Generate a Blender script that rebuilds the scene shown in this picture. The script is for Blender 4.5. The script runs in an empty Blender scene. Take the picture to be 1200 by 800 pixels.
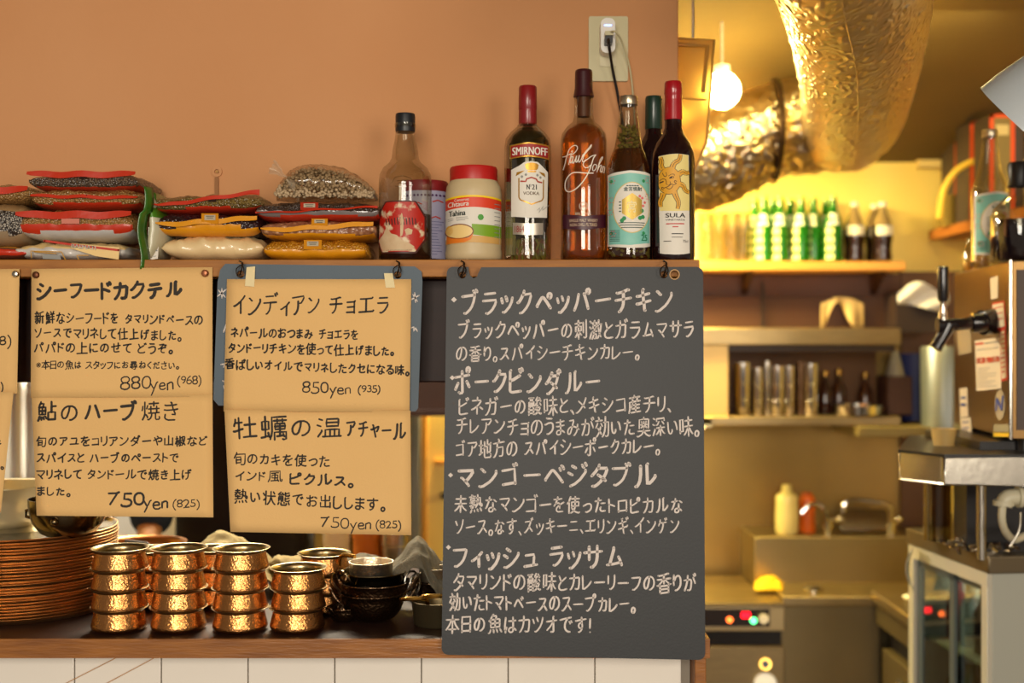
import bpy, bmesh, math, random
from mathutils import Vector, noise
from mathutils.geometry import tessellate_polygon
R = random.Random(7)
SC = bpy.context.scene
COL = SC.collection
PI = math.pi
F = 1400.0          # focal length in pixels of the 1200 px wide frame
CZ = 1.45           # camera height

# ---------------------------------------------------------------- camera
cam_d = bpy.data.cameras.new('camera'); cam = bpy.data.objects.new('camera', cam_d); COL.objects.link(cam)
cam.location = (0, 0, CZ); cam.rotation_euler = (PI/2, 0, 0)
cam_d.sensor_width = 36; cam_d.lens = 42
cam_d.dof.use_dof = True; cam_d.dof.focus_distance = 2.0; cam_d.dof.aperture_fstop = 2.1
cam_d.clip_start = 0.05
SC.camera = cam
# ---------------------------------------------------------------- world, exposure
w = bpy.data.worlds.new('world'); SC.world = w; w.use_nodes = True
w.node_tree.nodes['Background'].inputs[0].default_value = (1.0, .80, .62, 1)
w.node_tree.nodes['Background'].inputs[1].default_value = 0.22
SC.view_settings.view_transform = 'Standard'; SC.view_settings.look = 'None'
SC.view_settings.gamma = 1; SC.view_settings.use_curve_mapping = False
SC.view_settings.exposure = 0.1

def area(name, loc, target, sx, sy, power, col):
    d = bpy.data.lights.new(name, 'AREA'); d.shape = 'RECTANGLE'; d.size = sx; d.size_y = sy
    d.energy = power; d.color = col
    o = bpy.data.objects.new(name, d); COL.objects.link(o); o.location = loc
    o.rotation_euler = (Vector(target) - Vector(loc)).to_track_quat('-Z', 'Y').to_euler()
    return o
# daylight from the dining room's windows behind the camera
area('window_daylight', (-.35, -2.4, 1.95), (-.1, 2.0, 1.35), 1.4, 1.5, 112, (1, .91, .77))
area('door_daylight', (2.0, -2.2, 1.9), (.3, 2.2, 1.4), .9, 1.7, 55, (1, .89, .74))
# kitchen lamps built below, plus two added fill lights without a fitting
area('kitchen_tube_light', (.35, 3.55, 2.08), (.45, 3.75, 0), .55, .08, 54, (1, .78, .20))
area('kitchen_left_light', (-.55, 3.3, 2.15), (-.6, 3.5, 0), .9, .3, 95, (1, .88, .66))
area('kitchen_right_fill', (1.0, 2.9, 2.25), (1.0, 3.6, 0), .5, .3, 10, (1, .80, .30))  # added fill for the fridge and dispenser, no fitting stands here
area('under_cabinet_light', (.42, 3.72, 1.17), (.5, 3.75, 0), .35, .04, 7, (1, .80, .26))
area('fridge_strip_light', (1.22, 2.86, .89), (1.22, 2.86, 0), .05, .25, 1.6, (1, .93, .75))
area('yellow_door_fill', (-.22, 3.85, 1.62), (-.25, 3.95, .8), .3, .1, 85, (1, .76, .30))  # added light to brighten the yellow door; there is no window

# ---------------------------------------------------------------- helpers
def P(px, py, Y): return Vector(((px-600)*Y/F, Y, CZ+(400-py)*Y/F))
def X(px, Y): return (px-600)*Y/F
def Z(py, Y): return CZ+(400-py)*Y/F
def lin(c):
    return tuple((v/255/12.92 if v/255 <= .04045 else ((v/255+.055)/1.055)**2.4) for v in c[:3]) + (1,)

MATS = {}
def mat(name, col, rough=.5, metal=0, var=0, vs=8, col2=None, bump=0, bs=60, coat=0, trans=0, ior=1.45, emis=0, stretch=None, vor=0, spec=None, alpha=1, detail=4, ridge=False, bd=.004):
    """procedural principled material; var mixes towards col2 with noise, vor uses cells instead"""
    if name in MATS: return MATS[name]
    m = bpy.data.materials.new(name); m.use_nodes = True; MATS[name] = m
    nt = m.node_tree; b = nt.nodes['Principled BSDF']; L = nt.links.new
    b.inputs['Base Color'].default_value = lin(col); b.inputs['Roughness'].default_value = rough
    b.inputs['Metallic'].default_value = metal; b.inputs['IOR'].default_value = ior
    b.inputs['Transmission Weight'].default_value = trans; b.inputs['Coat Weight'].default_value = coat
    b.inputs['Coat Roughness'].default_value = .12
    if spec is not None: b.inputs['Specular IOR Level'].default_value = spec
    if alpha < 1: b.inputs['Alpha'].default_value = alpha
    if emis:
        b.inputs['Emission Color'].default_value = lin(col); b.inputs['Emission Strength'].default_value = emis
    if var or bump:
        tc = nt.nodes.new('ShaderNodeTexCoord'); mp = nt.nodes.new('ShaderNodeMapping')
        L(tc.outputs['Object'], mp.inputs[0])
        if stretch: mp.inputs['Scale'].default_value = stretch
    def tex(scale):
        if vor:
            t = nt.nodes.new('ShaderNodeTexVoronoi'); t.inputs['Scale'].default_value = scale
            L(mp.outputs[0], t.inputs['Vector']); return t.outputs['Distance'], t.outputs['Color']
        t = nt.nodes.new('ShaderNodeTexNoise'); t.inputs['Scale'].default_value = scale; t.inputs['Detail'].default_value = detail
        if ridge: t.noise_type = 'RIDGED_MULTIFRACTAL'; t.normalize = True
        L(mp.outputs[0], t.inputs['Vector']); return t.outputs['Fac'], t.outputs['Fac']
    if var:
        f, c = tex(vs)
        r = nt.nodes.new('ShaderNodeValToRGB'); L(f, r.inputs[0])
        lo, hi = (.0, .55) if vor else (.5-.28/max(var, .3)*.9, .5+.28/max(var, .3)*.9)
        r.color_ramp.elements[0].position = max(0, lo); r.color_ramp.elements[1].position = min(1, hi)
        a = lin(col); z = lin(col2) if col2 else tuple(v*(1-var) for v in a[:3])+(1,)
        r.color_ramp.elements[0].color = a; r.color_ramp.elements[1].color = z
        L(r.outputs[0], b.inputs['Base Color'])
    if bump:
        f, c = tex(bs)
        bp = nt.nodes.new('ShaderNodeBump'); bp.inputs['Strength'].default_value = abs(bump); bp.inputs['Distance'].default_value = bd
        bp.invert = bool(vor)
        L(f, bp.inputs['Height']); L(bp.outputs[0], b.inputs['Normal'])
        if coat: L(bp.outputs[0], b.inputs['Coat Normal'])
    return m
def clear(name, tint=(255, 255, 255), gloss=.12, rough=.05):
    """thin clear sheet: straight-through light plus a fresnel sheen"""
    if name in MATS: return MATS[name]
    m = bpy.data.materials.new(name); m.use_nodes = True; MATS[name] = m
    nt = m.node_tree; L = nt.links.new; nt.nodes.clear()
    o = nt.nodes.new('ShaderNodeOutputMaterial'); mx = nt.nodes.new('ShaderNodeMixShader')
    t = nt.nodes.new('ShaderNodeBsdfTransparent'); g = nt.nodes.new('ShaderNodeBsdfGlossy'); lw = nt.nodes.new('ShaderNodeLayerWeight')
    t.inputs[0].default_value = lin(tint); g.inputs['Roughness'].default_value = rough; lw.inputs[0].default_value = .35
    mr = nt.nodes.new('ShaderNodeMapRange'); mr.inputs['To Min'].default_value = gloss*.35; mr.inputs['To Max'].default_value = min(1, gloss*4)
    L(lw.outputs['Facing'], mr.inputs['Value']); L(mr.outputs[0], mx.inputs[0])
    L(t.outputs[0], mx.inputs[1]); L(g.outputs[0], mx.inputs[2]); L(mx.outputs[0], o.inputs[0])
    return m

class M:
    """mesh gatherer in world metres; build() links ONE object"""
    def __init__(s): s.v = []; s.f = []; s.m = []
    def add(s, vs, fs, mi=0):
        n = len(s.v); s.v += [Vector(a) for a in vs]; s.f += [tuple(i+n for i in f) for f in fs]; s.m += [mi]*len(fs)
        return s
    def box(s, x0, x1, y0, y1, z0, z1, mi=0):
        return s.add([(x, y, z) for z in (z0, z1) for y in (y0, y1) for x in (x0, x1)],
                     [(0, 2, 3, 1), (4, 5, 7, 6), (0, 1, 5, 4), (1, 3, 7, 5), (3, 2, 6, 7), (2, 0, 4, 6)], mi)
    def hexa(s, p, mi=0):   # 8 points: bottom ring of four, top ring of four
        return s.add(p, [(3, 2, 1, 0), (4, 5, 6, 7), (0, 1, 5, 4), (1, 2, 6, 5), (2, 3, 7, 6), (3, 0, 4, 7)], mi)
    def lathe(s, prof, cx, cy, z0, seg=32, mi=0, sx=1, sy=1, fn=None):
        rings = []; vs = []; fs = []
        for r, z in prof:
            if r <= 1e-6: rings.append([len(vs)]); vs.append(Vector((cx, cy, z0+z)))
            else:
                rings.append(list(range(len(vs), len(vs)+seg)))
                for k in range(seg):
                    a = 2*PI*k/seg; q = r*(fn(a, z) if fn else 1)
                    vs.append(Vector((cx+q*sx*math.cos(a), cy+q*sy*math.sin(a), z0+z)))
        for a, b in zip(rings[:-1], rings[1:]):
            for k in range(seg):
                j = (k+1) % seg
                if len(a) == 1 and len(b) == 1: continue
                if len(a) == 1: fs.append((a[0], b[j], b[k]))
                elif len(b) == 1: fs.append((a[k], a[j], b[0]))
                else: fs.append((a[k], a[j], b[j], b[k]))
        return s.add(vs, fs, mi)
    def tube(s, pts, r, seg=8, mi=0, cap=True, closed=False):
        pts = [Vector(p) for p in pts]; n = len(pts); rs = r if isinstance(r, (list, tuple)) else [r]*n
        vs = []; fs = []; up = None
        for i, p in enumerate(pts):
            d = (pts[(i+1) % n]-pts[i-1]) if closed else (pts[min(i+1, n-1)]-pts[max(i-1, 0)])
            d.normalize()
            if up is None:
                up = d.orthogonal().normalized()
            up = (up-d*up.dot(d)).normalized(); sd = d.cross(up)
            for k in range(seg):
                a = 2*PI*k/seg; vs.append(p+(up*math.cos(a)+sd*math.sin(a))*rs[i])
        for i in range(n if closed else n-1):
            for k in range(seg):
                j = (k+1) % seg; i2 = (i+1) % n
                fs.append((i*seg+k, i*seg+j, i2*seg+j, i2*seg+k))
        if cap and not closed:
            fs.append(tuple(range(seg))[::-1]); fs.append(tuple((n-1)*seg+k for k in range(seg)))
        return s.add(vs, fs, mi)
    def ball(s, c, r, seg=12, mi=0, sz=1):
        n = seg//2; return s.lathe([(r*math.sin(PI*i/n) if 0 < i < n else 0, -r*sz*math.cos(PI*i/n)) for i in range(n+1)], c[0], c[1], c[2], seg, mi)
    def grid(s, fn, nu, nv, mi=0):
        vs = [fn(i/nu, j/nv) for j in range(nv+1) for i in range(nu+1)]
        return s.add(vs, [(j*(nu+1)+i, j*(nu+1)+i+1, (j+1)*(nu+1)+i+1, (j+1)*(nu+1)+i) for j in range(nv) for i in range(nu)], mi)
    def plate(s, outline, f, th, holes=(), mi=0, d=(0, 1, 0)):
        """polygon with holes in picture-plane coordinates mapped by f, given thickness along d"""
        loops = [list(outline)]+[list(h) for h in holes]; flat = [p for l in loops for p in l]
        tris = tessellate_polygon([[Vector((a, b, 0)) for a, b in l] for l in loops])
        fr = [f(a, b) for a, b in flat]; D = Vector(d)*th; n = len(fr)
        fs = [tuple(t) for t in tris]+[tuple(i+n for i in t[::-1]) for t in tris]; o = 0
        for l in loops:
            k = len(l); fs += [(o+i, o+(i+1) % k, o+(i+1) % k+n, o+i+n) for i in range(k)]; o += k
        return s.add(fr+[p+D for p in fr], fs, mi)
    def strip(s, pts, w, f, mi=0, step=2.0, cap=True):
        """pen stroke of width w along pts (picture-plane units), laid on the surface f"""
        q = []
        for a, b in zip(pts[:-1], pts[1:]):
            n = max(1, int(math.hypot(b[0]-a[0], b[1]-a[1])/step))
            q += [(a[0]+(b[0]-a[0])*k/n, a[1]+(b[1]-a[1])*k/n) for k in range(n)]
        q.append(tuple(pts[-1])); h = w/2
        if len(q) > 1:
            vs = []; N = len(q)
            for i in range(N):
                a = q[max(0, i-1)]; b = q[min(N-1, i+1)]; dx, dy = b[0]-a[0], b[1]-a[1]; l = math.hypot(dx, dy) or 1
                nx, ny = -dy/l*h, dx/l*h
                vs += [f(q[i][0]+nx, q[i][1]+ny), f(q[i][0]-nx, q[i][1]-ny)]
            s.add(vs, [(2*i, 2*i+1, 2*i+3, 2*i+2) for i in range(N-1)], mi)
        if cap:
            for c in (q[0], q[-1]):
                s.add([f(c[0]+h*math.cos(t*PI/3), c[1]+h*math.sin(t*PI/3)) for t in range(6)], [(0, 1, 2, 3, 4, 5)], mi)
        return s
    def fill(s, poly, f, mi=0, step=2.5):
        """filled polygon laid on a curved surface: sliced into columns"""
        x0 = min(p[0] for p in poly); x1 = max(p[0] for p in poly); n = max(2, int((x1-x0)/step))
        def span(x):
            ys = []
            for a, b in zip(poly, poly[1:]+poly[:1]):
                if (a[0]-x)*(b[0]-x) <= 0 and a[0] != b[0]:
                    ys.append(a[1]+(b[1]-a[1])*(x-a[0])/(b[0]-a[0]))
            return (min(ys), max(ys)) if ys else None
        rows = []
        for i in range(n+1):
            x = x0+(x1-x0)*min(max(i/n, .001), .999); sp = span(x)
            if sp: rows.append((x, sp))
        vs = []
        for x, (a, b) in rows: vs += [f(x, a), f(x, b)]
        return s.add(vs, [(2*i, 2*i+1, 2*i+3, 2*i+2) for i in range(len(rows)-1)], mi)
    def build(s, name, mats, parent=None, origin=None, smooth=35, bevel=0, bseg=2):
        o0 = Vector(origin) if origin is not None else (wloc(parent) if parent else Vector((0, 0, 0)))
        me = bpy.data.meshes.new(name); me.from_pydata([v-o0 for v in s.v], [], s.f)
        for m_ in (mats if isinstance(mats, (list, tuple)) else [mats]): me.materials.append(m_)
        for p, i in zip(me.polygons, s.m): p.material_index = i
        if smooth: me.shade_smooth(); me.set_sharp_from_angle(angle=math.radians(smooth))
        me.update()
        o = bpy.data.objects.new(name, me); COL.objects.link(o)
        if parent: o.parent = parent; o.location = o0-wloc(parent)
        else: o.location = o0
        if bevel:
            b = o.modifiers.new('bevel', 'BEVEL'); b.width = bevel; b.segments = bseg; b.limit_method = 'ANGLE'
        return o
def wloc(o):
    v = Vector((0, 0, 0))
    while o: v += o.location; o = o.parent
    return v
def tag(o, label=None, cat=None, group=None, kind=None):
    if label: o['label'] = label
    if cat: o['category'] = cat
    if group: o['group'] = group
    if kind: o['kind'] = kind
    return o
def thing(name, label, cat, loc, group=None):
    o = bpy.data.objects.new(name, None); COL.objects.link(o); o.location = loc; o.empty_display_size = .05
    return tag(o, label, cat, group)
def struct(o): return tag(o, kind='structure')
def dup(root, loc=None, rz=None, label=None):
    r = root.copy(); COL.objects.link(r)
    if loc is not None: r.location = loc
    if rz is not None: r.rotation_euler = (0, 0, rz)
    if label: r['label'] = label
    for ch in list(root.children):
        c = ch.copy(); COL.objects.link(c); c.parent = r
        for g in list(ch.children):
            d = g.copy(); COL.objects.link(d); d.parent = c
    return r
def circle(cx, cy, r, n=20, ry=None): return [(cx+r*math.cos(2*PI*k/n), cy+(ry or r)*math.sin(2*PI*k/n)) for k in range(n)]
def rrect(x0, y0, x1, y1, r, n=5):
    o = []
    for cx, cy, a0 in ((x1-r, y0+r, -PI/2), (x1-r, y1-r, 0), (x0+r, y1-r, PI/2), (x0+r, y0+r, PI)):
        o += [(cx+r*math.cos(a0+PI/2*k/n), cy+r*math.sin(a0+PI/2*k/n)) for k in range(n+1)]
    return o
def smoothpath(pts, n=5):
    o = []
    for i in range(len(pts)-1):
        a, b, c, d = pts[max(i-1, 0)], pts[i], pts[i+1], pts[min(i+2, len(pts)-1)]
        for k in range(n):
            t = k/n
            o.append(tuple(.5*((2*b[j])+(-a[j]+c[j])*t+(2*a[j]-5*b[j]+4*c[j]-d[j])*t*t+(-a[j]+3*b[j]-3*c[j]+d[j])*t**3) for j in range(len(b))))
    o.append(tuple(pts[-1])); return o

# ---- printed lettering from the built-in font
_tc = {}
def textgeo(t):
    if t in _tc: return _tc[t]
    cu = bpy.data.curves.new('t', 'FONT'); cu.body = t; cu.resolution_u = 3
    o = bpy.data.objects.new('t', cu); COL.objects.link(o); bpy.context.view_layer.update()
    me = bpy.data.meshes.new_from_object(o.evaluated_get(bpy.context.evaluated_depsgraph_get()))
    vs = [(v.co.x, v.co.y) for v in me.vertices]; fs = [tuple(p.vertices) for p in me.polygons]
    bpy.data.objects.remove(o); bpy.data.curves.remove(cu); bpy.data.meshes.remove(me)
    x0 = min(v[0] for v in vs); x1 = max(v[0] for v in vs); y0 = min(v[1] for v in vs); y1 = max(v[1] for v in vs)
    _tc[t] = ([((v[0]-x0)/(x1-x0), (v[1]-y0)/(y1-y0)) for v in vs], fs); return _tc[t]
def printed(m, t, x0, x1, yt, yb, f, mi=0, slope=0, shear=0, bold=0):
    vs, fs = textgeo(t)
    for b in ((0,) if not bold else (-bold, bold)):
        m.add([f(x0+(x1-x0)*u+shear*v*(yb-yt)+b, yb+(yt-yb)*v+slope*u) for u, v in vs], fs, mi)
    return m
# ---- handwriting: pen paths per character
GLY = {}
for row in [
[33,[16,6,17,6],[15,27,16,71]],
[40,[33,-25,28,-21,17,1,14,13,13,29,16,50,21,63,30,77,34,79]],
[41,[4,-26,15,-11,20,2,23,17,22,45,18,58,8,76]],
[48,[29,4,20,7,16,11,13,15,9,30,9,48,13,63,21,72,24,73,34,73,41,68,46,58,48,47,47,24,43,13,38,7,29,4]],
[50,[8,1,19,5],[19,5,21,15,31,27,40,43,42,53,41,63,33,72,24,74,9,69,6,61],[19,5,47,5]],
[51,[9,13,10,9,13,6,22,4,31,5,38,9,42,16,43,24,42,30,37,36,34,37,33,41],[26,40,33,41],[33,41,39,48,41,53,40,66,32,73,23,74,14,72]],
[53,[7,13,8,9,12,6,27,4,37,8,43,15,44,29,40,37,30,43,16,44,16,73,41,73]],
[54,[14,38,15,48,18,54,31,69,37,72],[14,38,37,39,41,37,47,29,47,17,45,12,40,7,31,4,21,6,17,9,13,14,11,21,11,35,14,38]],
[55,[18,6,44,64,45,72],[45,72,11,73],[45,72,55,78]],
[56,[20,40,13,49,11,59,13,66,23,73,36,73,40,71,46,63,46,52,40,44,39,40],[20,40,39,40],[20,40,18,36,15,35,11,30,10,18,12,12,16,8,27,4,39,6,47,15,47,28,45,32,40,36,39,40]],
[57,[23,7,35,18,40,25,43,32,44,41],[44,41,29,39,18,41,12,47,10,53,12,66,22,73,34,73,40,70,46,61,47,54,47,47,44,41]],
[101,[49,11,44,6,38,4,23,5,19,7,12,15,10,28],[10,28,13,40,19,46,27,48,36,47,41,44,46,31,45,28,10,28]],
[110,[12,5,12,42],[45,5,45,37,42,44,37,48,29,48,24,47,21,44,12,42]],
[121,[10,-23,24,7,26,18],[26,18,21,20,8,47],[26,18,30,20,42,47,49,51]],
[8251,[37,14,38,14],[19,20,37,38],[55,20,37,38],[37,38,37,40],[12,39,13,39],[61,39,62,39],[37,40,19,57],[37,40,55,57],[37,63,38,63]],
[12289,[32,0,28,6,16,18,14,18]],
[12290,[19,-4,14,-2,10,2,8,7,8,14,13,22,19,25,26,25,34,20,37,14,37,8,31,-2,26,-4,19,-4]],
[12356,[100,24,98,38,92,57,86,69,82,73,78,74],[56,28,56,19,48,7,39,5,30,10,25,20,21,35,19,76]],
[12358,[39,1,48,0,63,5,75,12,82,19,87,31,86,47,84,51,78,56,66,59,48,58,27,52,23,53],[77,80,40,84,37,86]],
[12362,[60,5,64,2,73,2,87,8,94,17,95,26,93,34,87,40,79,43,58,43,42,40],[41,36,41,5,39,2,27,3,18,10,18,22,29,32,41,36],[41,36,42,40],[42,40,41,66],[101,64,85,73],[41,66,42,68],[41,66,19,66,15,70],[42,68,42,87],[42,68,47,67,65,70,69,75]],
[12364,[17,2,30,30,37,52,38,61],[42,2,58,1,64,5,69,18,72,46,70,57,66,61,40,63],[103,38,101,45,87,71],[13,60,38,61],[38,61,40,63],[40,63,42,85],[97,78,94,79,89,89,87,89],[107,83,102,93,98,94]],
[12365,[80,0,46,-1,34,3,29,7,26,13,28,28],[66,28,83,27,82,32,76,42,75,51],[22,51,37,49,71,51],[71,51,75,51],[71,51,65,74],[75,51,94,55],[63,74,65,74],[63,74,32,73,25,75],[63,74,61,87,57,89],[65,74,87,78]],
[12367,[76,0,63,13,38,33,32,39,30,44,32,50,36,54,73,85,81,85]],
[12370,[56,-2,61,-3,72,7,76,13,80,30,81,59],[22,2,21,14],[21,14,18,16,17,21,17,54,21,82,27,86],[21,14,26,17,30,31],[50,59,81,59],[81,59,79,84],[81,59,99,60],[97,77,93,87],[109,81,105,90]],
[12373,[84,3,78,0,46,0,35,4,29,9,26,15,26,24,29,35],[66,34,85,34,84,39,72,60,71,68],[23,67,59,66,68,68],[68,68,64,86,63,88,60,88],[68,68,71,68],[71,68,95,72]],
[12375,[97,25,97,19,87,9,72,1,64,-1,47,-1,36,6,32,15,32,50,33,85,38,89]],
[12377,[37,1,43,-1,58,7,66,16,66,21],[64,21,63,20,62,22],[64,21,62,22],[64,21,66,21],[66,21,70,31,70,40,67,53],[62,22,50,23,45,25,40,32,39,40,42,48,47,52,53,54,67,53],[67,53,67,72],[16,71,67,72],[67,72,67,86],[67,72,103,72]],
[12379,[88,4,54,2,47,3,38,7,35,14,34,24,35,55],[62,30,73,29,78,32,80,59],[10,54,15,53,35,55],[35,55,35,56],[35,56,35,80],[35,56,80,59],[80,59,80,60],[80,60,80,85],[80,60,101,61]],
[12382,[76,0,62,0,53,3,44,11,42,16,43,29,50,37,50,39],[50,39,48,45],[50,39,53,40,55,46],[12,42,39,46],[48,45,55,46],[48,45,39,46],[39,46,41,53,66,73,69,76,71,82],[55,46,68,48,93,48],[87,62,83,70],[101,65,95,75],[71,82,60,83,32,81,28,83],[71,82,77,82]],
[12383,[21,2,35,40,39,55,40,67],[100,3,74,2,63,6,58,14,59,24,63,27],[66,51,98,51],[16,67,40,67],[40,67,43,69],[43,69,44,85],[43,69,65,71]],
[12384,[17,0,32,40,37,66],[101,6,96,1,68,1,60,4,56,8,55,21],[63,50,95,50],[13,65,37,66],[37,66,39,67],[39,67,41,84],[39,67,60,69,65,74],[91,72,86,81],[104,76,98,87]],
[12387,[45,4,49,2,55,2,73,7,85,14,91,22,93,31,92,41,90,45,79,53,57,53,25,43]],
[12388,[45,7,59,8,70,11,82,16,92,24,96,30,99,40,99,50,95,60,82,69,64,70,42,66,16,57]],
[12390,[85,1,72,4,62,9,54,16,49,26,48,41,51,51,55,59,62,67,67,70,69,76],[15,72,59,77,69,76],[69,76,77,78,96,79]],
[12391,[84,1,72,3,60,9,53,16,48,26,48,43,51,52,61,66,66,69,68,75],[89,45,86,52,82,56],[102,50,96,60],[14,71,55,76,68,75],[68,75,74,77,95,78]],
[12392,[91,4,65,1,46,2,36,6,31,11,28,16,28,25,30,31,33,36,45,46,47,51],[47,51,33,83],[47,51,56,53,87,70]],
[12393,[93,7,89,2,74,0,46,0,31,6,25,15,25,24,31,36,37,42,43,45,45,50],[45,50,35,68,30,82,28,82],[45,50,52,51,81,67],[93,76,89,85],[107,79,101,90]],
[12394,[98,9,87,17,76,20],[76,20,75,6,71,1,67,-1,51,-1,46,1,42,6,42,16,47,21,56,24,75,23],[76,20,75,23],[15,21,19,23,26,34,37,56,40,68],[75,23,74,51],[101,59,82,70],[16,68,40,68],[40,68,43,70],[43,70,45,87],[43,70,47,69,62,72]],
[12395,[22,1,22,15],[98,7,70,5,58,8,53,12,51,17,52,27],[22,15,20,15,18,23,18,42,24,82],[22,15,28,19,31,31],[57,72,95,72]],
[12397,[35,-1,34,41],[12,12,13,19,22,30,24,35,28,39,34,41],[101,17,94,19],[94,19,94,22],[94,19,92,18,92,14,89,9,79,3,69,3,63,5,59,9,58,14,61,23,71,27,79,27,94,22],[94,22,96,33,95,55,88,67,82,70,66,69,56,64,45,55,37,53],[34,41,37,53],[37,53,36,67],[14,65,36,67],[36,67,38,68,38,87,43,91]],
[12398,[62,2,68,2,77,5,92,16,98,28,100,41,97,56,88,69,73,77,59,77],[59,77,55,49,46,23,43,18,35,11,25,12,20,16,15,28,15,44,20,56,29,67,38,73,48,77,59,77]],
[12399,[21,1,21,14],[103,11,93,19,82,22],[21,14,19,14,17,21,17,42,23,84],[21,14,26,17,30,30],[82,22,81,8,77,3,72,1,64,0,55,2,48,8,47,12,50,21,56,25,67,27,82,25],[82,22,82,25],[82,25,81,63],[81,63,81,64],[81,63,49,64],[81,64,80,84],[81,64,101,65]],
[12400,[18,-1,18,12],[100,10,90,18,80,20],[18,12,15,14,14,38,20,83],[18,12,23,15,28,28,27,29],[80,20,78,6,71,0,55,0,50,2,45,8,45,17,54,24,79,24],[80,20,79,24],[79,24,78,62],[48,62,78,62],[78,62,78,82],[78,62,96,63,102,68],[96,77,92,87],[108,80,104,90]],
[12414,[94,7,85,14,71,21,62,22],[62,22,61,5,57,1,52,-1,34,0,27,5,25,10,26,17,36,24,62,24],[62,22,62,24],[62,24,61,48],[61,48,61,72],[61,48,36,48,25,50],[61,48,92,50],[61,72,61,86],[61,72,25,74],[61,72,93,75]],
[12415,[60,-1,65,-1,81,13,87,23,90,32],[103,27,98,29,97,31,90,32],[90,32,90,36],[90,36,65,45,52,47],[90,36,93,54],[47,46,46,38,33,13,26,9,18,10,14,14,12,20,15,32,22,39,31,44,38,46,47,46],[47,46,52,47],[52,47,53,56,62,74,63,80,31,80]],
[12420,[56,1,47,32,37,56],[64,36,72,34,84,34,91,36,97,41,99,44,100,55,99,61,93,67,85,70,73,70,61,67,43,59,39,59,37,56],[14,47,35,56],[35,56,33,63,25,77],[35,56,37,56],[60,83,53,88]],
[12426,[43,0,53,1,65,6,71,10,80,20,84,28,86,39,86,54,84,64,81,71,74,78,70,80,59,80,49,75,43,69,37,58,31,55],[30,30,29,48,31,55],[31,55,29,57,29,62,32,86]],
[12427,[71,2,82,4,91,13,93,18,92,35,84,44,74,48,47,48],[71,2,70,0,66,-1,45,1,39,7,39,17,46,22,58,22,65,18,68,14,71,2],[20,29,39,45,47,48],[47,48,49,55,67,69,72,74,74,80],[31,80,74,80]],
[12434,[89,0,53,-1,46,1,39,6,37,10,39,22,55,35,63,36],[64,20,63,36],[18,35,31,49,33,49],[63,36,63,42],[63,42,62,47,55,52,33,49],[63,42,73,43,77,46,96,53],[33,49,34,56,40,65,41,73],[41,73,17,74],[41,73,46,74],[46,74,47,87],[46,74,51,73,80,76]],
[12450,[26,2,31,2,39,7,48,17,52,25,55,37,56,58],[68,48,76,48,89,60,96,70,96,78,18,78]],
[12451,[59,-3,59,41],[19,27,26,28,52,40,59,41],[59,41,63,47,78,58]],
[12452,[63,2,63,56],[15,39,23,40,43,48,55,55,63,56],[63,56,65,61,81,72,92,83]],
[12456,[13,10,57,10],[57,10,57,71],[57,10,101,10,105,14],[57,71,20,72],[57,71,95,72,99,76]],
[12458,[51,2,68,1,71,4,72,39,71,54,69,56],[18,15,44,33,60,49,62,53,69,56],[69,56,69,63],[69,63,66,65,19,65],[69,63,71,65],[71,65,71,86,75,90],[71,65,98,65]],
[12459,[21,4,28,8,42,26,49,45,52,65],[62,5,64,3,82,3,86,6,91,28,93,62,89,65,53,65],[18,65,52,65],[52,65,53,65],[53,65,53,85]],
[12460,[14,2,19,2,23,6,25,6,38,22,47,45,49,64],[61,2,80,2,83,4,88,21,91,61,87,64,50,64],[17,64,49,64],[49,64,50,64],[50,64,50,85],[91,76,85,87],[105,80,98,91]],
[12461,[69,-1,67,-1,65,2,60,34],[17,28,28,28,47,32,55,32,58,34],[58,34,53,65],[58,34,60,34],[60,34,98,40],[16,61,29,61,52,65],[52,65,49,86],[52,65,53,65],[53,65,89,71],[49,86,53,90]],
[12462,[67,-4,63,-1,57,31],[15,25,56,31],[56,31,56,32],[56,31,57,31],[57,31,57,32],[56,32,51,63],[56,32,57,32],[57,32,94,37,99,43],[17,59,27,59,50,63],[50,63,47,83],[50,63,51,63],[51,63,86,69],[91,79,85,90],[47,83,43,86],[47,83,51,88],[103,85,98,94]],
[12463,[27,2,37,2,46,6,62,17,74,29,81,39,91,61,91,71,49,72],[16,45,20,45,28,51,38,61,45,71,49,72],[49,72,54,87]],
[12466,[33,0,39,-1,40,1,42,1,58,19,66,40,68,62],[21,46,30,61,34,63],[68,62,34,63],[68,62,99,62],[34,63,38,83],[92,76,90,82,85,87],[105,81,100,91]],
[12467,[92,4,92,10],[22,10,92,10],[92,10,91,74,23,74]],
[12468,[90,1,90,6],[22,6,90,6],[90,6,89,70,22,70],[88,82,83,91],[103,85,98,94]],
[12469,[46,2,53,1,67,11,71,17,75,26,78,41,78,61],[36,32,36,61],[12,61,36,61],[36,61,36,83],[36,61,78,61],[78,61,78,84],[78,61,101,61]],
[12471,[19,5,30,3,51,11,67,20,91,41,99,51,100,58],[36,44,35,47,19,56],[53,71,36,82]],
[12472,[25,2,47,9,72,24,96,48,98,51,98,59],[35,45,17,55],[91,69,87,71,83,80],[52,71,36,80],[103,76,98,86]],
[12473,[96,4,92,10,85,16,85,18,68,34,65,35],[15,5,21,4,31,9,47,21,60,34,65,35],[65,35,68,44,80,62,83,74,81,76,26,76]],
[12474,[94,2,88,10,67,31,63,33],[13,3,19,2,27,6,46,20,58,32,63,33],[63,33,65,41,78,61,80,73],[80,73,89,75,92,79,87,89],[80,73,24,74],[105,83,99,94]],
[12475,[97,9,92,4,74,2,53,2,44,5,40,10,40,54],[74,33,91,56,92,64,83,64,47,56,40,56],[13,50,40,54],[40,54,40,56],[40,56,39,85]],
[12477,[34,4,40,3,46,6,61,17,71,28,84,51,91,79],[35,52,22,76]],
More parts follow.
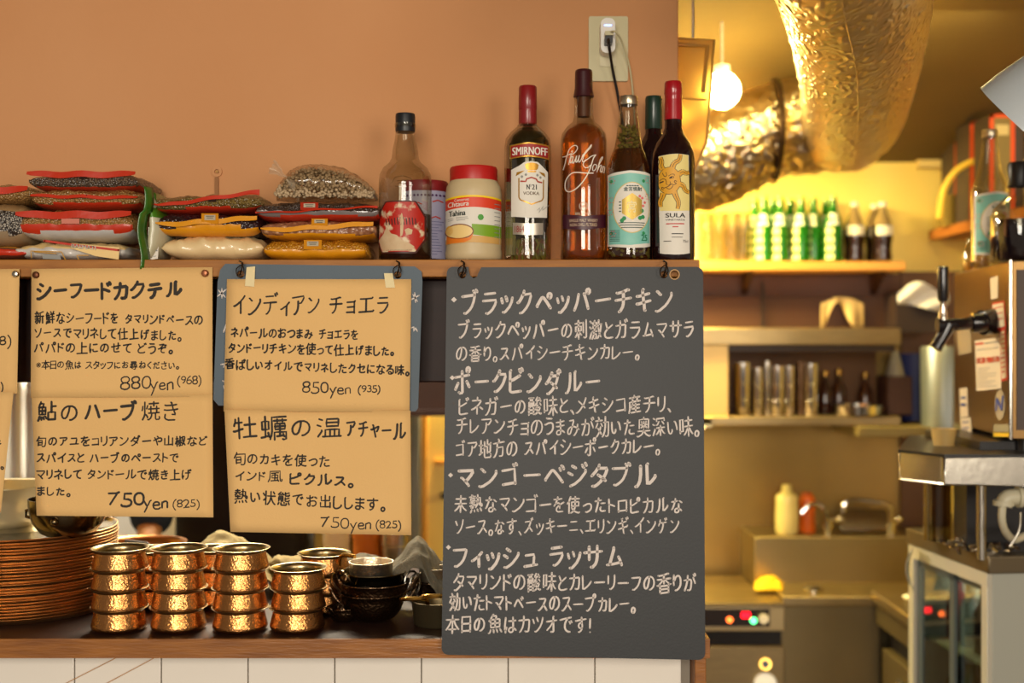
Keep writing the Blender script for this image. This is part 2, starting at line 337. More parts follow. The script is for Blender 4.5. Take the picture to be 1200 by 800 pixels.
[12479,[23,2,33,1,44,6,61,18,72,30],[85,22,79,27,76,27,74,30],[72,30,65,37,49,47],[72,30,74,30],[74,30,87,52,92,66,92,72,50,74],[18,44,38,62,46,73,50,74],[50,74,54,88]],
[12480,[22,-1,29,-2,48,8,56,14,69,28],[82,19,72,25,70,28],[69,28,69,29],[69,28,70,28],[70,28,70,29],[69,29,45,44],[69,29,70,29],[70,29,79,41,84,51,88,63,88,70],[14,42,21,46,34,59,42,70,46,71],[88,70,46,71],[88,70,93,78,88,88],[46,71,50,85],[105,84,101,92,96,95]],
[12481,[32,1,40,4,52,17,57,29,59,48],[15,48,59,48],[59,48,59,77],[59,48,100,48],[22,77,26,75,59,77],[59,77,84,83,89,81]],
[12483,[38,-1,46,-2,52,1,73,18,86,38,90,56],[33,37,27,55],[59,44,55,57,52,61]],
[12484,[33,4,40,2,46,5,58,12,74,26,88,47,95,67,97,75,96,76],[27,51,20,70,18,74,16,74],[58,59,50,80]],
[12486,[31,1,38,1,53,15,59,33,60,51],[15,51,60,51],[60,51,101,51],[28,80,88,80]],
[12487,[30,-1,37,0,51,13,57,28,59,50],[13,50,59,50],[59,50,99,50],[28,79,79,79],[95,79,90,89],[107,85,102,94]],
[12488,[43,2,44,53],[91,37,67,47,44,53],[44,53,43,85]],
[12489,[40,-1,40,51],[88,35,62,46,46,51,40,51],[40,51,39,83],[81,67,74,79],[95,73,90,83]],
[12491,[16,12,98,12],[26,69,87,69]],
[12493,[58,0,57,37],[17,23,34,28,49,36,57,37],[98,24,80,34],[57,37,59,42,68,48,83,63,84,66,84,70,58,71],[21,70,58,71],[58,71,58,87]],
[12495,[15,6,17,7,26,23,32,37,38,56,41,73],[100,8,89,40,74,74]],
[12497,[15,5,30,33,35,48,40,72],[98,6,90,32,73,72],[94,70,88,76,88,85,92,89,101,90,107,85,107,75,101,70,94,70]],
[12499,[90,4,44,2,36,3,30,6,27,10,27,46],[27,46,27,82,31,86],[27,46,50,51,83,63],[88,76,82,87],[101,81,97,89,94,91]],
[12500,[90,4,44,2,36,3,30,6,27,10,27,46],[27,46,27,82,31,86],[27,46,50,51,83,63],[92,70,85,76,85,84,89,89,95,91,101,89,104,86,105,78,100,71,92,70]],
[12501,[29,5,40,4,52,10,63,17,76,30,86,49,92,69,92,74,89,76,21,76]],
[12502,[29,4,37,2,48,7,62,16,74,28,85,49,90,66,90,74],[19,74,90,74],[90,74,91,84,84,92],[106,85,103,92,99,95]],
[12503,[29,4,37,2,48,7,62,16,74,28,85,49,90,66,90,73],[90,73,90,74],[90,73,105,73,109,77,111,83,107,91,102,93,95,92,90,86,90,74],[19,74,90,74]],
[12505,[96,16,75,41,53,63,48,65,43,64,36,57,14,30,15,27],[85,62,80,72],[100,68,95,78,89,81]],
[12506,[96,16,75,41,53,63,48,65,43,64,36,57,14,30,15,27],[86,58,93,58,97,60,100,65,101,71,99,76,95,79,87,80,82,78,79,74,79,64,86,58]],
[12509,[35,3,37,3,40,-1,53,-1,56,2,57,64],[14,17,31,40],[98,18,84,41],[14,64,57,64],[57,64,57,83],[57,64,98,64],[91,75,85,80,85,90,89,94,96,95,102,92,104,83,99,76,91,75]],
[12510,[74,2,69,9,59,18,57,24],[57,24,51,26,36,40,30,41],[57,24,68,33,87,53,87,55,95,65,96,73,16,74]],
[12512,[100,3,96,14,92,16],[13,8,26,8,31,10],[31,10,32,19,51,75,51,84],[31,10,49,10,92,16],[92,16,91,24,80,42]],
[12513,[17,3,23,3,35,10,45,18,65,40],[81,28,65,40],[65,40,65,42],[65,42,33,64],[65,42,70,46,75,54,84,74,85,80]],
[12515,[60,-5,48,38,48,45],[72,26,74,26,86,40,91,52],[21,42,28,41,45,45],[45,45,41,65,37,67],[45,45,48,45],[48,45,81,52,91,52]],
[12517,[22,6,73,6],[73,6,78,40,78,52,31,53],[73,6,93,6]],
[12518,[102,11,76,12],[14,12,76,12],[76,12,83,58,83,71,26,72]],
[12519,[85,-3,84,2],[84,2,84,31],[84,2,28,3],[33,31,84,31],[84,31,84,58],[30,58,84,58],[84,58,89,63]],
[12521,[38,3,46,1,60,7,73,16,88,34,92,44,93,53,20,54],[31,81,87,81]],
[12522,[46,3,52,1,66,8,76,18,80,26,84,45,84,83],[30,36,30,81]],
[12523,[9,3,16,3,24,12,30,23,35,48,36,81],[104,36,104,32,101,28,89,17,75,8,66,7,66,82,70,86]],
[12524,[99,42,86,29,73,20,67,18,66,16,42,6,32,6,31,80]],
[12525,[94,4,94,10],[22,5,22,10],[22,10,22,74,94,74],[22,10,94,10],[94,10,94,74]],
[12531,[18,6,24,4,37,6,69,22,75,28,77,28,95,47,101,56,101,66],[44,65,41,66,28,78,26,78]],
[12540,[17,44,99,44]],
[19978,[10,0,54,1],[105,0,54,1],[54,1,54,55],[54,55,54,90],[54,55,96,55]],
[20096,[18,3,18,8],[106,4,104,-2,98,-6,65,-6,61,-5,58,-2,57,8],[18,8,18,22],[18,8,57,8],[57,8,57,22],[57,8,96,8,97,22],[18,22,19,35,57,35],[18,22,57,22],[57,22,57,35],[57,22,97,22],[97,22,97,35,57,35],[57,35,57,47],[57,47,57,60],[57,47,24,47,23,60],[57,47,90,47,91,60],[23,60,23,74],[23,60,57,60],[57,60,57,72],[57,60,91,60],[91,60,91,73,64,74],[12,70,23,74],[57,72,28,73,26,75],[57,72,64,74],[23,74,26,75],[64,74,66,86,40,86,38,88],[26,75,27,81,32,86,38,88]],
[20181,[25,-4,24,61],[44,-1,73,-1],[73,-1,73,56],[73,-1,105,-1],[8,48,18,59,24,61],[41,56,73,56],[73,56,73,90],[73,56,106,56],[24,61,26,72,32,81,36,91]],
[20351,[24,-5,23,62],[40,-4,54,1,59,5,61,10],[110,-2,104,-5,89,-2,74,3,67,7,65,10],[61,10,46,26],[61,10,65,10],[65,10,72,27,72,36],[72,36,45,36,44,60,73,61],[72,36,73,37],[73,37,73,61],[73,37,103,37,103,59,101,61,73,61],[9,51,16,60,23,62],[73,61,73,80],[23,62,25,74,34,92],[40,80,73,80],[73,80,73,92],[73,80,106,80]],
[20986,[98,-3,98,2],[57,2,57,50],[57,2,17,2,16,34],[57,2,98,2],[98,2,98,34],[57,50,57,91],[57,50,23,50,22,81],[57,50,93,50,94,81]],
[21050,[36,-5,36,26],[80,-2,85,-5,95,-5,101,-2,101,90],[10,6,22,17,29,28,35,30],[59,13,44,25,36,26],[76,24,76,79],[36,26,35,30],[35,30,36,60],[49,36,56,36,59,39,59,60,36,60],[13,37,13,60,36,60],[36,60,36,78],[10,78,36,78],[36,78,36,92],[36,78,61,78]],
[21177,[57,-4,65,3,74,21,79,42,80,65],[12,-2,16,0,28,12,36,23],[80,-2,84,-5,97,-3,101,9,103,43,103,65,80,65],[48,10,43,18,36,23],[36,23,36,28],[36,28,33,29,25,39],[36,28,39,29,44,44],[11,43,11,46,17,53,23,64],[58,47,48,62],[67,65,80,65],[80,65,81,92],[11,76,34,76],[34,76,34,86,30,93],[34,76,56,76]],
[21619,[75,-5,74,36],[42,4,44,4,56,16,67,33,74,36],[104,5,93,16,84,32,75,39],[12,15,12,23],[12,23,12,81,33,82,34,23,12,23],[74,36,75,39],[75,39,75,42],[75,42,75,43],[75,42,79,45,105,45],[75,43,75,73],[75,43,73,43,72,45,47,45],[52,73,75,73],[75,73,75,91],[75,73,100,73]],
[22320,[106,11,105,3,101,-2,58,-2,55,1,53,7,53,49],[106,11,105,15],[10,15,22,20,24,23],[77,21,77,60],[24,23,32,24,37,27],[24,23,23,65],[88,27,90,25,97,25,101,32,101,70],[42,47,53,49],[53,49,54,54],[54,54,77,60],[54,54,53,82],[77,60,78,64],[78,64,101,70],[78,64,77,92],[9,65,23,65],[23,65,23,91],[23,65,36,65],[101,70,105,75]],
[22885,[6,-3,11,-5,18,-4,40,4,48,11,51,16,52,23],[107,-2,104,-4,98,-4,77,4,65,15,64,23],[11,23,52,23],[52,23,56,24],[64,23,56,24],[64,23,104,23],[56,24,56,30],[22,37,22,82,55,84],[93,37,93,81,91,83,55,84],[36,40,44,45,49,50,51,55],[79,40,68,48],[57,42,57,55],[51,55,35,56],[51,55,57,55],[57,55,57,56],[57,56,57,72],[57,56,80,56],[71,65,75,72],[42,66,39,71],[55,84,56,93]],
[23470,[24,-1,24,24,53,25],[24,-1,92,-1],[92,-1,92,24,53,25],[53,25,55,41],[55,41,32,42,33,64,81,64,83,62,82,42,55,41],[13,64,13,81,58,82],[102,64,101,81,58,82],[58,82,56,92,52,93]],
[23563,[60,-3,66,-6,80,-5,82,3,82,20],[43,3,31,12],[31,12,31,20],[9,20,31,20],[31,20,82,20],[82,20,82,32],[82,20,106,20],[12,32,24,32,30,34],[82,32,64,34,65,51,98,51,99,35,97,33,82,32],[30,34,30,50],[30,34,51,34],[30,50,13,51],[30,50,47,51],[22,63,89,63,90,76],[25,76,90,76],[90,76,89,89,22,89]],
[23665,[98,-4,98,4],[57,4,57,90],[57,4,17,4,17,67],[57,4,98,4],[98,4,98,68]],
[24907,[11,1,17,14],[103,1,97,15],[79,8,81,5,79,-1,76,-4,39,-4,36,-2,35,12],[62,12,60,16],[16,26,16,39],[36,27,40,25,49,26,50,39],[103,33,99,25,73,25,69,30,69,42],[16,39,16,51],[16,39,50,39],[50,39,50,51],[69,42,69,53],[69,42,78,43,97,50,101,50],[16,51,17,63,50,63,50,51],[16,51,50,51],[56,73,53,77,48,78],[102,73,102,69,99,65,71,65,69,70,69,81],[12,76,18,77],[18,77,39,76,48,78],[18,77,20,84,33,94],[48,78,46,86],[69,81,69,90],[69,81,76,81,96,88,101,88]],
[26032,[93,-4,93,53],[20,-1,24,-3,31,-3,32,-1,32,35],[59,-1,65,14,67,25,67,53],[51,8,52,13,47,23],[11,9,17,22],[10,35,32,35],[32,35,32,54],[32,35,54,35],[67,53,67,81,69,83,83,85,95,89,104,89],[67,53,93,53],[93,53,106,53],[32,54,20,55],[32,54,41,55],[9,55,20,55],[20,55,20,61,22,64,19,72],[41,55,45,71],[41,55,55,55],[11,81,34,81],[34,81,31,92,29,94,26,94],[34,81,53,81]],
[26041,[9,-3,14,-3,21,2,32,15,37,25,42,46],[61,-3,78,-4,82,-3,86,2,89,16,91,45,42,46],[42,46,44,72],[12,72,44,72],[44,72,59,72],[59,72,61,85,57,91],[59,72,103,72]],
[26085,[25,-3,25,4],[91,-3,91,4],[25,4,25,45],[25,4,91,4],[91,4,91,45],[25,45,25,84,90,84,91,45],[25,45,91,45]],
[26092,[68,-2,74,-5,90,-5,97,0,101,23,103,75,32,77],[30,6,30,12],[30,12,30,34],[30,12,66,12,67,34],[30,34,30,55,66,55,67,34],[30,34,67,34],[14,51,29,76,32,77],[32,77,35,91]],
[26410,[57,-5,57,36,54,39],[12,4,30,15,45,30,47,34,54,39],[103,4,84,16,70,30,61,42],[54,39,54,42],[54,42,51,45,12,45],[54,42,57,42],[57,42,57,73],[57,42,61,42],[61,42,64,45,103,45],[20,73,57,73],[57,73,57,91],[57,73,96,73]],
[26412,[57,-4,57,17],[11,16,14,17,33,38,43,55,46,68],[31,17,57,17],[57,17,57,68],[57,17,83,17],[103,17,100,18,80,40,70,58,69,68],[12,68,46,68],[46,68,57,68],[57,68,57,91],[57,68,69,68],[69,68,102,68]],
[26898,[22,-5,21,49],[69,-3,81,8,86,17,90,18],[45,-2,52,-3,55,0,55,51],[103,-1,93,17,90,18],[37,12,43,33,47,36],[74,18,68,32],[90,18,90,31],[7,20,7,24,11,31,15,46,21,49],[90,31,87,33,84,43,79,82],[90,31,94,32,98,44,104,73,104,82,79,82],[33,36,34,40,29,49,21,52],[21,49,21,52],[38,51,55,51],[55,51,55,74],[55,51,72,51],[21,52,22,70],[10,70,22,70],[22,70,22,92],[22,70,33,70],[55,74,55,90],[55,74,69,74]],
[28145,[71,-4,70,34],[13,0,27,29,26,31],[39,4,45,7,56,18,68,34],[103,4,98,6,89,15,75,34],[68,34,66,37,42,37],[68,34,70,34],[70,34,71,34],[71,34,71,48],[71,34,75,34],[75,34,77,37,102,37],[22,53,11,58],[38,53,44,53,48,56,59,70],[97,55,93,61,83,70],[41,74,41,86,101,86,101,75],[27,84,15,90]],
[28201,[33,-2,43,-2],[43,-2,43,33,62,34],[43,-2,62,-2],[62,-2,62,34],[62,-2,80,-2],[80,-2,80,34],[80,-2,98,-2],[98,-2,98,33,80,34],[98,-2,106,-2],[14,-1,29,27,28,31],[62,34,80,34],[24,52,10,59],[47,70,48,51,94,51,95,70],[47,70,48,88,93,88,95,86,95,70],[47,70,95,70],[30,84,17,90]],
[28608,[29,-4,37,5,42,21],[49,-4,59,-3,62,6,62,20,42,21],[69,-4,73,-4,77,-1,86,12,90,14],[11,-1,22,27],[100,2,93,13,90,14],[90,14,90,25],[42,21,42,35],[90,25,86,28,80,54,77,57],[90,25,94,28,98,43,101,60,101,70],[32,35,42,35],[42,35,48,35],[48,35,47,43,49,45,49,51],[48,35,66,35],[71,50,63,51],[71,50,73,52,73,55,77,57],[49,51,36,51,36,66],[49,51,63,51],[63,51,63,66],[20,52,10,59],[77,57,78,69,80,70],[36,66,36,82,47,82],[36,66,63,66],[63,66,63,81,47,82],[80,70,83,92],[80,70,101,70],[101,70,106,70],[23,82,13,90],[47,82,49,92]],
[28988,[41,-3,46,-4,57,4,63,17,63,30],[11,-2,20,14,24,26],[39,8,39,12,31,23,24,26],[106,9,108,4,107,-1,104,-5,88,-5,85,0,85,30],[24,26,25,91],[63,30,85,30],[63,30,59,31],[85,30,92,31],[46,31,59,31],[59,31,59,53],[92,31,92,53],[92,31,106,31],[9,47,12,56,13,69],[46,53,59,53],[59,53,59,66],[59,53,92,53],[92,53,92,66],[92,53,106,53],[35,55,41,72],[76,68,76,81],[50,81,76,81],[76,81,76,91],[76,81,102,81]],
[29087,[13,-5,22,9],[75,-4,73,-4,69,8],[45,-3,44,6],[101,-3,93,11],[56,21,67,33,72,45,74,46],[19,22,22,20,32,21,33,35],[11,33,33,35],[85,33,85,39,79,45,74,46],[33,35,34,42,41,45,43,50],[33,35,54,36],[107,37,109,29,106,22,101,22,97,28,95,48,95,75,76,75],[74,46,74,52],[43,50,13,51],[43,50,49,51],[74,52,69,53,63,57],[74,52,76,58,76,75],[65,75,76,75],[76,75,76,92],[10,85,34,85],[34,85,32,94,28,95],[34,85,55,85],[17,61,17,74,50,73,49,61,17,61]],
[29105,[8,-6,13,-5,22,9],[103,-4,94,10],[45,-3,44,6],[72,-3,69,8],[9,22,32,25],[32,25,32,42],[32,25,55,26,61,24,67,32,73,48],[106,40,108,36,107,25,105,23,101,23,99,25,96,32,95,75,76,76],[13,42,32,42],[32,42,32,49],[32,42,50,42],[85,42,79,47,73,48],[73,48,73,54],[10,53,23,60],[54,54,43,60],[73,54,64,57],[73,54,75,58,75,76],[11,70,32,70],[32,70,32,85],[32,70,53,70],[64,76,75,76],[75,76,76,76],[76,76,76,92],[15,85,32,85],[32,85,32,92],[32,85,50,85]],
[29281,[30,-5,30,33],[49,-1,78,0],[106,-1,78,0],[78,0,78,56],[6,30,10,29,30,33],[30,33,30,35],[30,35,30,69],[30,35,46,38],[9,55,11,65,14,69],[55,56,78,56],[78,56,78,91],[78,56,103,56],[14,69,15,86],[14,69,30,69],[30,69,30,92],[30,69,44,69]],
[29366,[32,-4,32,37],[45,-2,52,4,61,17,67,30,69,41,72,44],[105,-2,101,0,90,12,82,26,77,42,72,44],[16,28,24,35,32,37],[32,37,32,92],[72,44,73,57],[73,57,72,58],[73,57,105,58],[46,58,72,58],[72,58,72,91],[21,62,21,64,11,77],[100,74,91,88]],
[29987,[10,-3,17,19,18,57,43,57],[28,-3,65,-3],[65,-3,65,18],[65,-3,103,-3],[38,18,65,18],[65,18,65,37],[65,18,93,18],[30,28,35,35,39,37],[39,37,41,48],[39,37,65,37],[65,37,65,45],[65,37,96,37],[43,57,43,66,38,74],[43,57,76,58],[102,57,76,58],[76,58,77,65,80,70,79,81],[38,74,38,81],[17,81,38,81],[38,81,59,82],[79,81,59,82],[79,81,99,81],[59,82,56,92]],
[30002,[58,-5,58,31],[19,25,19,31],[96,26,96,31],[19,31,19,58],[19,31,58,31],[58,31,58,58],[58,31,96,31],[96,31,96,58],[19,58,19,85,58,85],[19,58,58,58],[58,58,58,85],[58,58,96,58],[96,58,96,85,58,85]],
[34851,[59,-6,59,25,81,25],[91,-5,95,-7,104,-5,105,24,81,25],[42,-3,44,6],[98,5,95,10],[8,6,23,8,24,10],[44,6,39,7,38,11],[44,6,47,11,50,32,50,88,105,88],[69,8,81,9],[81,9,81,25],[81,9,95,10],[24,10,24,39],[24,10,38,11],[95,10,93,17],[38,11,35,25],[81,25,81,37],[81,37,81,49],[81,37,63,37,62,49],[81,37,100,37,101,49],[12,39,24,39],[12,39,11,72,24,73],[24,39,24,73],[24,39,37,39,37,72,24,73],[62,49,62,60,81,60],[62,49,81,49],[81,49,81,60],[81,49,101,49],[101,49,100,60,81,60],[71,68,71,73],[92,68,92,73],[24,73,24,93],[58,73,71,73],[71,73,71,78],[71,73,92,73],[92,73,92,78],[92,73,106,73]],
[37198,[11,-5,11,3],[77,-5,89,-5,95,-2,96,66],[50,-4,50,3],[11,3,11,21],[11,3,50,3],[50,3,50,21],[11,21,11,35],[11,21,50,21],[50,21,50,38],[80,27,78,27,69,47,64,49],[11,35,11,67,23,67],[11,35,17,35,21,40,24,52,24,67],[50,38,50,66,36,67],[50,38,36,39,36,67],[63,66,96,66],[96,66,96,91],[96,66,105,66],[23,67,23,88],[23,67,24,67],[24,67,36,67],[36,67,36,88],[10,88,23,88],[23,88,36,88],[36,88,51,88]],
[37240,[10,-5,11,3],[47,-4,47,3],[59,-4,72,1,82,9],[108,-2,105,-4,101,-3,90,3,84,9],[11,3,47,3],[11,3,10,21],[47,3,47,21],[82,9,71,25,68,27],[82,9,84,9],[84,9,95,23,98,29,98,33,74,34],[10,21,10,35],[10,21,47,21],[47,21,47,38],[54,21,59,21,64,26,68,27],[68,27,69,32,71,34,74,34],[74,34,76,44,81,46],[10,35,10,66,22,67],[10,35,17,35,21,42,23,50,23,67],[47,38,47,67,35,67],[47,38,34,39,34,67],[59,44,75,61],[105,45,97,56],[22,67,22,88],[22,67,23,67],[23,67,34,67],[34,67,35,67],[35,67,35,88],[103,68,100,73,97,73],[97,73,97,77,93,85],[97,73,69,70,66,71,68,79,73,84,76,90],[10,88,22,88],[22,88,35,88],[35,88,48,88]],
[37329,[12,-2,57,-1],[103,-2,57,-1],[57,-1,57,34],[78,8,86,23],[36,9,28,24,24,25],[18,34,57,34],[57,34,57,58],[57,34,98,34],[57,58,32,58,30,59,30,62,28,64],[57,58,83,58,88,65],[7,60,12,58,24,64,28,64],[108,60,104,58,88,65],[28,64,31,68,45,77,53,86,59,88],[88,65,72,76,59,88],[59,88,59,91,62,94]],
[39080,[10,-4,18,15,21,31,21,86,92,86,93,33,96,7,98,0,101,-3,107,-2,109,9,107,14],[84,-1,82,5,79,6],[30,4,33,3,56,5],[56,5,56,28],[56,5,79,6],[79,6,75,18],[56,28,56,53],[56,28,36,28,36,53,56,53],[56,28,77,28,77,52,56,53],[56,53,56,69],[56,69,49,70,35,68,32,70],[56,69,58,71,71,73,81,72]],
[39321,[28,-2,28,16],[28,-2,89,-2],[89,-2,89,16],[28,16,28,32],[28,16,89,16],[89,16,89,32],[28,32,24,35,22,40],[28,32,89,32],[89,32,95,40],[8,37,12,35,22,40],[107,38,102,37,95,40],[22,40,41,54,46,59,48,65],[95,40,76,53,69,60,68,66],[57,44,56,65],[48,65,11,66],[48,65,56,65],[56,65,57,66],[57,66,57,86],[57,66,68,66],[68,66,104,66],[17,86,19,86,20,84,57,86],[57,86,84,91,91,90]],
[39770,[6,-5,13,-4,19,4,22,12],[74,-4,70,8,68,12,66,12],[105,-4,94,12],[46,-3,45,10,43,11],[57,25,57,46],[57,25,24,25,23,46],[57,25,92,25,93,46],[23,46,22,66],[23,46,57,46],[57,46,57,66],[57,46,93,46],[93,46,93,65,91,67,64,68],[12,62,22,66],[22,66,23,68,25,68],[57,66,25,68],[57,66,64,68],[25,68,29,78,36,86,40,87],[64,68,65,75,69,80,68,86,40,87],[40,87,41,92,46,95]],
[39822,[9,-5,14,5,15,14,18,16],[27,-1,27,13],[64,-1,64,36,82,37],[64,-1,102,-1],[102,-1,102,36,82,37],[41,1,38,14],[54,4,50,15,46,17],[32,27,32,45],[32,27,15,27,15,45],[32,27,49,27,49,45],[82,37,82,67],[15,45,14,64],[15,45,32,45],[32,45,32,64],[32,45,49,45],[49,45,49,63,35,64],[14,64,18,78,20,82,23,83],[14,64,32,64],[32,64,35,64],[35,64,40,82,23,83],[82,67,82,91],[82,67,106,67],[23,83,24,92]],
[39854,[9,-5,12,-1,15,13],[82,-5,82,24],[27,0,26,15],[42,1,40,10,37,15],[56,1,50,16,47,17],[61,24,82,24],[82,24,82,48],[82,24,106,24],[32,27,32,45],[32,27,15,27,15,45],[32,27,50,27,50,45],[15,45,14,64],[15,45,32,45],[32,45,32,64],[32,45,50,45],[50,45,50,63,36,64],[63,48,82,48],[82,48,82,70],[82,48,102,48],[14,64,15,71,18,75,19,80,23,83],[14,64,32,64],[32,64,36,64],[36,64,41,82,23,83],[62,70,71,70],[71,70,71,80,69,86,66,92,62,93],[71,70,82,70],[82,70,93,70],[93,70,93,79,99,91],[93,70,104,70],[23,83,24,93]]
]:
    GLY[chr(row[0])] = [[(q[i], q[i+1]) for i in range(0, len(q), 2)] for q in row[1:]]
def hand(m, text, x0, x1, y0, y1, h, wd, f, mi=0, slant=.07, rnd=.5):
    """handwritten line from (x0,y0) to (x1,y1) = centre line, letter height h, pen width wd"""
    lay = []; W = 0
    for c in text:
        if c == ' ': W += 40; continue
        if c not in GLY: continue
        xs = [p[0] for s in GLY[c] for p in s]; a, b = min(xs), max(xs)
        lay.append((c, W-a, a, b)); W += max(b-a, 8)+(23 if c not in 'yen0123456789()' else 12)
    k = (x1-x0)/max(W-14, 1)
    for c, off, a, b in lay:
        z = (.93 if 0x3040 < ord(c) < 0x3100 else 1.02)+R.uniform(-.10, .07)*rnd*2; dy = R.uniform(-4, 4)*rnd*2; rot = R.uniform(-.05, .05)*rnd*2; mid = (a+b)/2
        for s in GLY[c]:
            q = []
            for x, y in s:
                lx = (x-mid)*z; ly = (y-44)*z+(x-mid)*(slant+rot)
                X_ = x0+(off+mid+lx)*k-ly*rot*k; t = (X_-x0)/(x1-x0)
                q.append((X_, y0+(y1-y0)*t-(ly+dy)*h/104))
            m.strip(q, wd*R.uniform(.86, 1.12), f, mi, step=6)
    return m

# ================================================================ materials
plaster = mat('plaster', (206, 152, 106), .85, var=.5, vs=2.2, col2=(192, 132, 84), bump=.25, bs=45)
ceil_m = mat('ceiling_paint', (118, 96, 54), .8, var=.4, vs=3, col2=(98, 78, 42), bump=.15, bs=40)
kwall = mat('kitchen_paint', (238, 212, 124), .6, var=.4, vs=2, col2=(226, 192, 100))
oak = mat('oak', (166, 106, 44), .5, var=.8, vs=9, col2=(112, 64, 26), bump=.25, bs=30, stretch=(1.2, 8, 10), coat=.15)
shelfwood = mat('shelf_wood', (178, 118, 50), .6, var=.8, vs=9, col2=(132, 80, 32), bump=.2, bs=30, stretch=(1.2, 8, 10))
darkwood = mat('dark_wood', (46, 20, 14), .6, var=.5, vs=8, col2=(28, 10, 8), stretch=(1, 6, 6))
redwood = mat('red_brown_board', (66, 34, 16), .6, var=.4, vs=5, col2=(52, 26, 13))
tile_m = mat('glazed_tile', (238, 232, 222), .22, var=.3, vs=5, col2=(224, 216, 204), bump=.05, bs=20, coat=.4)
grout = mat('grout', (150, 140, 126), .9)
steel = mat('brushed_steel', (176, 152, 108), .36, metal=.9, var=.3, vs=14, col2=(140, 122, 92), stretch=(1, 1, 12), bump=.05, bs=40)
steel2 = mat('satin_steel', (190, 184, 172), .25, metal=1, bump=.05, bs=60)
polish = mat('polished_steel', (205, 200, 190), .14, metal=1)
floor_m = mat('kitchen_floor_tiles', (84, 62, 44), .6, var=.4, vs=3)
black = mat('black_plastic', (24, 20, 20), .35)
white = mat('white_plastic', (232, 228, 220), .35)
grey = mat('grey_plastic', (128, 128, 124), .5)
ivory = mat('ivory_plastic', (196, 186, 146), .45)
brass = mat('brass', (196, 150, 70), .25, metal=1)
copper = mat('hammered_copper', (206, 150, 92), .27, metal=1, var=.35, vs=14, col2=(180, 122, 68), bump=.28, bs=280, vor=0, detail=1)
copper_s = mat('smooth_copper', (192, 134, 80), .3, metal=1, var=.3, vs=20, col2=(160, 104, 58))
ink = mat('black_ink', (40, 33, 26), .7)
chalk = mat('chalk_marker', (226, 214, 206), .8, var=.25, vs=60)
kraft = mat('kraft_paper', (226, 184, 122), .85, var=.3, vs=6, col2=(216, 172, 108), bump=.12, bs=300)
board = mat('blackboard', (38, 41, 44), .5, var=.5, vs=3, col2=(30, 30, 33), bump=.05, bs=250, spec=.5)
board2 = mat('dusty_sheen_blackboard', (86, 100, 112), .6, var=.4, vs=7, col2=(74, 86, 96), bump=.05, bs=250)  # blue-grey is chalk dust plus the board's sheen put into the colour

# ================================================================ the setting
XL = -1.75
struct(M().box(-2.6, 1.9, -.6, 4.1, -.06, 0).build('floor', floor_m))
struct(M().add([(-2.6, -.6, 2.5), (1.9, -.6, 2.5), (1.9, 2.3, 2.5), (-2.6, 2.3, 2.5), (-2.6, 4.1, 2.023), (1.9, 4.1, 2.023),
                (-2.6, -.6, 2.6), (1.9, -.6, 2.6), (1.9, 2.3, 2.6), (-2.6, 2.3, 2.6), (-2.6, 4.1, 2.6), (1.9, 4.1, 2.6)],
               [(0, 3, 2, 1), (3, 4, 5, 2), (6, 7, 8, 9), (9, 8, 11, 10), (0, 1, 7, 6), (5, 4, 10, 11), (1, 2, 8, 7), (2, 5, 11, 8), (0, 6, 9, 3), (3, 9, 10, 4)]).build('ceiling', ceil_m))
struct(M().box(-2.6, 1.9, 4.0, 4.1, 0, 2.06).build('wall_back', kwall))
struct(M().box(1.8, 1.9, 2.3, 4.0, 0, 2.5).build('wall_right', kwall))
struct(M().box(-2.7, -2.6, 2.0, 4.0, 0, 2.5).build('wall_left', kwall))
ZS = Z(304, 2.0)                      # top of the bottle shelf
struct(M().box(XL, X(795, 2.2), 2.2, 2.3, ZS, 2.5).build('wall_front', plaster, bevel=.003))
# tiled wall below the counter
ZC = .963
wt = struct(M().box(XL, .303, 2.035, 2.13, 0, ZC-.031).build('wall_tiled', grout))
tw = .1472; t0 = X(494, 2.03)
tm = M().box(.001, tw-.001, -.008, 0, .001, .143)
tile0 = tm.build('tile', tile_m, origin=(0, 0, 0), bevel=.0012); first = True
for j in range(6):
    z = ZC-.031-.0005-(j+1)*.145
    for i in range(-9, 3):
        x = t0+i*tw
        if x+tw < XL+.05: continue
        if x+tw > .303 :
            if x > .29: continue
            e = M().box(x+.001, .302, 2.027, 2.035, z+.001, z+.144).build('tile', tile_m, wt, bevel=.0012); continue
        o = tile0 if first else tile0.copy()
        if not first: COL.objects.link(o)
        first = False; o.parent = wt; o.location = (x, 2.035, z)
struct(M().box(.304, X(826, 2.0), 1.985, 2.13, 0, ZC-.031).build('trim_1', oak, bevel=.002))
struct(M().box(.235, .29, 2.12, 2.2, ZC, ZS-.03).build('trim_2', darkwood, bevel=.002))
# counter board and shelf board, beam
ct = tag(M().box(XL, X(832, 1.955), 1.955, 2.62, ZC-.031, ZC).add([(XL, 1.9605, ZC+.0004), (X(832, 1.955)-.005, 1.9605, ZC+.0004), (X(832, 1.955)-.005, 2.615, ZC+.0004), (XL, 2.615, ZC+.0004)], [(0, 1, 2, 3)], 1).build('serving_counter', [oak, mat('shaded_counter_top', (48, 25, 17), .4, var=.4, vs=7, col2=(34, 17, 12), coat=.15)], bevel=0), 'long brown wooden counter board carrying the copper pots above white tiles', 'counter')  # top face coloured darker to hold the shade under the shelf
sh = tag(M().box(XL, X(820, 2.0), 2.0, 2.3, ZS-.029, ZS).build('display_shelf', shelfwood, bevel=.0015), 'narrow wooden shelf board under the bottles and spice bags', 'shelf')
struct(M().box(XL, .30, 2.07, 2.26, Z(448, 2.07), ZS-.03).build('trim_3', darkwood, bevel=.003))
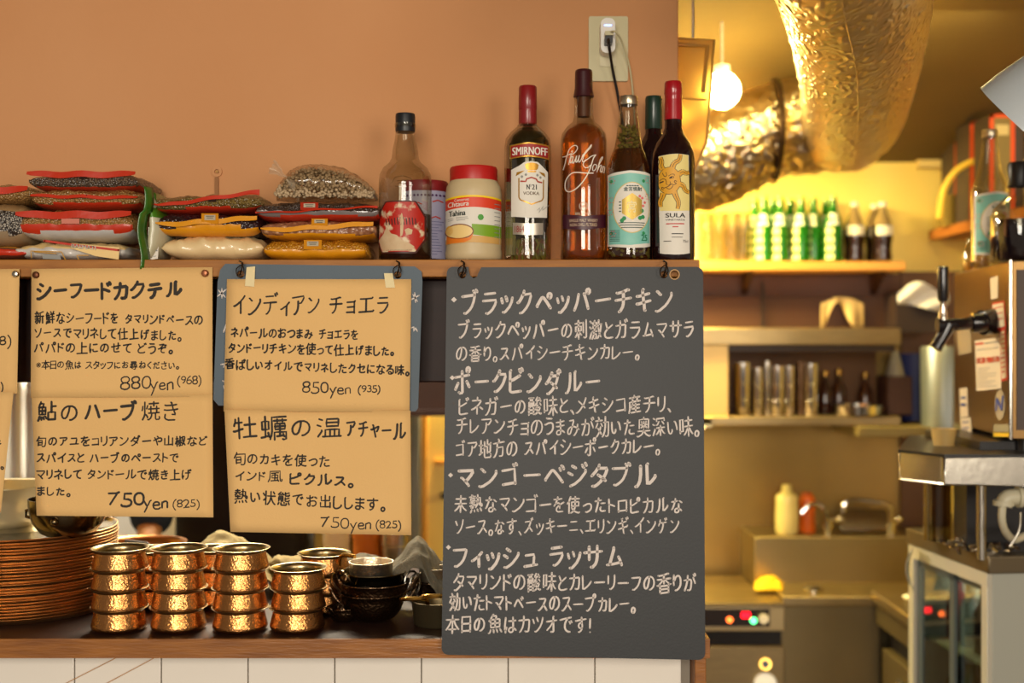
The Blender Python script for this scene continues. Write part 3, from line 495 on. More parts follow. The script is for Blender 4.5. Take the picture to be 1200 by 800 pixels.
# keyhole hook fixture in the plaster
hk = thing('keyhole_hook', 'old painted-over keyhole hook set in plaster above spice bags', 'hook', P(254, 210, 2.2))
m = M(); f = lambda x, y: P(x, y, 2.1955)
m.plate(circle(254, 201, 6, 20), f, .0045, holes=[circle(254, 201, 3, 12)[::-1]]); m.build('ring', plaster, hk)
M().plate(rrect(251.5, 207, 256, 234, 1.5), f, .0045).build('stem', mat('shaded_plaster', (150, 104, 66), .85), hk)
M().plate(circle(254, 201, 1.8, 10), f, .002).build('rivet', mat('dull_brass', (150, 110, 60), .5, metal=.6), hk)
# socket, charger and cables
so = thing('wall_socket', 'cream wall socket plate high on the plaster wall', 'socket', P(714, 57, 2.2))
m = M(); m.plate(rrect(690, 19, 736, 95, 2.5), lambda x, y: P(x, y, 2.192), .008); m.build('cover_plate', ivory, so, bevel=.0015)
M().plate(rrect(703, 27, 722, 78, 1), lambda x, y: P(x, y, 2.1895), .003).build('outlet_insert', mat('ivory_insert', (206, 196, 160), .4), so)
ch = thing('usb_charger', 'white plug-in charger with a blue light on the socket plate', 'charger', P(713, 45, 2.15))
M().plate(rrect(704, 21, 721, 62, 7), lambda x, y: P(x, y, 2.155), .033).build('charger_body', white, ch, bevel=.003)
M().plate(rrect(708, 28.5, 717, 30.5, .9), lambda x, y: P(x, y, 2.1545), .001).build('indicator_light', mat('led_blue', (130, 150, 255), emis=3), ch)
M().plate(rrect(709, 36, 719, 41, 1), lambda x, y: P(x, y, 2.135), .02).build('white_usb_plug', ivory, ch, bevel=.001)
M().plate(rrect(709, 41.5, 718, 50, 1), lambda x, y: P(x, y, 2.13), .025).build('black_usb_plug', black, ch, bevel=.001)
def cable(pts, r, m_, lab, n='cable'):
    w_ = [P(*p) for p in pts]
    return tag(M().tube(smoothpath(w_, 6), r, 8).build(n, m_, origin=w_[-1]), lab, 'cable')
cable([(713, 46, 2.128), (714, 56, 2.12), (718, 82, 2.16), (724, 112, 2.17), (731, 160, 2.185), (734, 240, 2.19), (734, 300, 2.19)], .0026, black, 'black cable hanging down from the white charger behind the bottles')
cable([(716, 37, 2.133), (722, 38, 2.125), (730, 52, 2.15), (738, 80, 2.17), (742, 115, 2.185), (745, 170, 2.193), (743, 230, 2.194), (740, 300, 2.194)], .0016, ivory, 'thin cream cable curving down from the white charger')
# translucent deflector behind the wall's end
cv = thing('plastic_deflector', 'translucent yellowish plastic deflector panel beyond the plaster wall edge', 'panel', P(812, 205, 2.4))
clr = mat('smoky_acrylic', (206, 168, 96), .3, trans=.55, ior=1.2, coat=.3)
f = lambda x, y: P(x, y, 2.40)
M().plate([(778, 44), (837, 47), (828, 165), (812, 207), (778, 232)], f, .003).build('sheet', clr, cv)
fm = mat('acrylic_edge', (190, 150, 70), .3, trans=.2)
M().tube([P(778, 44, 2.398), P(837, 47, 2.398), P(828, 166, 2.398), P(812, 207, 2.398), P(780, 231, 2.398)], .0028, 6).build('rim', fm, cv)
M().tube([P(790, 52, 2.394), P(829, 54, 2.394), P(824, 108, 2.394)], .0045, 6).build('inner_lip', fm, cv)
M().tube([P(778, 114, 2.394), P(828, 117, 2.394)], .002, 6).build('seam', fm, cv)
tag(M().tube([P(812, 60, 2.41), (X(812, 2.41), 2.41, 2.47)], .003, 6).build('hanging_wire', steel2), 'thin wire holding the plastic deflector panel from the ceiling', 'wire')

# ================================================================ menus
# --- big blackboard, leaning from the shelf hooks to the counter edge
def yb(py): return 1.985-.045*(py-312)/460
BF = lambda x, y: P(x, y, yb(y))
BT = lambda x, y: P(x, y, yb(y)-.0007)
bb = thing('menu_blackboard', 'large black menu board with white handwritten curry list', 'menu board', P(672, 768, yb(768)))
def corner(cx, cy, r, a): return [(cx+r*math.cos(math.radians(a+90*k/5)), cy+r*math.sin(math.radians(a+90*k/5))) for k in range(6)]
out = [(530, 312.5)]+[(549, 312.6), (549.5, 318), (551, 323), (555, 326), (559, 324), (561, 319), (564, 313)]+corner(816, 320.5, 8, 270)+corner(818.5, 765, 8, 0)+corner(525.5, 759, 8, 90)+corner(531, 320, 7.5, 180)[:-1]
holes = [circle(542, 322, 4.2, 14)[::-1], circle(778, 321.5, 4.5, 14)[::-1], circle(790.5, 321.5, 5.5, 14)[::-1]]
M().plate(out, BF, .006, holes=holes).build('board_panel', board, bb, smooth=20)
m = M(); ring = circle(790.5, 321.5, 5.6, 14); m.strip(ring+[ring[0]], 1.2, BT, cap=False); m.build('worn_hole_edge', mat('bare_hardboard', (190, 150, 104), .8), bb)
for n, (tx, ln) in enumerate((('heading', [
        ('ブラックペッパーチキン', 541, 789, 354, 351, 33, 3.1), ('ポークビンダルー', 533, 705, 448, 446, 33, 3.1),
        ('マンゴーベジタブル', 536, 770, 558, 556, 31, 3.1), ('フィッシュ ラッサム', 531, 732, 652, 652, 31, 3.0)]),
        ('description', [
        ('ブラックペッパーの刺激とガラムマサラ', 537, 814, 387, 385, 24, 1.9), ('の香り。スパイシーチキンカレー。', 535, 750, 414, 412, 21, 1.7),
        ('ビネガーの酸味と、メキシコ産チリ、', 538, 787, 476, 473, 23, 1.8), ('チレアンチョのうまみが効いた奥深い味。', 535, 820, 499, 500, 23, 1.7),
        ('ゴア地方の スパイシーポークカレー。', 534, 774, 526, 522, 22, 1.8), ('未熟なマンゴーを使ったトロピカルな', 533, 801, 590, 592, 22, 1.8),
        ('ソース。なす、ズッキーニ、エリンギ、インゲン', 534, 797, 617, 615, 21, 1.6), ('タマリンドの酸味とカレーリーフの香りが', 532, 817, 681, 683, 23, 1.9),
        ('効いたトマトベースのスープカレー。', 527, 745, 705, 708, 22, 1.9), ('本日の魚はカツオです!', 523, 694, 731, 732, 23, 1.9)]))):
    m = M()
    for t, x0, x1, y0, y1, h, wd in ln: hand(M(), t, x0, x1, y0, y1, h, wd*1.08, BT).build('chalk_'+tx, chalk, bb, smooth=0)
    if tx == 'heading':
        for cx, cy, r in ((532, 351, 3.4), (530, 442.5, 3), (528, 556.5, 3), (525.5, 641, 3)): M().fill(circle(cx, cy, r, 10), BT).build('chalk_bullet', chalk, bb, smooth=0)
# --- paper-covered board
bs = thing('small_blackboard', 'dusty grey-blue board hanging behind the taped kraft menu sheets', 'menu board', P(372, 478, 1.985))
F2 = lambda x, y: P(x, y, 1.988); F2T = lambda x, y: P(x, y, 1.9873)
out = [(264, 309), (486, 312)]+[(494, 318), (495, 330), (490, 478), (487, 482), (256, 475), (250, 468), (255, 330), (258, 316)]
M().plate(out, F2, .006, holes=[circle(282, 321, 4.5, 14)[::-1], circle(466, 322, 4.5, 14)[::-1]]).build('board_panel', board2, bs, smooth=20)
m = M()
for a in ([(255, 347), (265, 339)], [(256, 340), (264, 348)], [(260, 338), (260, 349)], [(482, 351), (491, 346)], [(484, 345), (489, 353)], [(486, 343), (487, 354)],
          [(262, 389), (265, 380)], [(482, 384), (485, 383), (485, 388), (487, 384), (489, 388)], [(259, 427), (264, 426), (262, 430)], [(261, 446), (263, 447)], [(262, 452), (263, 456)]):
    m.strip(a, 1.5, F2T)
m.build('chalk_marks', chalk, bs, smooth=0)

def sheet(name, label, cs, yf, lines, extra=(), parent=None, shadow=0):
    """paper through four corners (TL,TR,BR,BL), depth by yf(px,py)"""
    tl, tr, br, bl = cs
    def uv(u, v):
        a = (tl[0]+(tr[0]-tl[0])*u, tl[1]+(tr[1]-tl[1])*u); b = (bl[0]+(br[0]-bl[0])*u, bl[1]+(br[1]-bl[1])*u)
        x, y = a[0]+(b[0]-a[0])*v, a[1]+(b[1]-a[1])*v
        return P(x, y, yf(x, y))
    base = P((bl[0]+br[0])/2, max(bl[1], br[1]), yf((bl[0]+br[0])/2, bl[1]))
    t = thing(name, label, 'menu sheet', base, 'handwritten kraft menu sheets')
    o = M().grid(uv, 16, 12).build('paper', kraft, t, smooth=60)
    s = o.modifiers.new('thickness', 'SOLIDIFY'); s.thickness = .0003; s.offset = -1
    fT = lambda x, y: P(x, y, yf(x, y)-.0006)
    for k, ls in lines.items():
        for tx, x0, x1, y0, y1, h, wd in ls: hand(M(), tx, x0, x1, y0, y1, h, wd*1.18, fT).build(k, ink, t, smooth=0)
    return t
YA = lambda x, y: 1.994-.012*max(0, (y-335)/130)-.003*math.sin(x/45)
sheet('menu_sheet', 'kraft menu sheet with bold black heading pinned to shelf beside green bag, 880yen', [(37, 315), (249, 313), (249, 465), (36, 466)], YA, {
    'ink_heading': [('シーフード', 44, 131, 341, 339, 23, 3.2), ('カクテル', 134, 215, 341, 338, 23, 3.2)],
    'ink_text': [('新鮮なシーフードを', 41, 139, 372, 373, 15, 1.5), ('タマリンドベースの', 147, 238, 373, 375, 13, 1.5),
                 ('ソースでマリネして仕上げました。', 41, 213, 389, 393, 14, 1.5), ('パパドの上にのせて どうぞ。', 40, 203, 407, 408, 14, 1.5),
                 ('※本日の魚は スタッフにお尋ねください。', 43, 210, 427, 428, 10, 1.1)],
    'ink_price': [('880', 142, 176, 447, 447, 21, 1.6), ('yen', 177, 202, 450, 448, 19, 1.5), ('(968)', 208, 235, 445, 444, 13, 1.2)]})
YA2 = lambda x, y: 1.983+.004*(y-465)/140-.003*math.sin(x/40)-.010*max(0, (y-560)/47)**2
sheet('menu_sheet', 'kraft menu sheet offering herb grilled fish, 750yen, hanging nearest the copper plates', [(37, 463), (249, 462), (250, 606), (43, 604)], YA2, {
    'ink_heading': [('鮎の', 44, 93, 482, 483, 25, 2.2), ('ハーブ', 100, 161, 482, 481, 23, 2.8), ('焼き', 166, 210, 481, 482, 24, 1.7)],
    'ink_text': [('旬のアユをコリアンダーや山椒など', 43, 244, 517, 516, 13, 1.5), ('スパイスと ハーブのペーストで', 43, 210, 536, 536, 13, 1.5),
                 ('マリネして タンドールで焼き上げ', 43, 225, 555, 556, 13, 1.5), ('ました。', 44, 83, 575, 576, 12, 1.5)],
    'ink_price': [('750', 127, 168, 584, 584, 21, 2.3), ('yen', 169, 196, 588, 588, 19, 1.7), ('(825)', 203, 233, 589, 589, 12, 1.2)]})
YB = lambda x, y: 1.984-.004*math.sin((x-263)/70)-.004*(y-327)/150
sheet('menu_sheet', 'kraft menu sheet taped to the grey-blue board with 850yen price', [(266, 327), (482, 327), (480, 483), (262, 482)], YB, {
    'ink_heading': [('インディアン', 274, 376, 357, 357, 27, 1.9), ('チョエラ', 386, 457, 357, 356, 26, 1.9)],
    'ink_text': [('ネパールのおつまみ', 271, 367, 389, 391, 13, 1.6), ('チョエラを', 374, 420, 391, 392, 13, 1.5),
                 ('タンドーリチキンを使って仕上げました。', 268, 462, 407, 411, 13, 1.6), ('香ばしいオイルでマリネしたクセになる味。', 264, 480, 426, 434, 13, 1.6)],
    'ink_price': [('850', 355, 384, 453, 453, 18, 1.5), ('yen', 387, 410, 455, 455, 16, 1.3), ('(935)', 420, 445, 455, 455, 11, 1.2)]})
YB2 = lambda x, y: 1.975+.004*math.sin((x-263)/70)-.006*(y-481)/145
sheet('menu_sheet', 'kraft menu sheet for warm oyster pickle, 750yen, hanging lowest between bowls and blackboard', [(263, 480), (481, 481), (482, 627), (270, 623)], YB2, {
    'ink_heading': [('牡蠣の', 273, 367, 500, 502, 27, 2.2), ('温', 372, 402, 500, 500, 23, 1.9), ('アチャール', 406, 476, 501, 505, 23, 2.1)],
    'ink_text': [('旬のカキを使った', 275, 387, 537, 540, 15, 1.5), ('インド', 276, 312, 557, 558, 14, 1.4), ('風', 314, 333, 558, 558, 15, 1.4), ('ピクルス。', 340, 415, 560, 564, 15, 2.0),
                 ('熱い状態でお出しします。', 275, 452, 580, 592, 17, 1.6)],
    'ink_price': [('750', 376, 408, 611, 612, 17, 1.5), ('yen', 411, 434, 613, 613, 16, 1.3), ('(825)', 441, 469, 613, 614, 12, 1.2)]})
sheet('menu_sheet', 'upper kraft menu sheet cut off beside the dark beam gap', [(-190, 316), (23, 315), (20, 461), (-192, 463)], YA, {
    'ink_price': [('(968)', -25, 12, 399, 398, 15, 1.4), ('(825)', -23, 3, 452, 452, 13, 1.2)]})
YA3 = lambda x, y: 1.980-.05*max(0, (y-500)/110)**2-.003*math.sin(x/40)
sheet('menu_sheet', 'lower kraft menu sheet curling away beside the grey curtain', [(-190, 460), (16, 459), (1, 600), (-185, 604)], YA3, {
    'ink_text': [('キ', -7, 2, 520, 520, 12, 1.5), ('た。', -10, 5, 543, 546, 10, 1.4)]})
# pins, tapes, hooks
def pin(px, py, col, lab):
    c = P(px, py, 1.99); m = M()
    m.tube([c+Vector((0, .012, 0)), c+Vector((0, -.001, 0)), c+Vector((0, -.0035, 0)), c+Vector((0, -.0042, 0))], [.0055, .006, .0045, .0015], 14)
    tag(m.build('drawing_pin', col, origin=c), lab, 'pin', 'drawing pins')
pin(18, 321, steel2, 'silver drawing pin in the cut-off kraft sheet')
pin(42, 322, mat('dark_bronze', (92, 52, 30), .4, metal=.7), 'dark brown drawing pin above the bold seafood heading')
pin(240, 320, mat('old_copper_pin', (150, 92, 62), .4, metal=.7), 'reddish copper drawing pin near the grey-blue board')
tape = mat('masking_tape', (224, 206, 158), .6, bump=.2, bs=200)
for i, (q, lab) in enumerate((([(289, 313), (299, 312), (298, 336), (287, 335)], 'strip of cream tape above the kraft sheet, nearest the green bag'),
                              ([(450, 320), (460, 320), (463, 337), (452, 337)], 'small cream tape square above the kraft sheet near the blackboard'))):
    o = M().plate(q, lambda x, y: P(x, y, 1.9795 if y > 325 else 1.9855-.001*(y-312)*.3), .0004).build('masking_tape', tape, origin=P(q[2][0], q[2][1], 1.984))
    tag(o, lab, 'tape', 'masking tape strips')
rust = mat('dark_iron', (48, 36, 26), .4, metal=.7)
for px, lab in ((282, 'iron cup hook holding the grey-blue board, nearer the spice bags'), (466, 'iron cup hook at the jar end of the grey-blue board'),
                (542, 'iron cup hook through the notched side of the large blackboard'), (779, 'iron cup hook below the wine bottle holding the large blackboard')):
    c = P(px, 306, 2.0); t = thing('cup_hook', lab, 'hook', c, 'cup hooks screwed into the shelf edge'); s = .00143
    M().tube(smoothpath([P(px-1, 305, 2.012), P(px-1, 306, 1.99), P(px+2, 308, 1.972), P(px+1, 316, 1.968), P(px-1, 322, 1.975), P(px-2, 322, 1.99)], 4), .0014, 8).build('wire_hook', rust, t)
    M().tube(smoothpath([P(px+3, 309, 1.985), P(px-5, 315, 1.974), P(px-3, 324, 1.972), P(px+4, 318, 1.973), P(px+1, 308, 1.978)], 4), .0009, 6).build('twisted_wire', rust, t)

# ================================================================ bottles and jars on the shelf
def prof(pts, Y, top=None):
    """[(r_px, y_px)] listed from base to mouth -> lathe profile in metres from the shelf top"""
    return [(r*Y/F, Z(y, Y)-ZS if i else 0) for i, (r, y) in enumerate(pts)]
def front(cx, Y, rpx, eps=.0003):
    """map picture-plane px to the front half of an upright cylinder"""
    xc = X(cx, Y); r = rpx*Y/F if not callable(rpx) else None
    def f(x, y):
        rr = (rpx(y) if callable(rpx) else rpx)*Y/F+eps; d = (x-cx)*Y/F; d = max(-rr*.995, min(rr*.995, d))
        return Vector((xc+d, Y-math.sqrt(rr*rr-d*d), Z(y, Y)))
    return f
def base(cx, Y): return Vector((X(cx, Y), Y, ZS))
def lath(m, cx, Y, pts, mi=0, seg=40): return m.lathe(prof(pts, Y), X(cx, Y), Y, ZS, seg, mi)
def lath2(cx, Y, pts, seg=40, sm=None):
    return M().lathe([(r*Y/F, Z(y, Y)) for r, y in pts], X(cx, Y), Y, 0, seg)
glass = clear('clear_bottle_glass', (235, 232, 220), .16, .04)
L_white = mat('label_paper_white', (222, 216, 204), .6)
L_cream = mat('label_cream', (226, 206, 130), .6)
L_black = mat('label_black_print', (34, 28, 26), .6)
L_red = mat('label_red_print', (150, 26, 26), .5)
L_gold = mat('label_gold_print', (186, 136, 46), .35, metal=.5)
L_grey = mat('label_grey_print', (140, 140, 136), .6)
B0 = 306.4  # base line

# --- clear bottle, black cap, worn red label
Y = 2.075; cx = 475
b = thing('glass_bottle', 'clear glass bottle with black cap and worn red octagonal label', 'bottle', base(cx, Y), 'bottles on the display shelf')
pts = [(0, 306), (29, 306), (31, 303), (31, 215), (30, 205), (26, 197), (19, 191), (16, 186), (15, 176), (12.5, 165), (11, 155), (11, 150), (12.5, 149), (12.5, 145)]
lath2(cx, Y, pts, 48).build('bottle_glass', glass, b, smooth=60)
lath2(cx, Y, [(0, 305), (28, 305), (29.5, 302), (29.5, 252), (0, 251.5)]).build('dark_liquid', mat('dark_brown_liquid', (34, 12, 12), .12, coat=.5), b)
lath2(cx, Y, [(0, 155), (11.3, 155), (11.6, 152), (11.6, 136), (11, 133.5), (0, 133)]).build('cap', mat('black_cap', (28, 30, 34), .4), b, bevel=.0005)
f = front(cx, Y, 31.3); oc = [(447, 252), (455, 240), (489, 240), (499, 257), (499, 282), (489, 297), (450, 297), (445, 285)]
wl = mat('worn_red_print', (176, 28, 10), .5, var=3.5, vs=46, col2=(214, 194, 160), detail=6)
for n_ in wl.node_tree.nodes:
    if n_.type == 'VALTORGB': n_.color_ramp.elements[0].position = .53; n_.color_ramp.elements[1].position = .62
m = M().fill([(445, 252), (454, 238.5), (490, 238.5), (501, 256), (501, 283), (490, 299), (449, 299), (443.6, 286)], f, step=1.5); m.build('label_edge', mat('label_dark_edge', (70, 26, 20), .5), b)
f = front(cx, Y, 31.3, .0006); M().fill(oc, f, step=1.5).build('label', wl, b)
f = front(cx, Y, 31.3, .0009); m = M().fill([(445, 283), (452, 276), (456, 268), (461, 276), (468, 278), (474, 284), (482, 287), (488, 291), (485, 296), (451, 296)], f, step=1.2)
m.fill([(472, 256), (474, 252), (476, 262), (475, 278), (472, 280)], f, step=.8); m.fill([(477, 272), (481, 270), (486, 272), (485, 277), (479, 278)], f, step=1)
m.build('bare_label_paper', mat('bare_label', (214, 196, 160), .7, var=.5, vs=60, col2=(190, 150, 110)), b)
m = M(); R2 = R
for k in range(11): m.strip([(455+k*3.4, 259+R.uniform(-1, 1)), (455.8+k*3.4, 266)], 1.1, f, step=2)
for k in range(7): m.strip([(456+k*4.4, 295.3), (458+k*4.4, 295)], 1.0, f, step=2)
m.build('faded_print', L_black, b)['kind'] = 'stuff'
m = M()
for a in ([(462, 218), (466, 212), (475, 210), (484, 213), (487, 220), (478, 223), (466, 222)], [(468, 216), (481, 215)], [(469, 219), (480, 219)]): m.tube([f(*p) for p in a], .0007, 5)
m.build('embossed_crest', glass, b)
# --- can behind it
Y = 2.145; cx = 498
b = thing('food_can', 'lavender printed can with dark red lid behind the black-capped clear bottle', 'can', base(cx, Y))
lath2(cx, Y, [(0, 304.5), (26, 304.5), (26.5, 302), (26.5, 224), (0, 223)]).build('can_body', mat('lavender_label', (158, 160, 196), .45, var=.3, vs=20, col2=(186, 180, 204)), b)
lath2(cx, Y, [(26.6, 226), (27.2, 225), (27.2, 216), (26, 213.5), (0, 213)]).build('lid', mat('dark_red_lid', (132, 30, 34), .4), b)
f = front(cx, Y, 26.8); m = M()
for k in range(12): m.fill(circle(475+k*4.2, 231.5, 1.5, 8), f, step=1)
m.build('dotted_border', mat('purple_print', (78, 34, 90), .5), b)
m = M()
for i, (y, a, c) in enumerate(((239, 509, 520), (242, 488, 496), (258, 507, 517))): m.strip([(a, y), ((a+c)/2, y-2), (c, y)], 1.5, f)
m.build('red_print', mat('orange_red_print', (190, 60, 44), .5), b)
m = M()
for k in range(12): m.strip([(507, 262+k*3.4), (507+R.uniform(6, 14), 262+k*3.4)], .7, f)
m.build('fine_print', mat('violet_print', (110, 106, 150), .5), b)
# --- tahini jar
Y = 2.08; cx = 555
b = thing('tahini_jar', 'beige plastic tahini jar with red lid and green-white label', 'jar', base(cx, Y))
lath2(cx, Y, [(0, 306.2), (30, 306), (33, 303), (33.4, 297), (32.4, 292), (32.6, 240), (33, 228), (31.5, 219), (27.5, 213), (26.5, 209), (0, 209)]).build('jar_body', mat('sesame_plastic', (206, 184, 142), .45, var=.2, vs=30), b, smooth=60)
lath2(cx, Y, [(26.5, 213), (27.8, 212.5), (28, 199), (27, 196.8), (24, 196.2), (0, 196)]).build('lid', mat('red_lid', (178, 26, 22), .4), b)
rr = 32.9; f = front(cx, Y, rr); red = mat('label_tomato_red', (214, 60, 28), .5); grn = mat('label_green', (120, 160, 30), .5)
def sx(u): return 518+u*74/789
def sy(v): return 225+v*75/800
def bandp(a, b_, c, d): return [(522.4, sy(a)), (555, sy(b_)), (587.4, sy(a)+.6), (587.4, sy(c)+.6), (555, sy(d)), (522.4, sy(c))]
def curve(v0, v1, sag=2.6):
    top = [(522.5+65*k/12, sy(v0)-sag*math.sin(PI*k/12)) for k in range(13)]; bot = [(522.5+65*k/12, sy(v1)-sag*math.sin(PI*k/12)) for k in range(13)]
    return top+bot[::-1]
M().fill(curve(105, 672), f, step=2).build('label', L_white, b)
f = front(cx, Y, rr, .0005)
M().fill(curve(105, 130), f).build('yellow_stripe', mat('label_yellow', (238, 196, 20), .5), b)
m = M().fill(curve(128, 252), f); m.build('red_band', red, b)
m = M().fill([(554, sy(430)), (587.4, sy(445)), (587.4, sy(600)), (554, sy(560))], f); m.build('green_field', grn, b)
m = M().fill([(522.5, sy(610)), (555, sy(570)), (587.4, sy(590)), (587.4, sy(670)), (555, sy(655)), (522.5, sy(672))], f); m.build('wood_print', mat('label_tan', (206, 160, 88), .5), b)
f = front(cx, Y, rr, .0008)
M().fill(circle(sx(225), sy(520), 17.4, 28, 8.8), f, step=1.2).build('bowl_rim_print', mat('label_brown', (120, 60, 30), .5), b)
M().fill([(524, sy(560)), (530, sy(600)), (550, sy(600)), (556, sy(540)), (553, sy(620)), (545, sy(655)), (524, sy(665))], f, step=1.2).build('bowl_side_print', mat('label_orange', (222, 120, 30), .5), b)
f = front(cx, Y, rr, .0011)
M().fill(circle(sx(225), sy(520), 16, 28, 7.6), f, step=1.2).build('tahini_print', mat('label_cream_yellow', (232, 200, 130), .5), b)
M().fill(circle(sx(100), sy(505), 5, 16, 5.5), f, step=1.2).build('spoon_print', mat('label_ochre', (214, 156, 50), .5), b)
M().fill(circle(sx(493), sy(348), 3.5, 16), f, step=1).build('green_badge', mat('badge_green', (70, 150, 50), .5), b)
m = M(); printed(m, 'Tahina', sx(98), sx(305), sy(268), sy(335), f, slope=-1.2, bold=.25); m.build('name_lettering', mat('label_dark_green', (26, 44, 36), .5), b)
m = M(); printed(m, 'Chtaura', sx(80), sx(345), sy(160), sy(222), f, slope=-1.5, shear=.12, bold=.2); printed(m, 'Conserves', sx(165), sx(350), sy(118), sy(155), f, slope=-.7, shear=.12)
m.build('white_lettering', L_white, b)
m = M()
for y, a, c in ((365, 80, 150), (385, 85, 150), (350, 190, 330), (368, 190, 340), (385, 195, 300)): m.strip([(sx(a), sy(y)), (sx(c), sy(y)-.5)], .45, f)
for k in range(9): m.strip([(580, sy(180+k*50)), (586, sy(180+k*50))], .8, f)
m.build('fine_print', L_grey, b)
# small gold topped can behind the jar
Y = 2.155; cx = 571
b = thing('small_can', 'small brass-topped can peeking up behind the red-lidded jar', 'can', base(cx, Y))
lath2(cx, Y, [(0, 303.6), (9, 303.5), (9.5, 300), (9.5, 205), (0, 204.5)]).build('can_body', mat('tan_can', (160, 130, 90), .5), b)
lath2(cx, Y, [(8, 205), (8.5, 204), (8.5, 197), (7.5, 195.5), (0, 195)]).build('lid', brass, b)

# --- vodka bottle with pickled chillies
Y = 2.07; cx = 618.5
b = thing('vodka_bottle', 'vodka bottle with red capsule and white crest label, holding green chillies', 'bottle', base(cx, Y), 'bottles on the display shelf')
pts = [(0, 306.5), (25, 306), (27, 303), (27.2, 300), (27.2, 172), (26, 163), (20, 155), (13, 149), (10.5, 145), (10, 140), (10, 106)]
lath2(cx, Y, pts, 48).build('bottle_glass', glass, b, smooth=60)
liq = mat('murky_olive_liquid', (48, 40, 12), .12, var=.7, vs=26, col2=(20, 14, 6), coat=.4)
lath2(cx, Y, [(0, 281), (22, 281), (22.5, 270), (24.8, 262), (25.2, 175), (24, 165), (18, 157), (11.5, 151), (0, 150.5)]).build('dark_liquid', liq, b, smooth=60)
m = M(); ch_m = mat('pickled_chilli', (136, 128, 48), .3, var=.5, vs=40, col2=(80, 74, 20), coat=.4)
for k in range(46):
    a = R.uniform(PI, 2*PI); rad = R.uniform(.55, .86)*25.5*Y/F; z = Z(R.uniform(262, 304), Y); c = Vector((X(cx, Y)+rad*math.cos(a), Y+rad*math.sin(a), z))
    d = Vector((R.uniform(-.5, .5), 0, R.uniform(.5, 1))).normalized()*R.uniform(.006, .011)
    m.tube([c-d, c-d*.3, c+d*.4, c+d], [.001, .0028, .0024, .0006], 6)
for k in range(6):
    a = PI*1.05+k*.14; rad = .026*Y/2.07*1.38
    m.tube([Vector((X(cx, Y)+rad*math.cos(a), Y+rad*math.sin(a), Z(y, Y))) for y in (300, 285, 262, 240)], [.002, .003, .0026, .001], 6)
o = m.build('green_chillies', ch_m, b); o['kind'] = 'stuff'
lath2(cx, Y, [(10.3, 147), (10.8, 146), (10.6, 130), (10.6, 129), (10.9, 128.5), (10.6, 103), (9.5, 101.2), (0, 101)]).build('capsule', mat('red_capsule', (132, 22, 26), .35, coat=.3), b, smooth=50)
rr = 27.5; f = front(cx, Y, rr)
def vx(u): return 585+u*70/933
def vy(v): return 190+v*60/800
M().fill([(597.5, 173.5), (619, 171), (643, 173), (643, 189.5), (619, 187.5), (597.5, 189.5)], f, step=2).build('gold_frame', L_gold, b)
lab = [(vx(187), vy(160)), (vx(300), vy(110)), (vx(395), vy(50)), (vx(500), vy(38)), (vx(600), vy(50)), (vx(680), vy(120)), (vx(755), vy(190)), (vx(752), 257), (619, 258), (599, 256)]
M().fill(lab, f, step=1.2).build('label', L_white, b)
M().fill([(601, 263), (618, 264.5), (636, 263.5), (636, 277), (618, 278), (601, 276.5)], f, step=1.5).build('silver_band', mat('silver_foil_label', (196, 186, 170), .35, metal=.7), b)
f = front(cx, Y, rr, .0006)
M().fill([(598.6, 175), (619, 172.6), (642, 174.6), (642, 188), (619, 186), (598.6, 188)], f, step=2).build('red_banner', L_red, b)
f = front(cx, Y, rr, .0009)
m = M(); printed(m, 'SMIRNOFF', 600.5, 641, 176.5, 185.5, f, bold=.3); m.build('white_lettering', L_white, b)
m = M()
m.fill([(vx(u), vy(v)) for u, v in ((398, 90), (430, 70), (500, 60), (580, 70), (610, 95), (600, 150), (575, 175), (440, 175), (410, 150))], f, step=1)
m.fill([(vx(440), vy(185)), (vx(575), vy(185)), (vx(570), vy(210)), (vx(440), vy(208))], f, step=1)
m.fill([(vx(u), vy(v)) for u, v in ((270, 205), (395, 180), (330, 225), (258, 262))], f, step=1); m.fill([(vx(u), vy(v)) for u, v in ((610, 195), (705, 215), (715, 275), (650, 235))], f, step=1)
m.strip([(vx(u), vy(v)) for u, v in ((305, 300), (305, 590), (330, 630), (420, 665), (500, 700), (590, 665), (660, 635), (682, 590), (684, 320))], 1.4, f, step=2)
m.build('gold_crest', L_gold, b)
m = M(); m.strip([(vx(u), vy(v)) for u, v in ((335, 345), (410, 350), (425, 310), (500, 288), (570, 310), (595, 350), (655, 360))], 1.7, f, step=1.5); m.build('red_ribbon', mat('ribbon_red', (166, 50, 30), .5), b)
m = M(); printed(m, 'N', vx(425), vx(470), vy(395), vy(472), f, bold=.2); printed(m, 'o', vx(475), vx(495), vy(392), vy(430), f); printed(m, '21', vx(508), vx(578), vy(395), vy(472), f, bold=.2)
m.build('number_lettering', L_black, b)
m = M(); printed(m, 'VODKA', vx(372), vx(618), vy(505), vy(555), f, bold=.1)
for u, v in ((352, 275), (412, 245), (590, 250), (637, 283)): pass
m.build('name_lettering', mat('label_dark_gold', (90, 66, 30), .5), b)
m = M()
for u, v in ((352, 275), (412, 245), (590, 250), (637, 283)): m.fill(circle(vx(u), vy(v), 1.6, 10), f, step=1)
m.strip([(629, 249), (632, 246), (631, 252), (636, 244), (635, 249), (643, 242)], .5, f)
m.build('grey_medals', L_grey, b)
m = M(); printed(m, '1864', 603, 614, 267, 274.5, f); m.build('red_year', L_red, b)

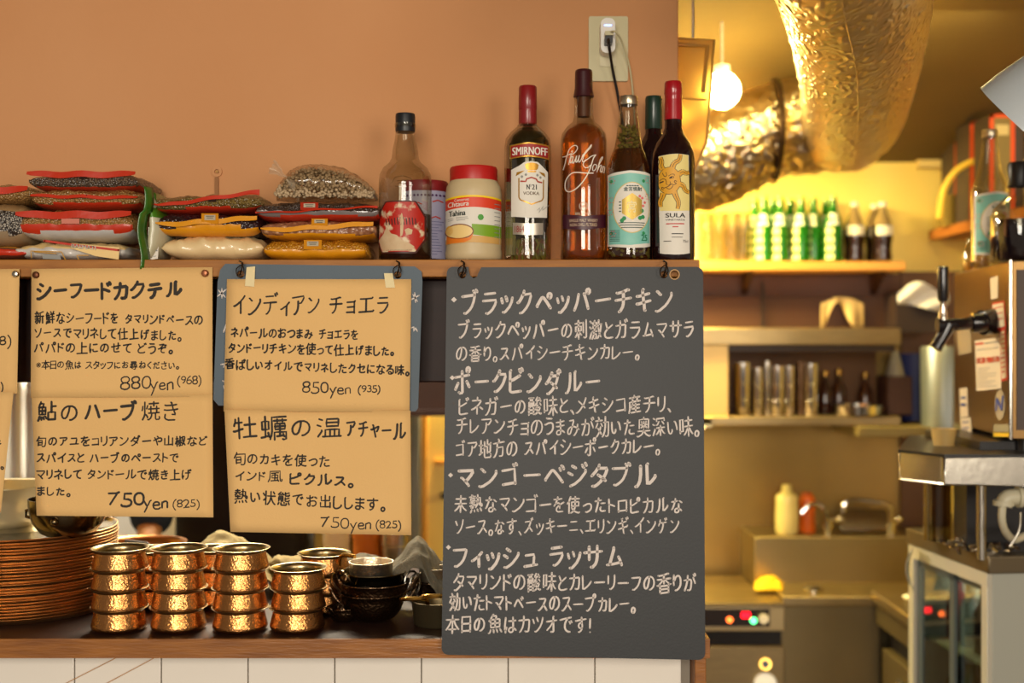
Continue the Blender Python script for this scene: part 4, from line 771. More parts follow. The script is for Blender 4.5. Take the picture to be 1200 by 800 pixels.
# --- amber whisky
Y = 2.07; cx = 684
b = thing('whisky_bottle', 'amber whisky bottle with maroon cap and white script lettering', 'bottle', base(cx, Y), 'bottles on the display shelf')
pts = [(0, 306.5), (25.5, 306.3), (27, 303), (26.4, 285), (26.8, 165), (25.5, 157), (20, 149), (13, 143), (11.3, 136), (11, 120), (11, 110)]
lath2(cx, Y, pts, 48).build('bottle_glass', glass, b, smooth=60)
wk = mat('whisky', (246, 176, 84), .06, trans=.95, ior=1.33, var=.35, vs=12, col2=(240, 140, 50))
lath2(cx, Y, [(0, 303), (24, 303), (25, 300), (24.6, 285), (25.4, 167), (24, 159), (18.5, 152), (11.5, 146.5), (0, 146)]).build('amber_liquid', wk, b, smooth=60)
lath2(cx, Y, [(0, 137), (7, 137), (7.5, 132), (7.5, 114), (0, 113)]).build('cork', mat('wet_cork', (92, 48, 30), .5), b)
lath2(cx, Y, [(11.3, 114.5), (12.2, 113.5), (10.5, 104), (10.3, 86), (9.8, 83), (8.6, 82), (0, 81.8)]).build('cap', mat('maroon_cap', (58, 18, 24), .35, coat=.3), b, smooth=50)
rr = 26.9; f = front(cx, Y, rr, .0006)
def wx(u): return 650+u*70/933
def wy(v): return 165+v*60/800
m = M()
for p in ([(125, 475), (150, 400), (175, 290), (215, 180), (270, 130), (320, 130), (338, 170), (315, 215), (270, 255), (225, 262)],
          [(120, 275), (160, 275), (235, 245)], [(205, 410), (225, 330), (240, 275), (262, 205), (245, 215)],
          [(265, 290), (240, 305), (228, 360), (235, 390), (262, 350), (272, 290), (262, 370), (275, 395), (310, 330), (325, 285), (312, 360), (322, 385), (350, 340), (365, 285)],
          [(365, 285), (352, 365), (368, 385), (400, 330), (420, 270)],
          [(400, 330), (450, 240), (520, 160), (550, 115), (540, 160), (480, 225), (435, 290), (412, 370), (435, 378), (460, 350)],
          [(620, 270), (560, 290), (490, 340), (440, 380), (425, 430), (455, 470), (500, 465), (540, 430)],
          [(620, 270), (585, 320), (555, 410), (525, 500), (470, 610), (390, 720), (300, 800), (215, 830), (160, 790), (155, 690), (185, 610), (250, 550), (320, 540), (420, 550), (500, 555), (580, 550)],
          [(600, 415), (575, 450), (570, 500), (590, 515), (625, 475), (632, 425), (600, 415)],
          [(640, 530), (660, 440), (690, 340), (730, 285), (725, 320), (680, 400), (650, 500)], [(650, 500), (680, 440), (712, 420), (695, 500), (705, 525), (725, 500)],
          [(738, 430), (725, 525)], [(728, 490), (745, 440), (768, 440), (755, 530)]):
    m.strip([(wx(a), wy(c)) for a, c in smoothpath(p, 4)], 1.15 if len(p) > 11 else .9, f, step=1.2)
m.build('script_lettering', mat('white_enamel', (226, 214, 196), .5), b, smooth=0)
f = front(cx, Y, rr, .0004)
M().fill([(659, 253), (684, 256), (709, 253), (709, 268), (684, 272), (659, 269)], f, step=2).build('maroon_band', mat('maroon_label', (66, 20, 34), .4), b)
f = front(cx, Y, rr, .0007); m = M()
printed(m, 'SINGLE MALT WHISKY', 666, 699, 259, 262.5, f); printed(m, 'NON CHILL FILTERED', 667, 698, 264, 267.5, f); printed(m, 'BRILLIANCE', 673, 691, 251.5, 254.5, f)
c_ = circle(682, 244.5, 4.6, 16); m.strip(c_+[c_[0]], .8, f, step=1); printed(m, '46%', 679, 685, 243, 246.5, f)
m.build('small_lettering', mat('label_pale_gold', (206, 180, 150), .5), b, smooth=0)
# --- short clear shochu bottle with beans
Y = 2.05; cx = 736.5
def shochu(name, label, cx, Y, zb, sc, full, group=None):
    """clear bottle with turquoise flower label; sc scales the shelf bottle's pixel sizes"""
    b = thing(name, label, 'bottle', Vector((X(cx, Y), Y, zb)), group)
    K = sc*2.05/F
    def L(pts, seg=40): return M().lathe([(r*K, zb+(305.8-y)*K) for r, y in pts], X(cx, Y), Y, 0, seg)
    L([(0, 305.8), (23.5, 305.5), (25.3, 303), (25.5, 298), (25.5, 206), (24.5, 196), (21, 184), (16.5, 172), (14, 158), (12, 143), (10.3, 130), (9.5, 124), (10.2, 122), (10.2, 114)]).build('bottle_glass', glass, b, smooth=60)
    if full:
        L([(0, 303), (22, 303), (23.6, 298), (23.8, 207), (22.5, 197), (19.5, 186), (15.5, 175), (0, 174)]).build('amber_liquid', mat('tea_brown_liquid', (190, 110, 50), .08, trans=.85, ior=1.33, var=.6, vs=24, col2=(44, 18, 6)), b, smooth=60)
        m = M()
        for k in range(90):
            y = R.uniform(147, 180); rm = (11 if y < 160 else 13.5)*K; a = R.uniform(0, 2*PI); q = rm*R.uniform(.55, .92)
            m.ball((X(cx, Y)+q*math.cos(a), Y+q*math.sin(a), zb+(305.8-y)*K), .0036, 8, sz=.8)
        for k in range(40):
            y = R.uniform(290, 302); a = R.uniform(PI, 2*PI); q = 24.3*K
            m.ball((X(cx, Y)+q*math.cos(a)*.95, Y+q*math.sin(a)*.95, zb+(305.8-y)*K), .003, 8, sz=.8)
        o = m.build('steeped_beans', mat('olive_bean', (128, 118, 54), .4, var=.4, vs=60, col2=(96, 84, 34)), b); o['kind'] = 'stuff'
    L([(10.4, 123), (10.8, 122), (10.8, 115), (10.2, 112.6), (0, 112.3)]).build('cap', mat('silver_gold_cap', (190, 176, 150), .3, metal=.9), b)
    xc = X(cx, Y)
    def fr(eps):
        rr_ = 25.7*K+eps
        def f(x, y):
            d = max(-rr_*.99, min(rr_*.99, (x-736.5)*K)); return Vector((xc+d, Y-math.sqrt(rr_*rr_-d*d), zb+(305.8-y)*K))
        return f
    f = fr(.0002)
    def LX(u): return 700+u*120/565
    def LY(v): return 140+v*170/800
    M().fill([(711.5, 206), (720, 204.3), (736, 202.6), (753, 203.6), (761, 205), (761, 289), (753, 291), (736, 292), (722, 290.6), (711.5, 289)], f, step=1.5).build('label', L_white, b)
    f = fr(.0005); M().fill([(712.5, 208.5), (736, 205.5), (760, 207.5), (760, 285.5), (736, 288.5), (712.5, 287)], f, step=1.5).build('turquoise_field', mat('label_turquoise', (112, 184, 172), .5, var=.2, vs=50, col2=(140, 196, 180)), b)
    f = fr(.0008); M().fill(circle(LX(180), LY(495), 22, 32, 29.5), f, step=1.2).build('gold_oval', mat('label_soft_gold', (206, 180, 110), .5), b)
    f = fr(.0010); M().fill(circle(LX(180), LY(495), 21, 32, 28.5), f, step=1.2).build('white_oval', L_white, b)
    f = fr(.0013)
    hx = [(LX(180)+13.5*math.sin(PI*k/3), LY(490)+15.5*math.cos(PI*k/3)) for k in range(6)]
    M().fill(hx, f, step=1).build('gold_hexagon', mat('hexagon_gold', (196, 164, 76), .4, metal=.3), b)
    m = M()
    for a, c in ((-8, 6), (8, 5), (10, -9), (-10, 10), (11, 3)): m.fill(circle(LX(180)+a*1.15, LY(495)+9+c*.6, 2.6, 8), f, step=1)
    for k in range(4): m.fill(circle(LX(70)+(k % 2)*37, LY(350)+(k//2)*60, 2, 8), f, step=1)
    m.build('green_leaves', mat('label_leaf_green', (46, 140, 84), .5), b)
    f = fr(.0016); m = M()
    for a, c in ((12, -11), (15, -6), (13, -2), (9, -13)): m.fill(circle(LX(180)+a, LY(495)+c, 1.8, 8), f, step=1)
    for ox, oy in ((716, 214), (757, 213), (715, 236), (714, 250), (757, 232), (717, 275)):
        for k in range(6): m.fill(circle(ox+2.6*math.cos(k), oy+3.2*math.sin(k*1.05), .8, 6), f, step=.8)
    m.build('pink_flowers', mat('label_pink', (220, 110, 110), .5), b)['kind'] = 'stuff'
    m = M(); hand(m, '宮', LX(155), LX(205), LY(492), LY(492), 13, 1.6, f, slant=0, rnd=0); m.build('emblem', mat('emblem_cream', (232, 216, 160), .5), b, smooth=0)
    m = M()
    for k in range(5): m.strip([(LX(150)+k*3, LY(378)), (LX(150)+k*3+1.6, LY(378))], 1.2, f)
    hand(m, '金宮焼酎', LX(135), LX(235), LY(395), LY(395), 4.5, .6, f, slant=0, rnd=0)
    for r_, (a, c) in enumerate(((108, 250), (112, 246), (122, 236))): m.strip([(LX(a), LY(578+r_*13)), (LX(c), LY(578+r_*13))], .9, f)
    for k in range(7): m.strip([(713.5, 271+k*2), (724, 271.6+k*2)], .6, f)
    for k in range(4): m.strip([(LX(112), LY(465)+k*3.6), (LX(118), LY(465)+k*3.6)], 1.4, f)
    m.build('fine_print', mat('label_dark_teal', (40, 70, 66), .5), b, smooth=0)
    m = M(); printed(m, '25', LX(232), LX(265), LY(640), LY(675), f, bold=.25); m.build('strength_lettering', mat('label_deep_green', (20, 120, 80), .5), b)
    return b
shochu('shochu_bottle', 'short clear bottle of steeped beans with turquoise flower label', cx, Y, ZS, 1, True, 'bottles on the display shelf')
# --- dark bottle behind, wine in front
wine = mat('dark_wine_glass', (26, 8, 12), .08, coat=.6)
Y = 2.145; cx = 766
b = thing('wine_bottle', 'dark bottle with green capsule standing behind the sun-label bottle', 'bottle', base(cx, Y), 'bottles on the display shelf')
lath2(cx, Y, [(0, 304), (22, 304), (24, 301), (24, 190), (22, 178), (14, 165), (10, 157), (9.4, 148), (9.4, 118)], 40).build('bottle_glass', wine, b, smooth=60)
lath2(cx, Y, [(9.6, 152), (10.2, 151), (9.8, 122), (10, 116), (9.2, 113.3), (0, 113)]).build('capsule', mat('green_capsule', (24, 52, 40), .35, coat=.3), b, smooth=50)
Y = 2.05; cx = 789
b = thing('wine_bottle', 'dark wine bottle with red capsule and yellow sun label', 'bottle', base(cx, Y), 'bottles on the display shelf')
lath2(cx, Y, [(0, 306.5), (21, 306), (24, 305), (25, 300), (25, 192), (24, 180), (20, 168), (13, 158), (10.2, 150), (9.8, 140), (9.6, 98)], 48).build('bottle_glass', wine, b, smooth=60)
lath2(cx, Y, [(10, 141), (10.6, 140.5), (10, 118), (10, 112), (10.5, 111), (10.3, 98), (9.3, 96), (0, 95.6)]).build('capsule', mat('bright_red_capsule', (160, 16, 28), .3, coat=.4), b, smooth=50)
rr = 25.2; f = front(cx, Y, rr)
M().fill([(769.5, 186), (780, 184.6), (790, 184), (805, 185), (805.5, 298), (798, 299.5), (788, 300), (776, 299.3), (770.5, 298)], f, step=1.5).build('label', L_white, b)
f = front(cx, Y, rr, .0005); M().fill([(769.6, 186.2), (780, 184.8), (790, 184.2), (804.9, 185.2), (805, 249), (787, 250), (769.8, 249)], f, step=1.5).build('cream_panel', L_cream, b)
def ux(u): return 765+u*50/667
def uy(v): return 180+v*60/800
f = front(cx, Y, rr, .0008); fb = front(cx, Y, rr, .0011); fc = front(cx, Y, rr, .0014)
rays = [[(85, 100), (105, 170), (95, 230), (120, 290)], [(385, 62), (365, 150), (290, 200), (255, 285)], [(528, 335), (470, 350), (420, 330), (360, 370)],
        [(528, 640), (460, 610), (430, 540), (370, 520)], [(340, 900), (355, 800), (320, 720), (290, 640)], [(90, 860), (85, 780), (110, 720), (130, 650)], [(440, 930), (360, 860), (345, 760), (300, 650)]][:6]
m = M(); mo = M(); mi_ = M()
for r_ in rays:
    q = [(ux(a), uy(c)) for a, c in smoothpath(r_, 5)]
    for k in range(len(q)-1):
        ww = 3.4+2.6*k/len(q); mo.strip([q[k], q[k+1]], ww+1.2, f, step=1.2, cap=False); m.strip([q[k], q[k+1]], ww, fb, step=1.2, cap=False)
    mi_.strip(q[2:-2], .45, fc, step=1.2)
c0 = [(x, y) for x, y in circle(ux(215), uy(465), 12.6, 36, 15.4)]
mo.fill([(max(769.8, x), y) for x, y in circle(ux(215), uy(465), 13.2, 36, 16)], f, step=.8); m.fill([(max(769.8, x), y) for x, y in c0], fb, step=.8)
mo.build('sun_outline', mat('sun_black', (30, 24, 18), .5), b, smooth=0); m.build('sun_print', mat('sun_yellow', (216, 156, 40), .5), b, smooth=0)
for p, wd in (([(115, 345), (135, 385), (160, 400), (175, 375), (165, 335)], .6), ([(75, 460), (110, 435), (150, 440), (170, 475), (172, 515), (190, 525)], .6), ([(205, 395), (240, 370), (285, 370), (290, 390)], .5),
              ([(225, 430), (245, 405), (275, 405), (280, 420), (240, 430)], .5), ([(80, 490), (105, 480), (125, 475)], 1.4), ([(225, 425), (250, 408)], 1.5), ([(225, 480), (232, 510), (205, 530)], .5),
              ([(325, 480), (300, 465), (290, 490), (320, 510), (280, 530), (245, 520), (200, 550), (140, 575), (110, 560), (105, 590), (130, 600)], .7), ([(175, 575), (210, 595), (245, 580), (270, 545)], .6)):
    mi_.strip([(ux(a), uy(c)) for a, c in smoothpath(p, 4)], wd, fc, step=1)
mi_.build('sun_face_lines', L_black, b, smooth=0)
m = M(); printed(m, 'SULA', 777, 799.5, 252.3, 257.2, fc, bold=.2); printed(m, 'VINEYARDS', 777, 799, 259, 261, fc)
m.strip([(784, 276), (797, 276)], 1, fc); m.strip([(784, 280), (796, 280)], .6, fc); m.strip([(775, 284.5), (783, 284.5)], .7, fc); printed(m, '75cl', 797, 803, 283, 286, fc)
m.build('black_lettering', L_black, b, smooth=0)
m = M(); m.strip([(778, 264.5), (798, 264.5)], 1.2, fc); m.strip([(785, 268), (791, 268)], 1.2, fc); m.build('red_lettering', mat('label_thin_red', (190, 60, 56), .5), b, smooth=0)

# ================================================================ spice bags
def seeds(name, c1, c2, sc=260): return mat(name, c1, .38, var=.8, vs=sc, col2=c2, bump=.8, bs=sc, vor=1, coat=.7)
red_f = mat('red_film_print', (186, 46, 20), .4, coat=.25, bump=.2, bs=60)
yel_f = mat('amber_film_print', (214, 142, 16), .4, coat=.25, bump=.2, bs=60)
wht_f = mat('grey_white_film', (186, 182, 178), .4, coat=.5, bump=.2, bs=60)
def bag(name, label, x0, x1, yt, yb_, content, bands=(), seam=None, Yf=2.02, depth=.15, skew=0, ends=.5, group='spice and pulse bags heaped on the shelf', seam2=None, patch=None, amp=1, base_z=None):
    """pillow pack: long side to the room. bands = [(v0,v1,material)] in fraction of height from the top"""
    Yc = Yf+depth/2; xa, xb = X(x0, Yf), X(x1, Yf); zt, zb = Z(yt, Yf), Z(yb_, Yf); H = zt-zb; W = xb-xa
    if base_z is not None: zb = base_z; H = zt-zb
    t = thing(name, label, 'bag', Vector(((xa+xb)/2, Yc, zb)), group); sd = R.uniform(0, 50)
    mats = [content]+[b[2] for b in bands]; m = M(); NU, NV = 36, 24
    def pt(u, a):
        s_ = 2*u-1; tp = ends+(1-ends)*(1-abs(s_)**4)**.55
        ca, sa = math.cos(a), math.sin(a)
        y = Yc+depth/2*(abs(ca)**.6)*(1 if ca > 0 else -1)*(.93+.07*tp)
        z = zb+H/2+H/2*(abs(sa)**.75)*(1 if sa > 0 else -1)*tp+skew*s_*H
        p = Vector((xa+W*u, y, z)); n = noise.noise(p*42+Vector((sd, 0, 0)))*.0030*amp+noise.noise(p*110+Vector((sd, 0, 0)))*.0020*amp+abs(noise.noise(p*Vector((60, 120, 200))+Vector((sd, 0, 0))))*.0012*amp
        p.z = max(p.z+n*(1 if sa > 0 else .4), zb); p.y += n*1.2*(-1 if ca < 0 else 0); return p
    vs = [pt(i/NU, 2*PI*j/NV) for i in range(NU+1) for j in range(NV)]
    for i in range(NU):
        for j in range(NV):
            k = (j+1) % NV; a = 2*PI*(j+.5)/NV; z = .5-.5*(abs(math.sin(a))**.75)*(1 if math.sin(a) > 0 else -1); mi = 0
            if math.cos(a) < .3:
                for q, (v0, v1, _m) in enumerate(bands):
                    bow = .10*math.sin(PI*i/NU)
                    if v0-bow*(v0 > .3) <= z <= v1: mi = q+1
            m.add([vs[i*NV+j], vs[i*NV+k], vs[(i+1)*NV+k], vs[(i+1)*NV+j]], [(0, 1, 2, 3)], mi)
    # weld
    o = m.build('bag_body', mats, t, smooth=80)
    bmx = bmesh.new(); bmx.from_mesh(o.data); bmesh.ops.remove_doubles(bmx, verts=bmx.verts, dist=1e-5)
    ed = [e for e in bmx.edges if e.is_boundary]; bmesh.ops.holes_fill(bmx, edges=ed); bmesh.ops.recalc_face_normals(bmx, faces=bmx.faces)
    bmx.to_mesh(o.data); bmx.free()
    for q in o.data.polygons: q.use_smooth = True
    for sm in (seam, seam2):
        if not sm: continue
        v0, v1, mm, rise = sm
        def g(u, v):
            z = zt-H*(v0+(v1-v0)*v)-skew*H*(1-2*u)*1.0+H*rise*(u-.5)+.0012*math.sin(u*17+sd)
            e = 1-.5*abs(2*u-1)**6
            return Vector((xa+W*(u*1.0), Yf-.0042-.0016*v+.0015*math.sin(u*11+sd), z if v < .5 else zt-H*v0-(zt-H*v0-z)*e-skew*0))
        s_ = M().grid(g, 30, 2).build('seal_strip', mm, t, smooth=0); so_ = s_.modifiers.new('t', 'SOLIDIFY'); so_.thickness = .0006
    if patch:
        px0, px1, py0, py1, pm = patch
        M().grid(lambda u, v: P(px0+(px1-px0)*u, py0+(py1-py0)*v, Yf-.0068+.001*math.sin(u*3)), 4, 3).build('printed_patch', pm, t, smooth=80)
        if pm in (yel_p, red_p):
            a_, b_, c_, e_ = px0+(px1-px0)*.18, px1-(px1-px0)*.18, py0+(py1-py0)*.15, py0+(py1-py0)*.65; fq_ = lambda x, y: P(x, y, Yf-.0072); fr_ = lambda x, y: P(x, y, Yf-.0075)
            M().plate([(a_, c_), (b_, c_), (b_, e_), (a_, e_)], fq_, .0002).build('pale_print', mat('patch_pale', (176, 164, 142), .85, spec=.1), t)
            mk = M(); mk.strip([(a_+2, c_+1.4), (b_-2, c_+1.4)], .7, fr_); mk.strip([(a_+3, c_+3.4), (b_-3, c_+3.4)], .7, fr_); mk.build('dark_print', L_black, t)
    return t
tan = seeds('cumin_seed', (200, 154, 92), (136, 98, 50)); gry = seeds('grey_seed', (132, 110, 86), (66, 52, 42)); drk = seeds('dark_bean', (74, 40, 40), (34, 16, 20), 180)
grn_s = seeds('green_seed', (150, 124, 60), (96, 76, 36)); yl_s = seeds('yellow_lentil', (226, 168, 40), (176, 112, 20)); pea = seeds('pink_chickpea', (214, 164, 120), (140, 92, 64), 110)
flour = mat('flour_bag', (232, 206, 158), .45, coat=.7, bump=.5, bs=22, var=.3, vs=10, col2=(216, 184, 132))
yel_p = mat('amber_patch', (196, 128, 24), .85, spec=.1); red_p = mat('red_patch', (160, 44, 24), .85, spec=.1); blk_sq = mat('black_square', (46, 28, 24), .8, spec=.1); pink_sq = mat('pink_sticker', (200, 124, 108), .85, spec=.1)
# left heap (built from the bottom up)
z = ZS
bag('basmati_rice_bag', 'white rice bag with red and gold print at the bottom of the spice heap', 18, 145, 283, 306, mat('rice_bag_film', (196, 190, 182), .4, coat=.6, bump=.3, bs=40), [(.0, .3, mat('cream_film', (230, 196, 130), .4, coat=.6, bump=.2, bs=40))], base_z=ZS)
o = [q for q in bpy.data.objects if q.name.startswith('basmati_rice_bag')][-1]
fq = lambda x, y: P(x, y, 2.0115); m = M(); m.plate([(83, 285), (118, 288), (140, 290), (139, 304), (112, 300), (84, 291)], lambda x, y: P(x, y, 2.013), .001); m.build('cream_panel', MATS['cream_film'], o)
m = M(); m.strip([(52, 282), (84, 286.5), (139, 293)], 2.6, fq); m.build('red_print', red_f, o)
m = M(); printed(m, 'BASMATI', 84, 112, 285.8, 290.3, lambda x, y: P(x, y, 2.0105), slope=2.5, bold=.2); m.build('white_lettering', L_white, o)
m = M()
for q in ([(37, 302), (36, 294), (72, 295), (78, 307)], [(93, 306), (90, 299), (104, 299)], [(40, 295), (66, 297)]): m.strip(q, 1.1, fq)
m.build('gold_lines', L_gold, o); m = M(); m.fill([(50, 298), (70, 299), (72, 304), (50, 303)], fq, step=2); m.build('grey_print', L_grey, o)
bag('spice_bag', 'tan seed bag with wide red bands and small pink sticker, third in its heap', 20, 155, 244, 282, tan, [(.52, .80, red_f), (.80, 1.0, wht_f)], (.10, .33, red_f, 0), patch=(72, 93, 256, 262, pink_sq))
bag('spice_bag', 'tan seed bag with thin red seal, second from the top of its heap', 37, 163, 220, 245, tan, [(.80, 1.0, red_f)], (.36, .52, red_f, -.1), patch=(94, 102, 228, 232, blk_sq), Yf=2.025)
bag('spice_bag', 'grey-brown seed bag topmost of the spice heap, bright red seal strip', 33, 160, 201, 223, gry, [(.86, 1.0, red_f)], (.0, .34, red_f, .0), patch=(94, 102, 203, 209, blk_sq), Yf=2.025, ends=.4)
# far left ones
bag('spice_bag', 'dark glossy bag with gold-edged red print at the frame edge, lowest', -70, 34, 287, 307, mat('maroon_film', (96, 48, 34), .35, coat=.7, bump=.3, bs=40), [(.0, .25, yel_f), (.4, .7, red_f)], ends=.05, base_z=ZS, amp=.6)
bag('spice_bag', 'tan spice bag with red strip resting above the speckled seed bag', -80, 34, 214, 238, tan, [], (.2, .55, red_f, 0), Yf=2.03)
bag('seed_bag', 'bag end showing black and white speckled seeds', -80, 26, 235, 288, mat('speckled_seed', (226, 214, 196), .4, var=1, vs=330, col2=(40, 32, 28), bump=.5, bs=330, vor=1, coat=.5), [(.0, .22, mat('clear_film_tan', (160, 126, 84), .35, coat=.6)), (.8, 1, mat('clear_film_tan2', (150, 128, 100), .35, coat=.6))], ends=.6)
# green bag standing on edge
g = thing('green_bag', 'green and white spice bag standing on edge, drooping over the shelf', 'bag', Vector((X(176, 2.05), 2.06, ZS)), 'spice and pulse bags heaped on the shelf')
gf = mat('green_film', (84, 142, 34), .35, coat=.6, bump=.3, bs=40, var=.3, vs=20, col2=(50, 96, 22)); gw = mat('pale_film', (206, 202, 180), .4, coat=.5, bump=.3, bs=30, var=.3, vs=12, col2=(176, 168, 130))
def gb(i, j):
    zf = i/20; a = 2*PI*j/20; z_ = Z(303-78*zf, 2.04); wv = .016*(math.sin(PI*min(1, zf*1.15+.12)))**.5 if zf < .8 else .016*max(.15, (1-zf)*3.2)
    xc = X(174+5*math.sin(zf*3), 2.04)+.006; p = Vector((xc+wv*math.sin(a)*(1.2 if math.sin(a) > 0 else .8), 2.07+.058*math.cos(a)*(-1), z_))
    n = noise.noise(p*60)*.002; p.x += n; return p
m = M()
for i in range(20):
    for j in range(20):
        k = (j+1) % 20; a = 2*PI*(j+.5)/20
        m.add([gb(i, j), gb(i, k), gb(i+1, k), gb(i+1, j)], [(0, 1, 2, 3)], 1 if (i > 11 and i < 15 or i > 17 or math.sin(a) < -.3) else 0)
o = m.build('bag_body', [gw, gf], g, smooth=80)
bmx = bmesh.new(); bmx.from_mesh(o.data); bmesh.ops.remove_doubles(bmx, verts=bmx.verts, dist=1e-5); bmesh.ops.holes_fill(bmx, edges=[e for e in bmx.edges if e.is_boundary]); bmesh.ops.recalc_face_normals(bmx, faces=bmx.faces); bmx.to_mesh(o.data); bmx.free()
for q in o.data.polygons: q.use_smooth = True
def gedge(u, v):
    y = 218+97*u; return Vector((X(163+2.2*math.sin(u*9)+(7*(1-u) if u < .3 else 0)*.8+6*v, 1.99), 1.992+.02*v-.0*u, Z(y, 1.99)))
s_ = M().grid(gedge, 24, 3).build('front_seal', mat('deep_green_film', (60, 124, 26), .35, coat=.6, var=.5, vs=30, col2=(24, 60, 16)), g, smooth=80); s_.modifiers.new('t', 'SOLIDIFY').thickness = .0012
s_ = M().grid(lambda u, v: P(171+12*u, 219+(26-8*u)*v+8*u, 2.02+.01*u), 6, 6).build('top_flap', gf, g, smooth=80); s_.modifiers.new('t', 'SOLIDIFY').thickness = .0008
fg = lambda x, y: P(x, y, 2.018+.012*(x-174)/16)
M().plate([(174, 266), (187, 268), (185, 303), (172, 305)], fg, .001).build('white_label', L_white, g)
m = M()
for k in range(8): m.strip([(178, 272+k*3), (184, 272.6+k*3)], 1.0+.5*(k % 2), lambda x, y: fg(x, y)-Vector((0, .0008, 0)))
m.strip([(175.5, 268), (174, 301), (183, 300)], .6, lambda x, y: fg(x, y)-Vector((0, .0008, 0))); m.build('bar_code', L_grey, g)
# middle heap
bag('flour_bag', 'plump cream flour bag resting on the shelf beside the green bag', 188, 308, 275, 307, flour, ends=.12, base_z=ZS)
bag('spice_bag', 'dark bean bag with golden yellow bands above the cream flour bag', 183, 302, 248, 278, drk, [(.66, .95, yel_f)], (.30, .50, yel_f, .30), patch=(236, 256, 250, 262, yel_p))
o = [q for q in bpy.data.objects if q.name.startswith('spice_bag')][-1]
bag('spice_bag', 'olive seed bag with curved red seal topping the flour bag heap', 178, 305, 226, 249, grn_s, [(.82, 1.0, red_f)], (.24, .44, red_f, .7), patch=(244, 253, 232, 236, blk_sq), skew=.05, Yf=2.025)
# right heap
bag('spice_bag', 'golden yellow lentil bag at the shelf bottom next to the black-capped bottle', 309, 428, 280, 307, yl_s, [(.60, .95, yel_f)], None, ends=.5, patch=(356, 377, 281, 292, yel_p), base_z=ZS)
bag('spice_bag', 'chickpea bag with amber seals under the dark red-edged seed bag', 306, 438, 257, 281, pea, [(.80, 1.0, yel_f)], (.28, .52, yel_f, .35), patch=(365, 384, 256, 264, yel_p))
bag('spice_bag', 'dark seed bag with red edges beneath the knotted clear bag', 300, 443, 235, 259, seeds('dark_seed', (92, 66, 44), (46, 30, 24), 320), [(.5, .8, mat('silver_film', (120, 110, 108), .25, coat=.9, bump=.6, bs=50)), (.8, 1, red_f)], (.44, .52, red_f, .35), patch=(352, 373, 237, 246, red_p))
# clear knotted bag of chickpeas
t = thing('clear_bag', 'clear knotted plastic bag full of grey-brown chickpeas on top of bags', 'bag', Vector((X(384, 2.08), 2.08, Z(236, 2.08))), 'spice and pulse bags heaped on the shelf')
cx_, cz_ = X(384, 2.08), Z(236, 2.08); m = M(); BX, BY, BZ = .086, .052, .058
def hgt(x): q = x/BX; return max(0, (1-abs(q)**2.4))**.6*(1-.22*q)
N_ = 0
for k in range(2600):
    x = R.uniform(-1, 1)*BX*.97; y = R.uniform(-1, .5)*BY; h = hgt(x)*BZ*math.sqrt(max(0, 1-(y/BY)**2)); 
    if h < .006: continue
    zz = R.uniform(.0, 1)*h*.93
    if (y/BY)**2+(zz/BZ/max(hgt(x), .05))**2 < .42: continue
    if N_ > 1000: break
    m.ball((cx_+x, 2.08+y*.9, cz_+.003+zz), R.uniform(.0028, .0038), 6, sz=.85); N_ += 1
o = m.build('chickpeas', mat('grey_chickpea', (196, 170, 134), .5, var=.5, vs=60, col2=(150, 128, 100)), t, smooth=80); o['kind'] = 'stuff'
def cb(u, v):
    x = (2*u-1); h = hgt(x*BX)*BZ; a = 2*PI*v; p = Vector((cx_+x*BX*1.03, 2.08+math.cos(a)*BY*1.02*(1-abs(x)**4)**.5, cz_+max(0, .5*h+.56*h*math.sin(a))))
    n = noise.noise(p*70)*.004+noise.noise(p*160)*.0015; p.z += abs(n); p.y += n; return p
M().grid(cb, 60, 40).build('plastic_film', clear('crinkled_film', (244, 240, 232), .16, .12), t, smooth=80)
kn = P(336, 211, 2.04)
def ear(u, v):
    a = -2.2+1.0*u; l = v; p = kn+Vector((-.030*l*(1-.5*u)-.004*l, .006*math.sin(u*12)*l, .004+.030*l*(.25+.75*u))); return p+Vector((noise.noise(p*120)*.003, 0, noise.noise(p*90)*.003))
film2 = mat('bunched_film', (206, 190, 164), .25, coat=.8, alpha=.42, bump=.6, bs=70)
M().grid(ear, 14, 8).build('film_ear', film2, t, smooth=80)
def neck(u, v):
    a = 2*PI*u; rr = .004+.018*v**1.4; p = kn+Vector((.018*v, 0, -.02*v))+Vector((0, math.cos(a)*rr, math.sin(a)*rr*.8)); return p+Vector((0, 0, noise.noise(p*150)*.002))
M().grid(neck, 16, 8).build('film_neck', film2, t, smooth=80)

# ================================================================ copper pots
inner = mat('tinned_inside', (164, 148, 112), .28, metal=1)
KP = 2.045/F
def handi(loc, label, k=1.0, group='hammered copper pots stacked on the counter'):
    t = thing('copper_pot', label, 'pot', loc, group); a = lambda p: [(r*KP*k, z*KP*k) for r, z in p]
    o = M().lathe(a([(0, 0), (22, 0), (27, .8), (30.6, 3), (31.6, 5.5), (31.2, 8), (29.5, 15), (28.2, 20.5), (28, 23)]), loc[0], loc[1], loc[2], 48).build('hammered_body', copper, t, smooth=60)
    M().lathe(a([(28.1, 22.8), (29.4, 24.4), (31.8, 25.9), (32.9, 26.5), (33, 27.1), (32.2, 27.4), (30.8, 26.8), (29, 25.4), (27.7, 23.8), (27.5, 20), (28.6, 14), (30, 7), (28, 3.5), (24, 2), (0, 1.8)]), loc[0], loc[1], loc[2], 48).build('steel_lining', inner, t, smooth=60)
    return t
proto = None
names4 = ['bottom', 'second from the bottom', 'third from the bottom', 'topmost']
stacks = [(140.5, 2.022, 4, 'in the stack standing next to the plates', 645), (209.5, 2.024, 4, 'in the second stack from the plates', 645), (282, 2.02, 4, 'in the third stack from the plates', 647), (349, 2.022, 3, 'in the short stack of three beside steel bowls', 672)]
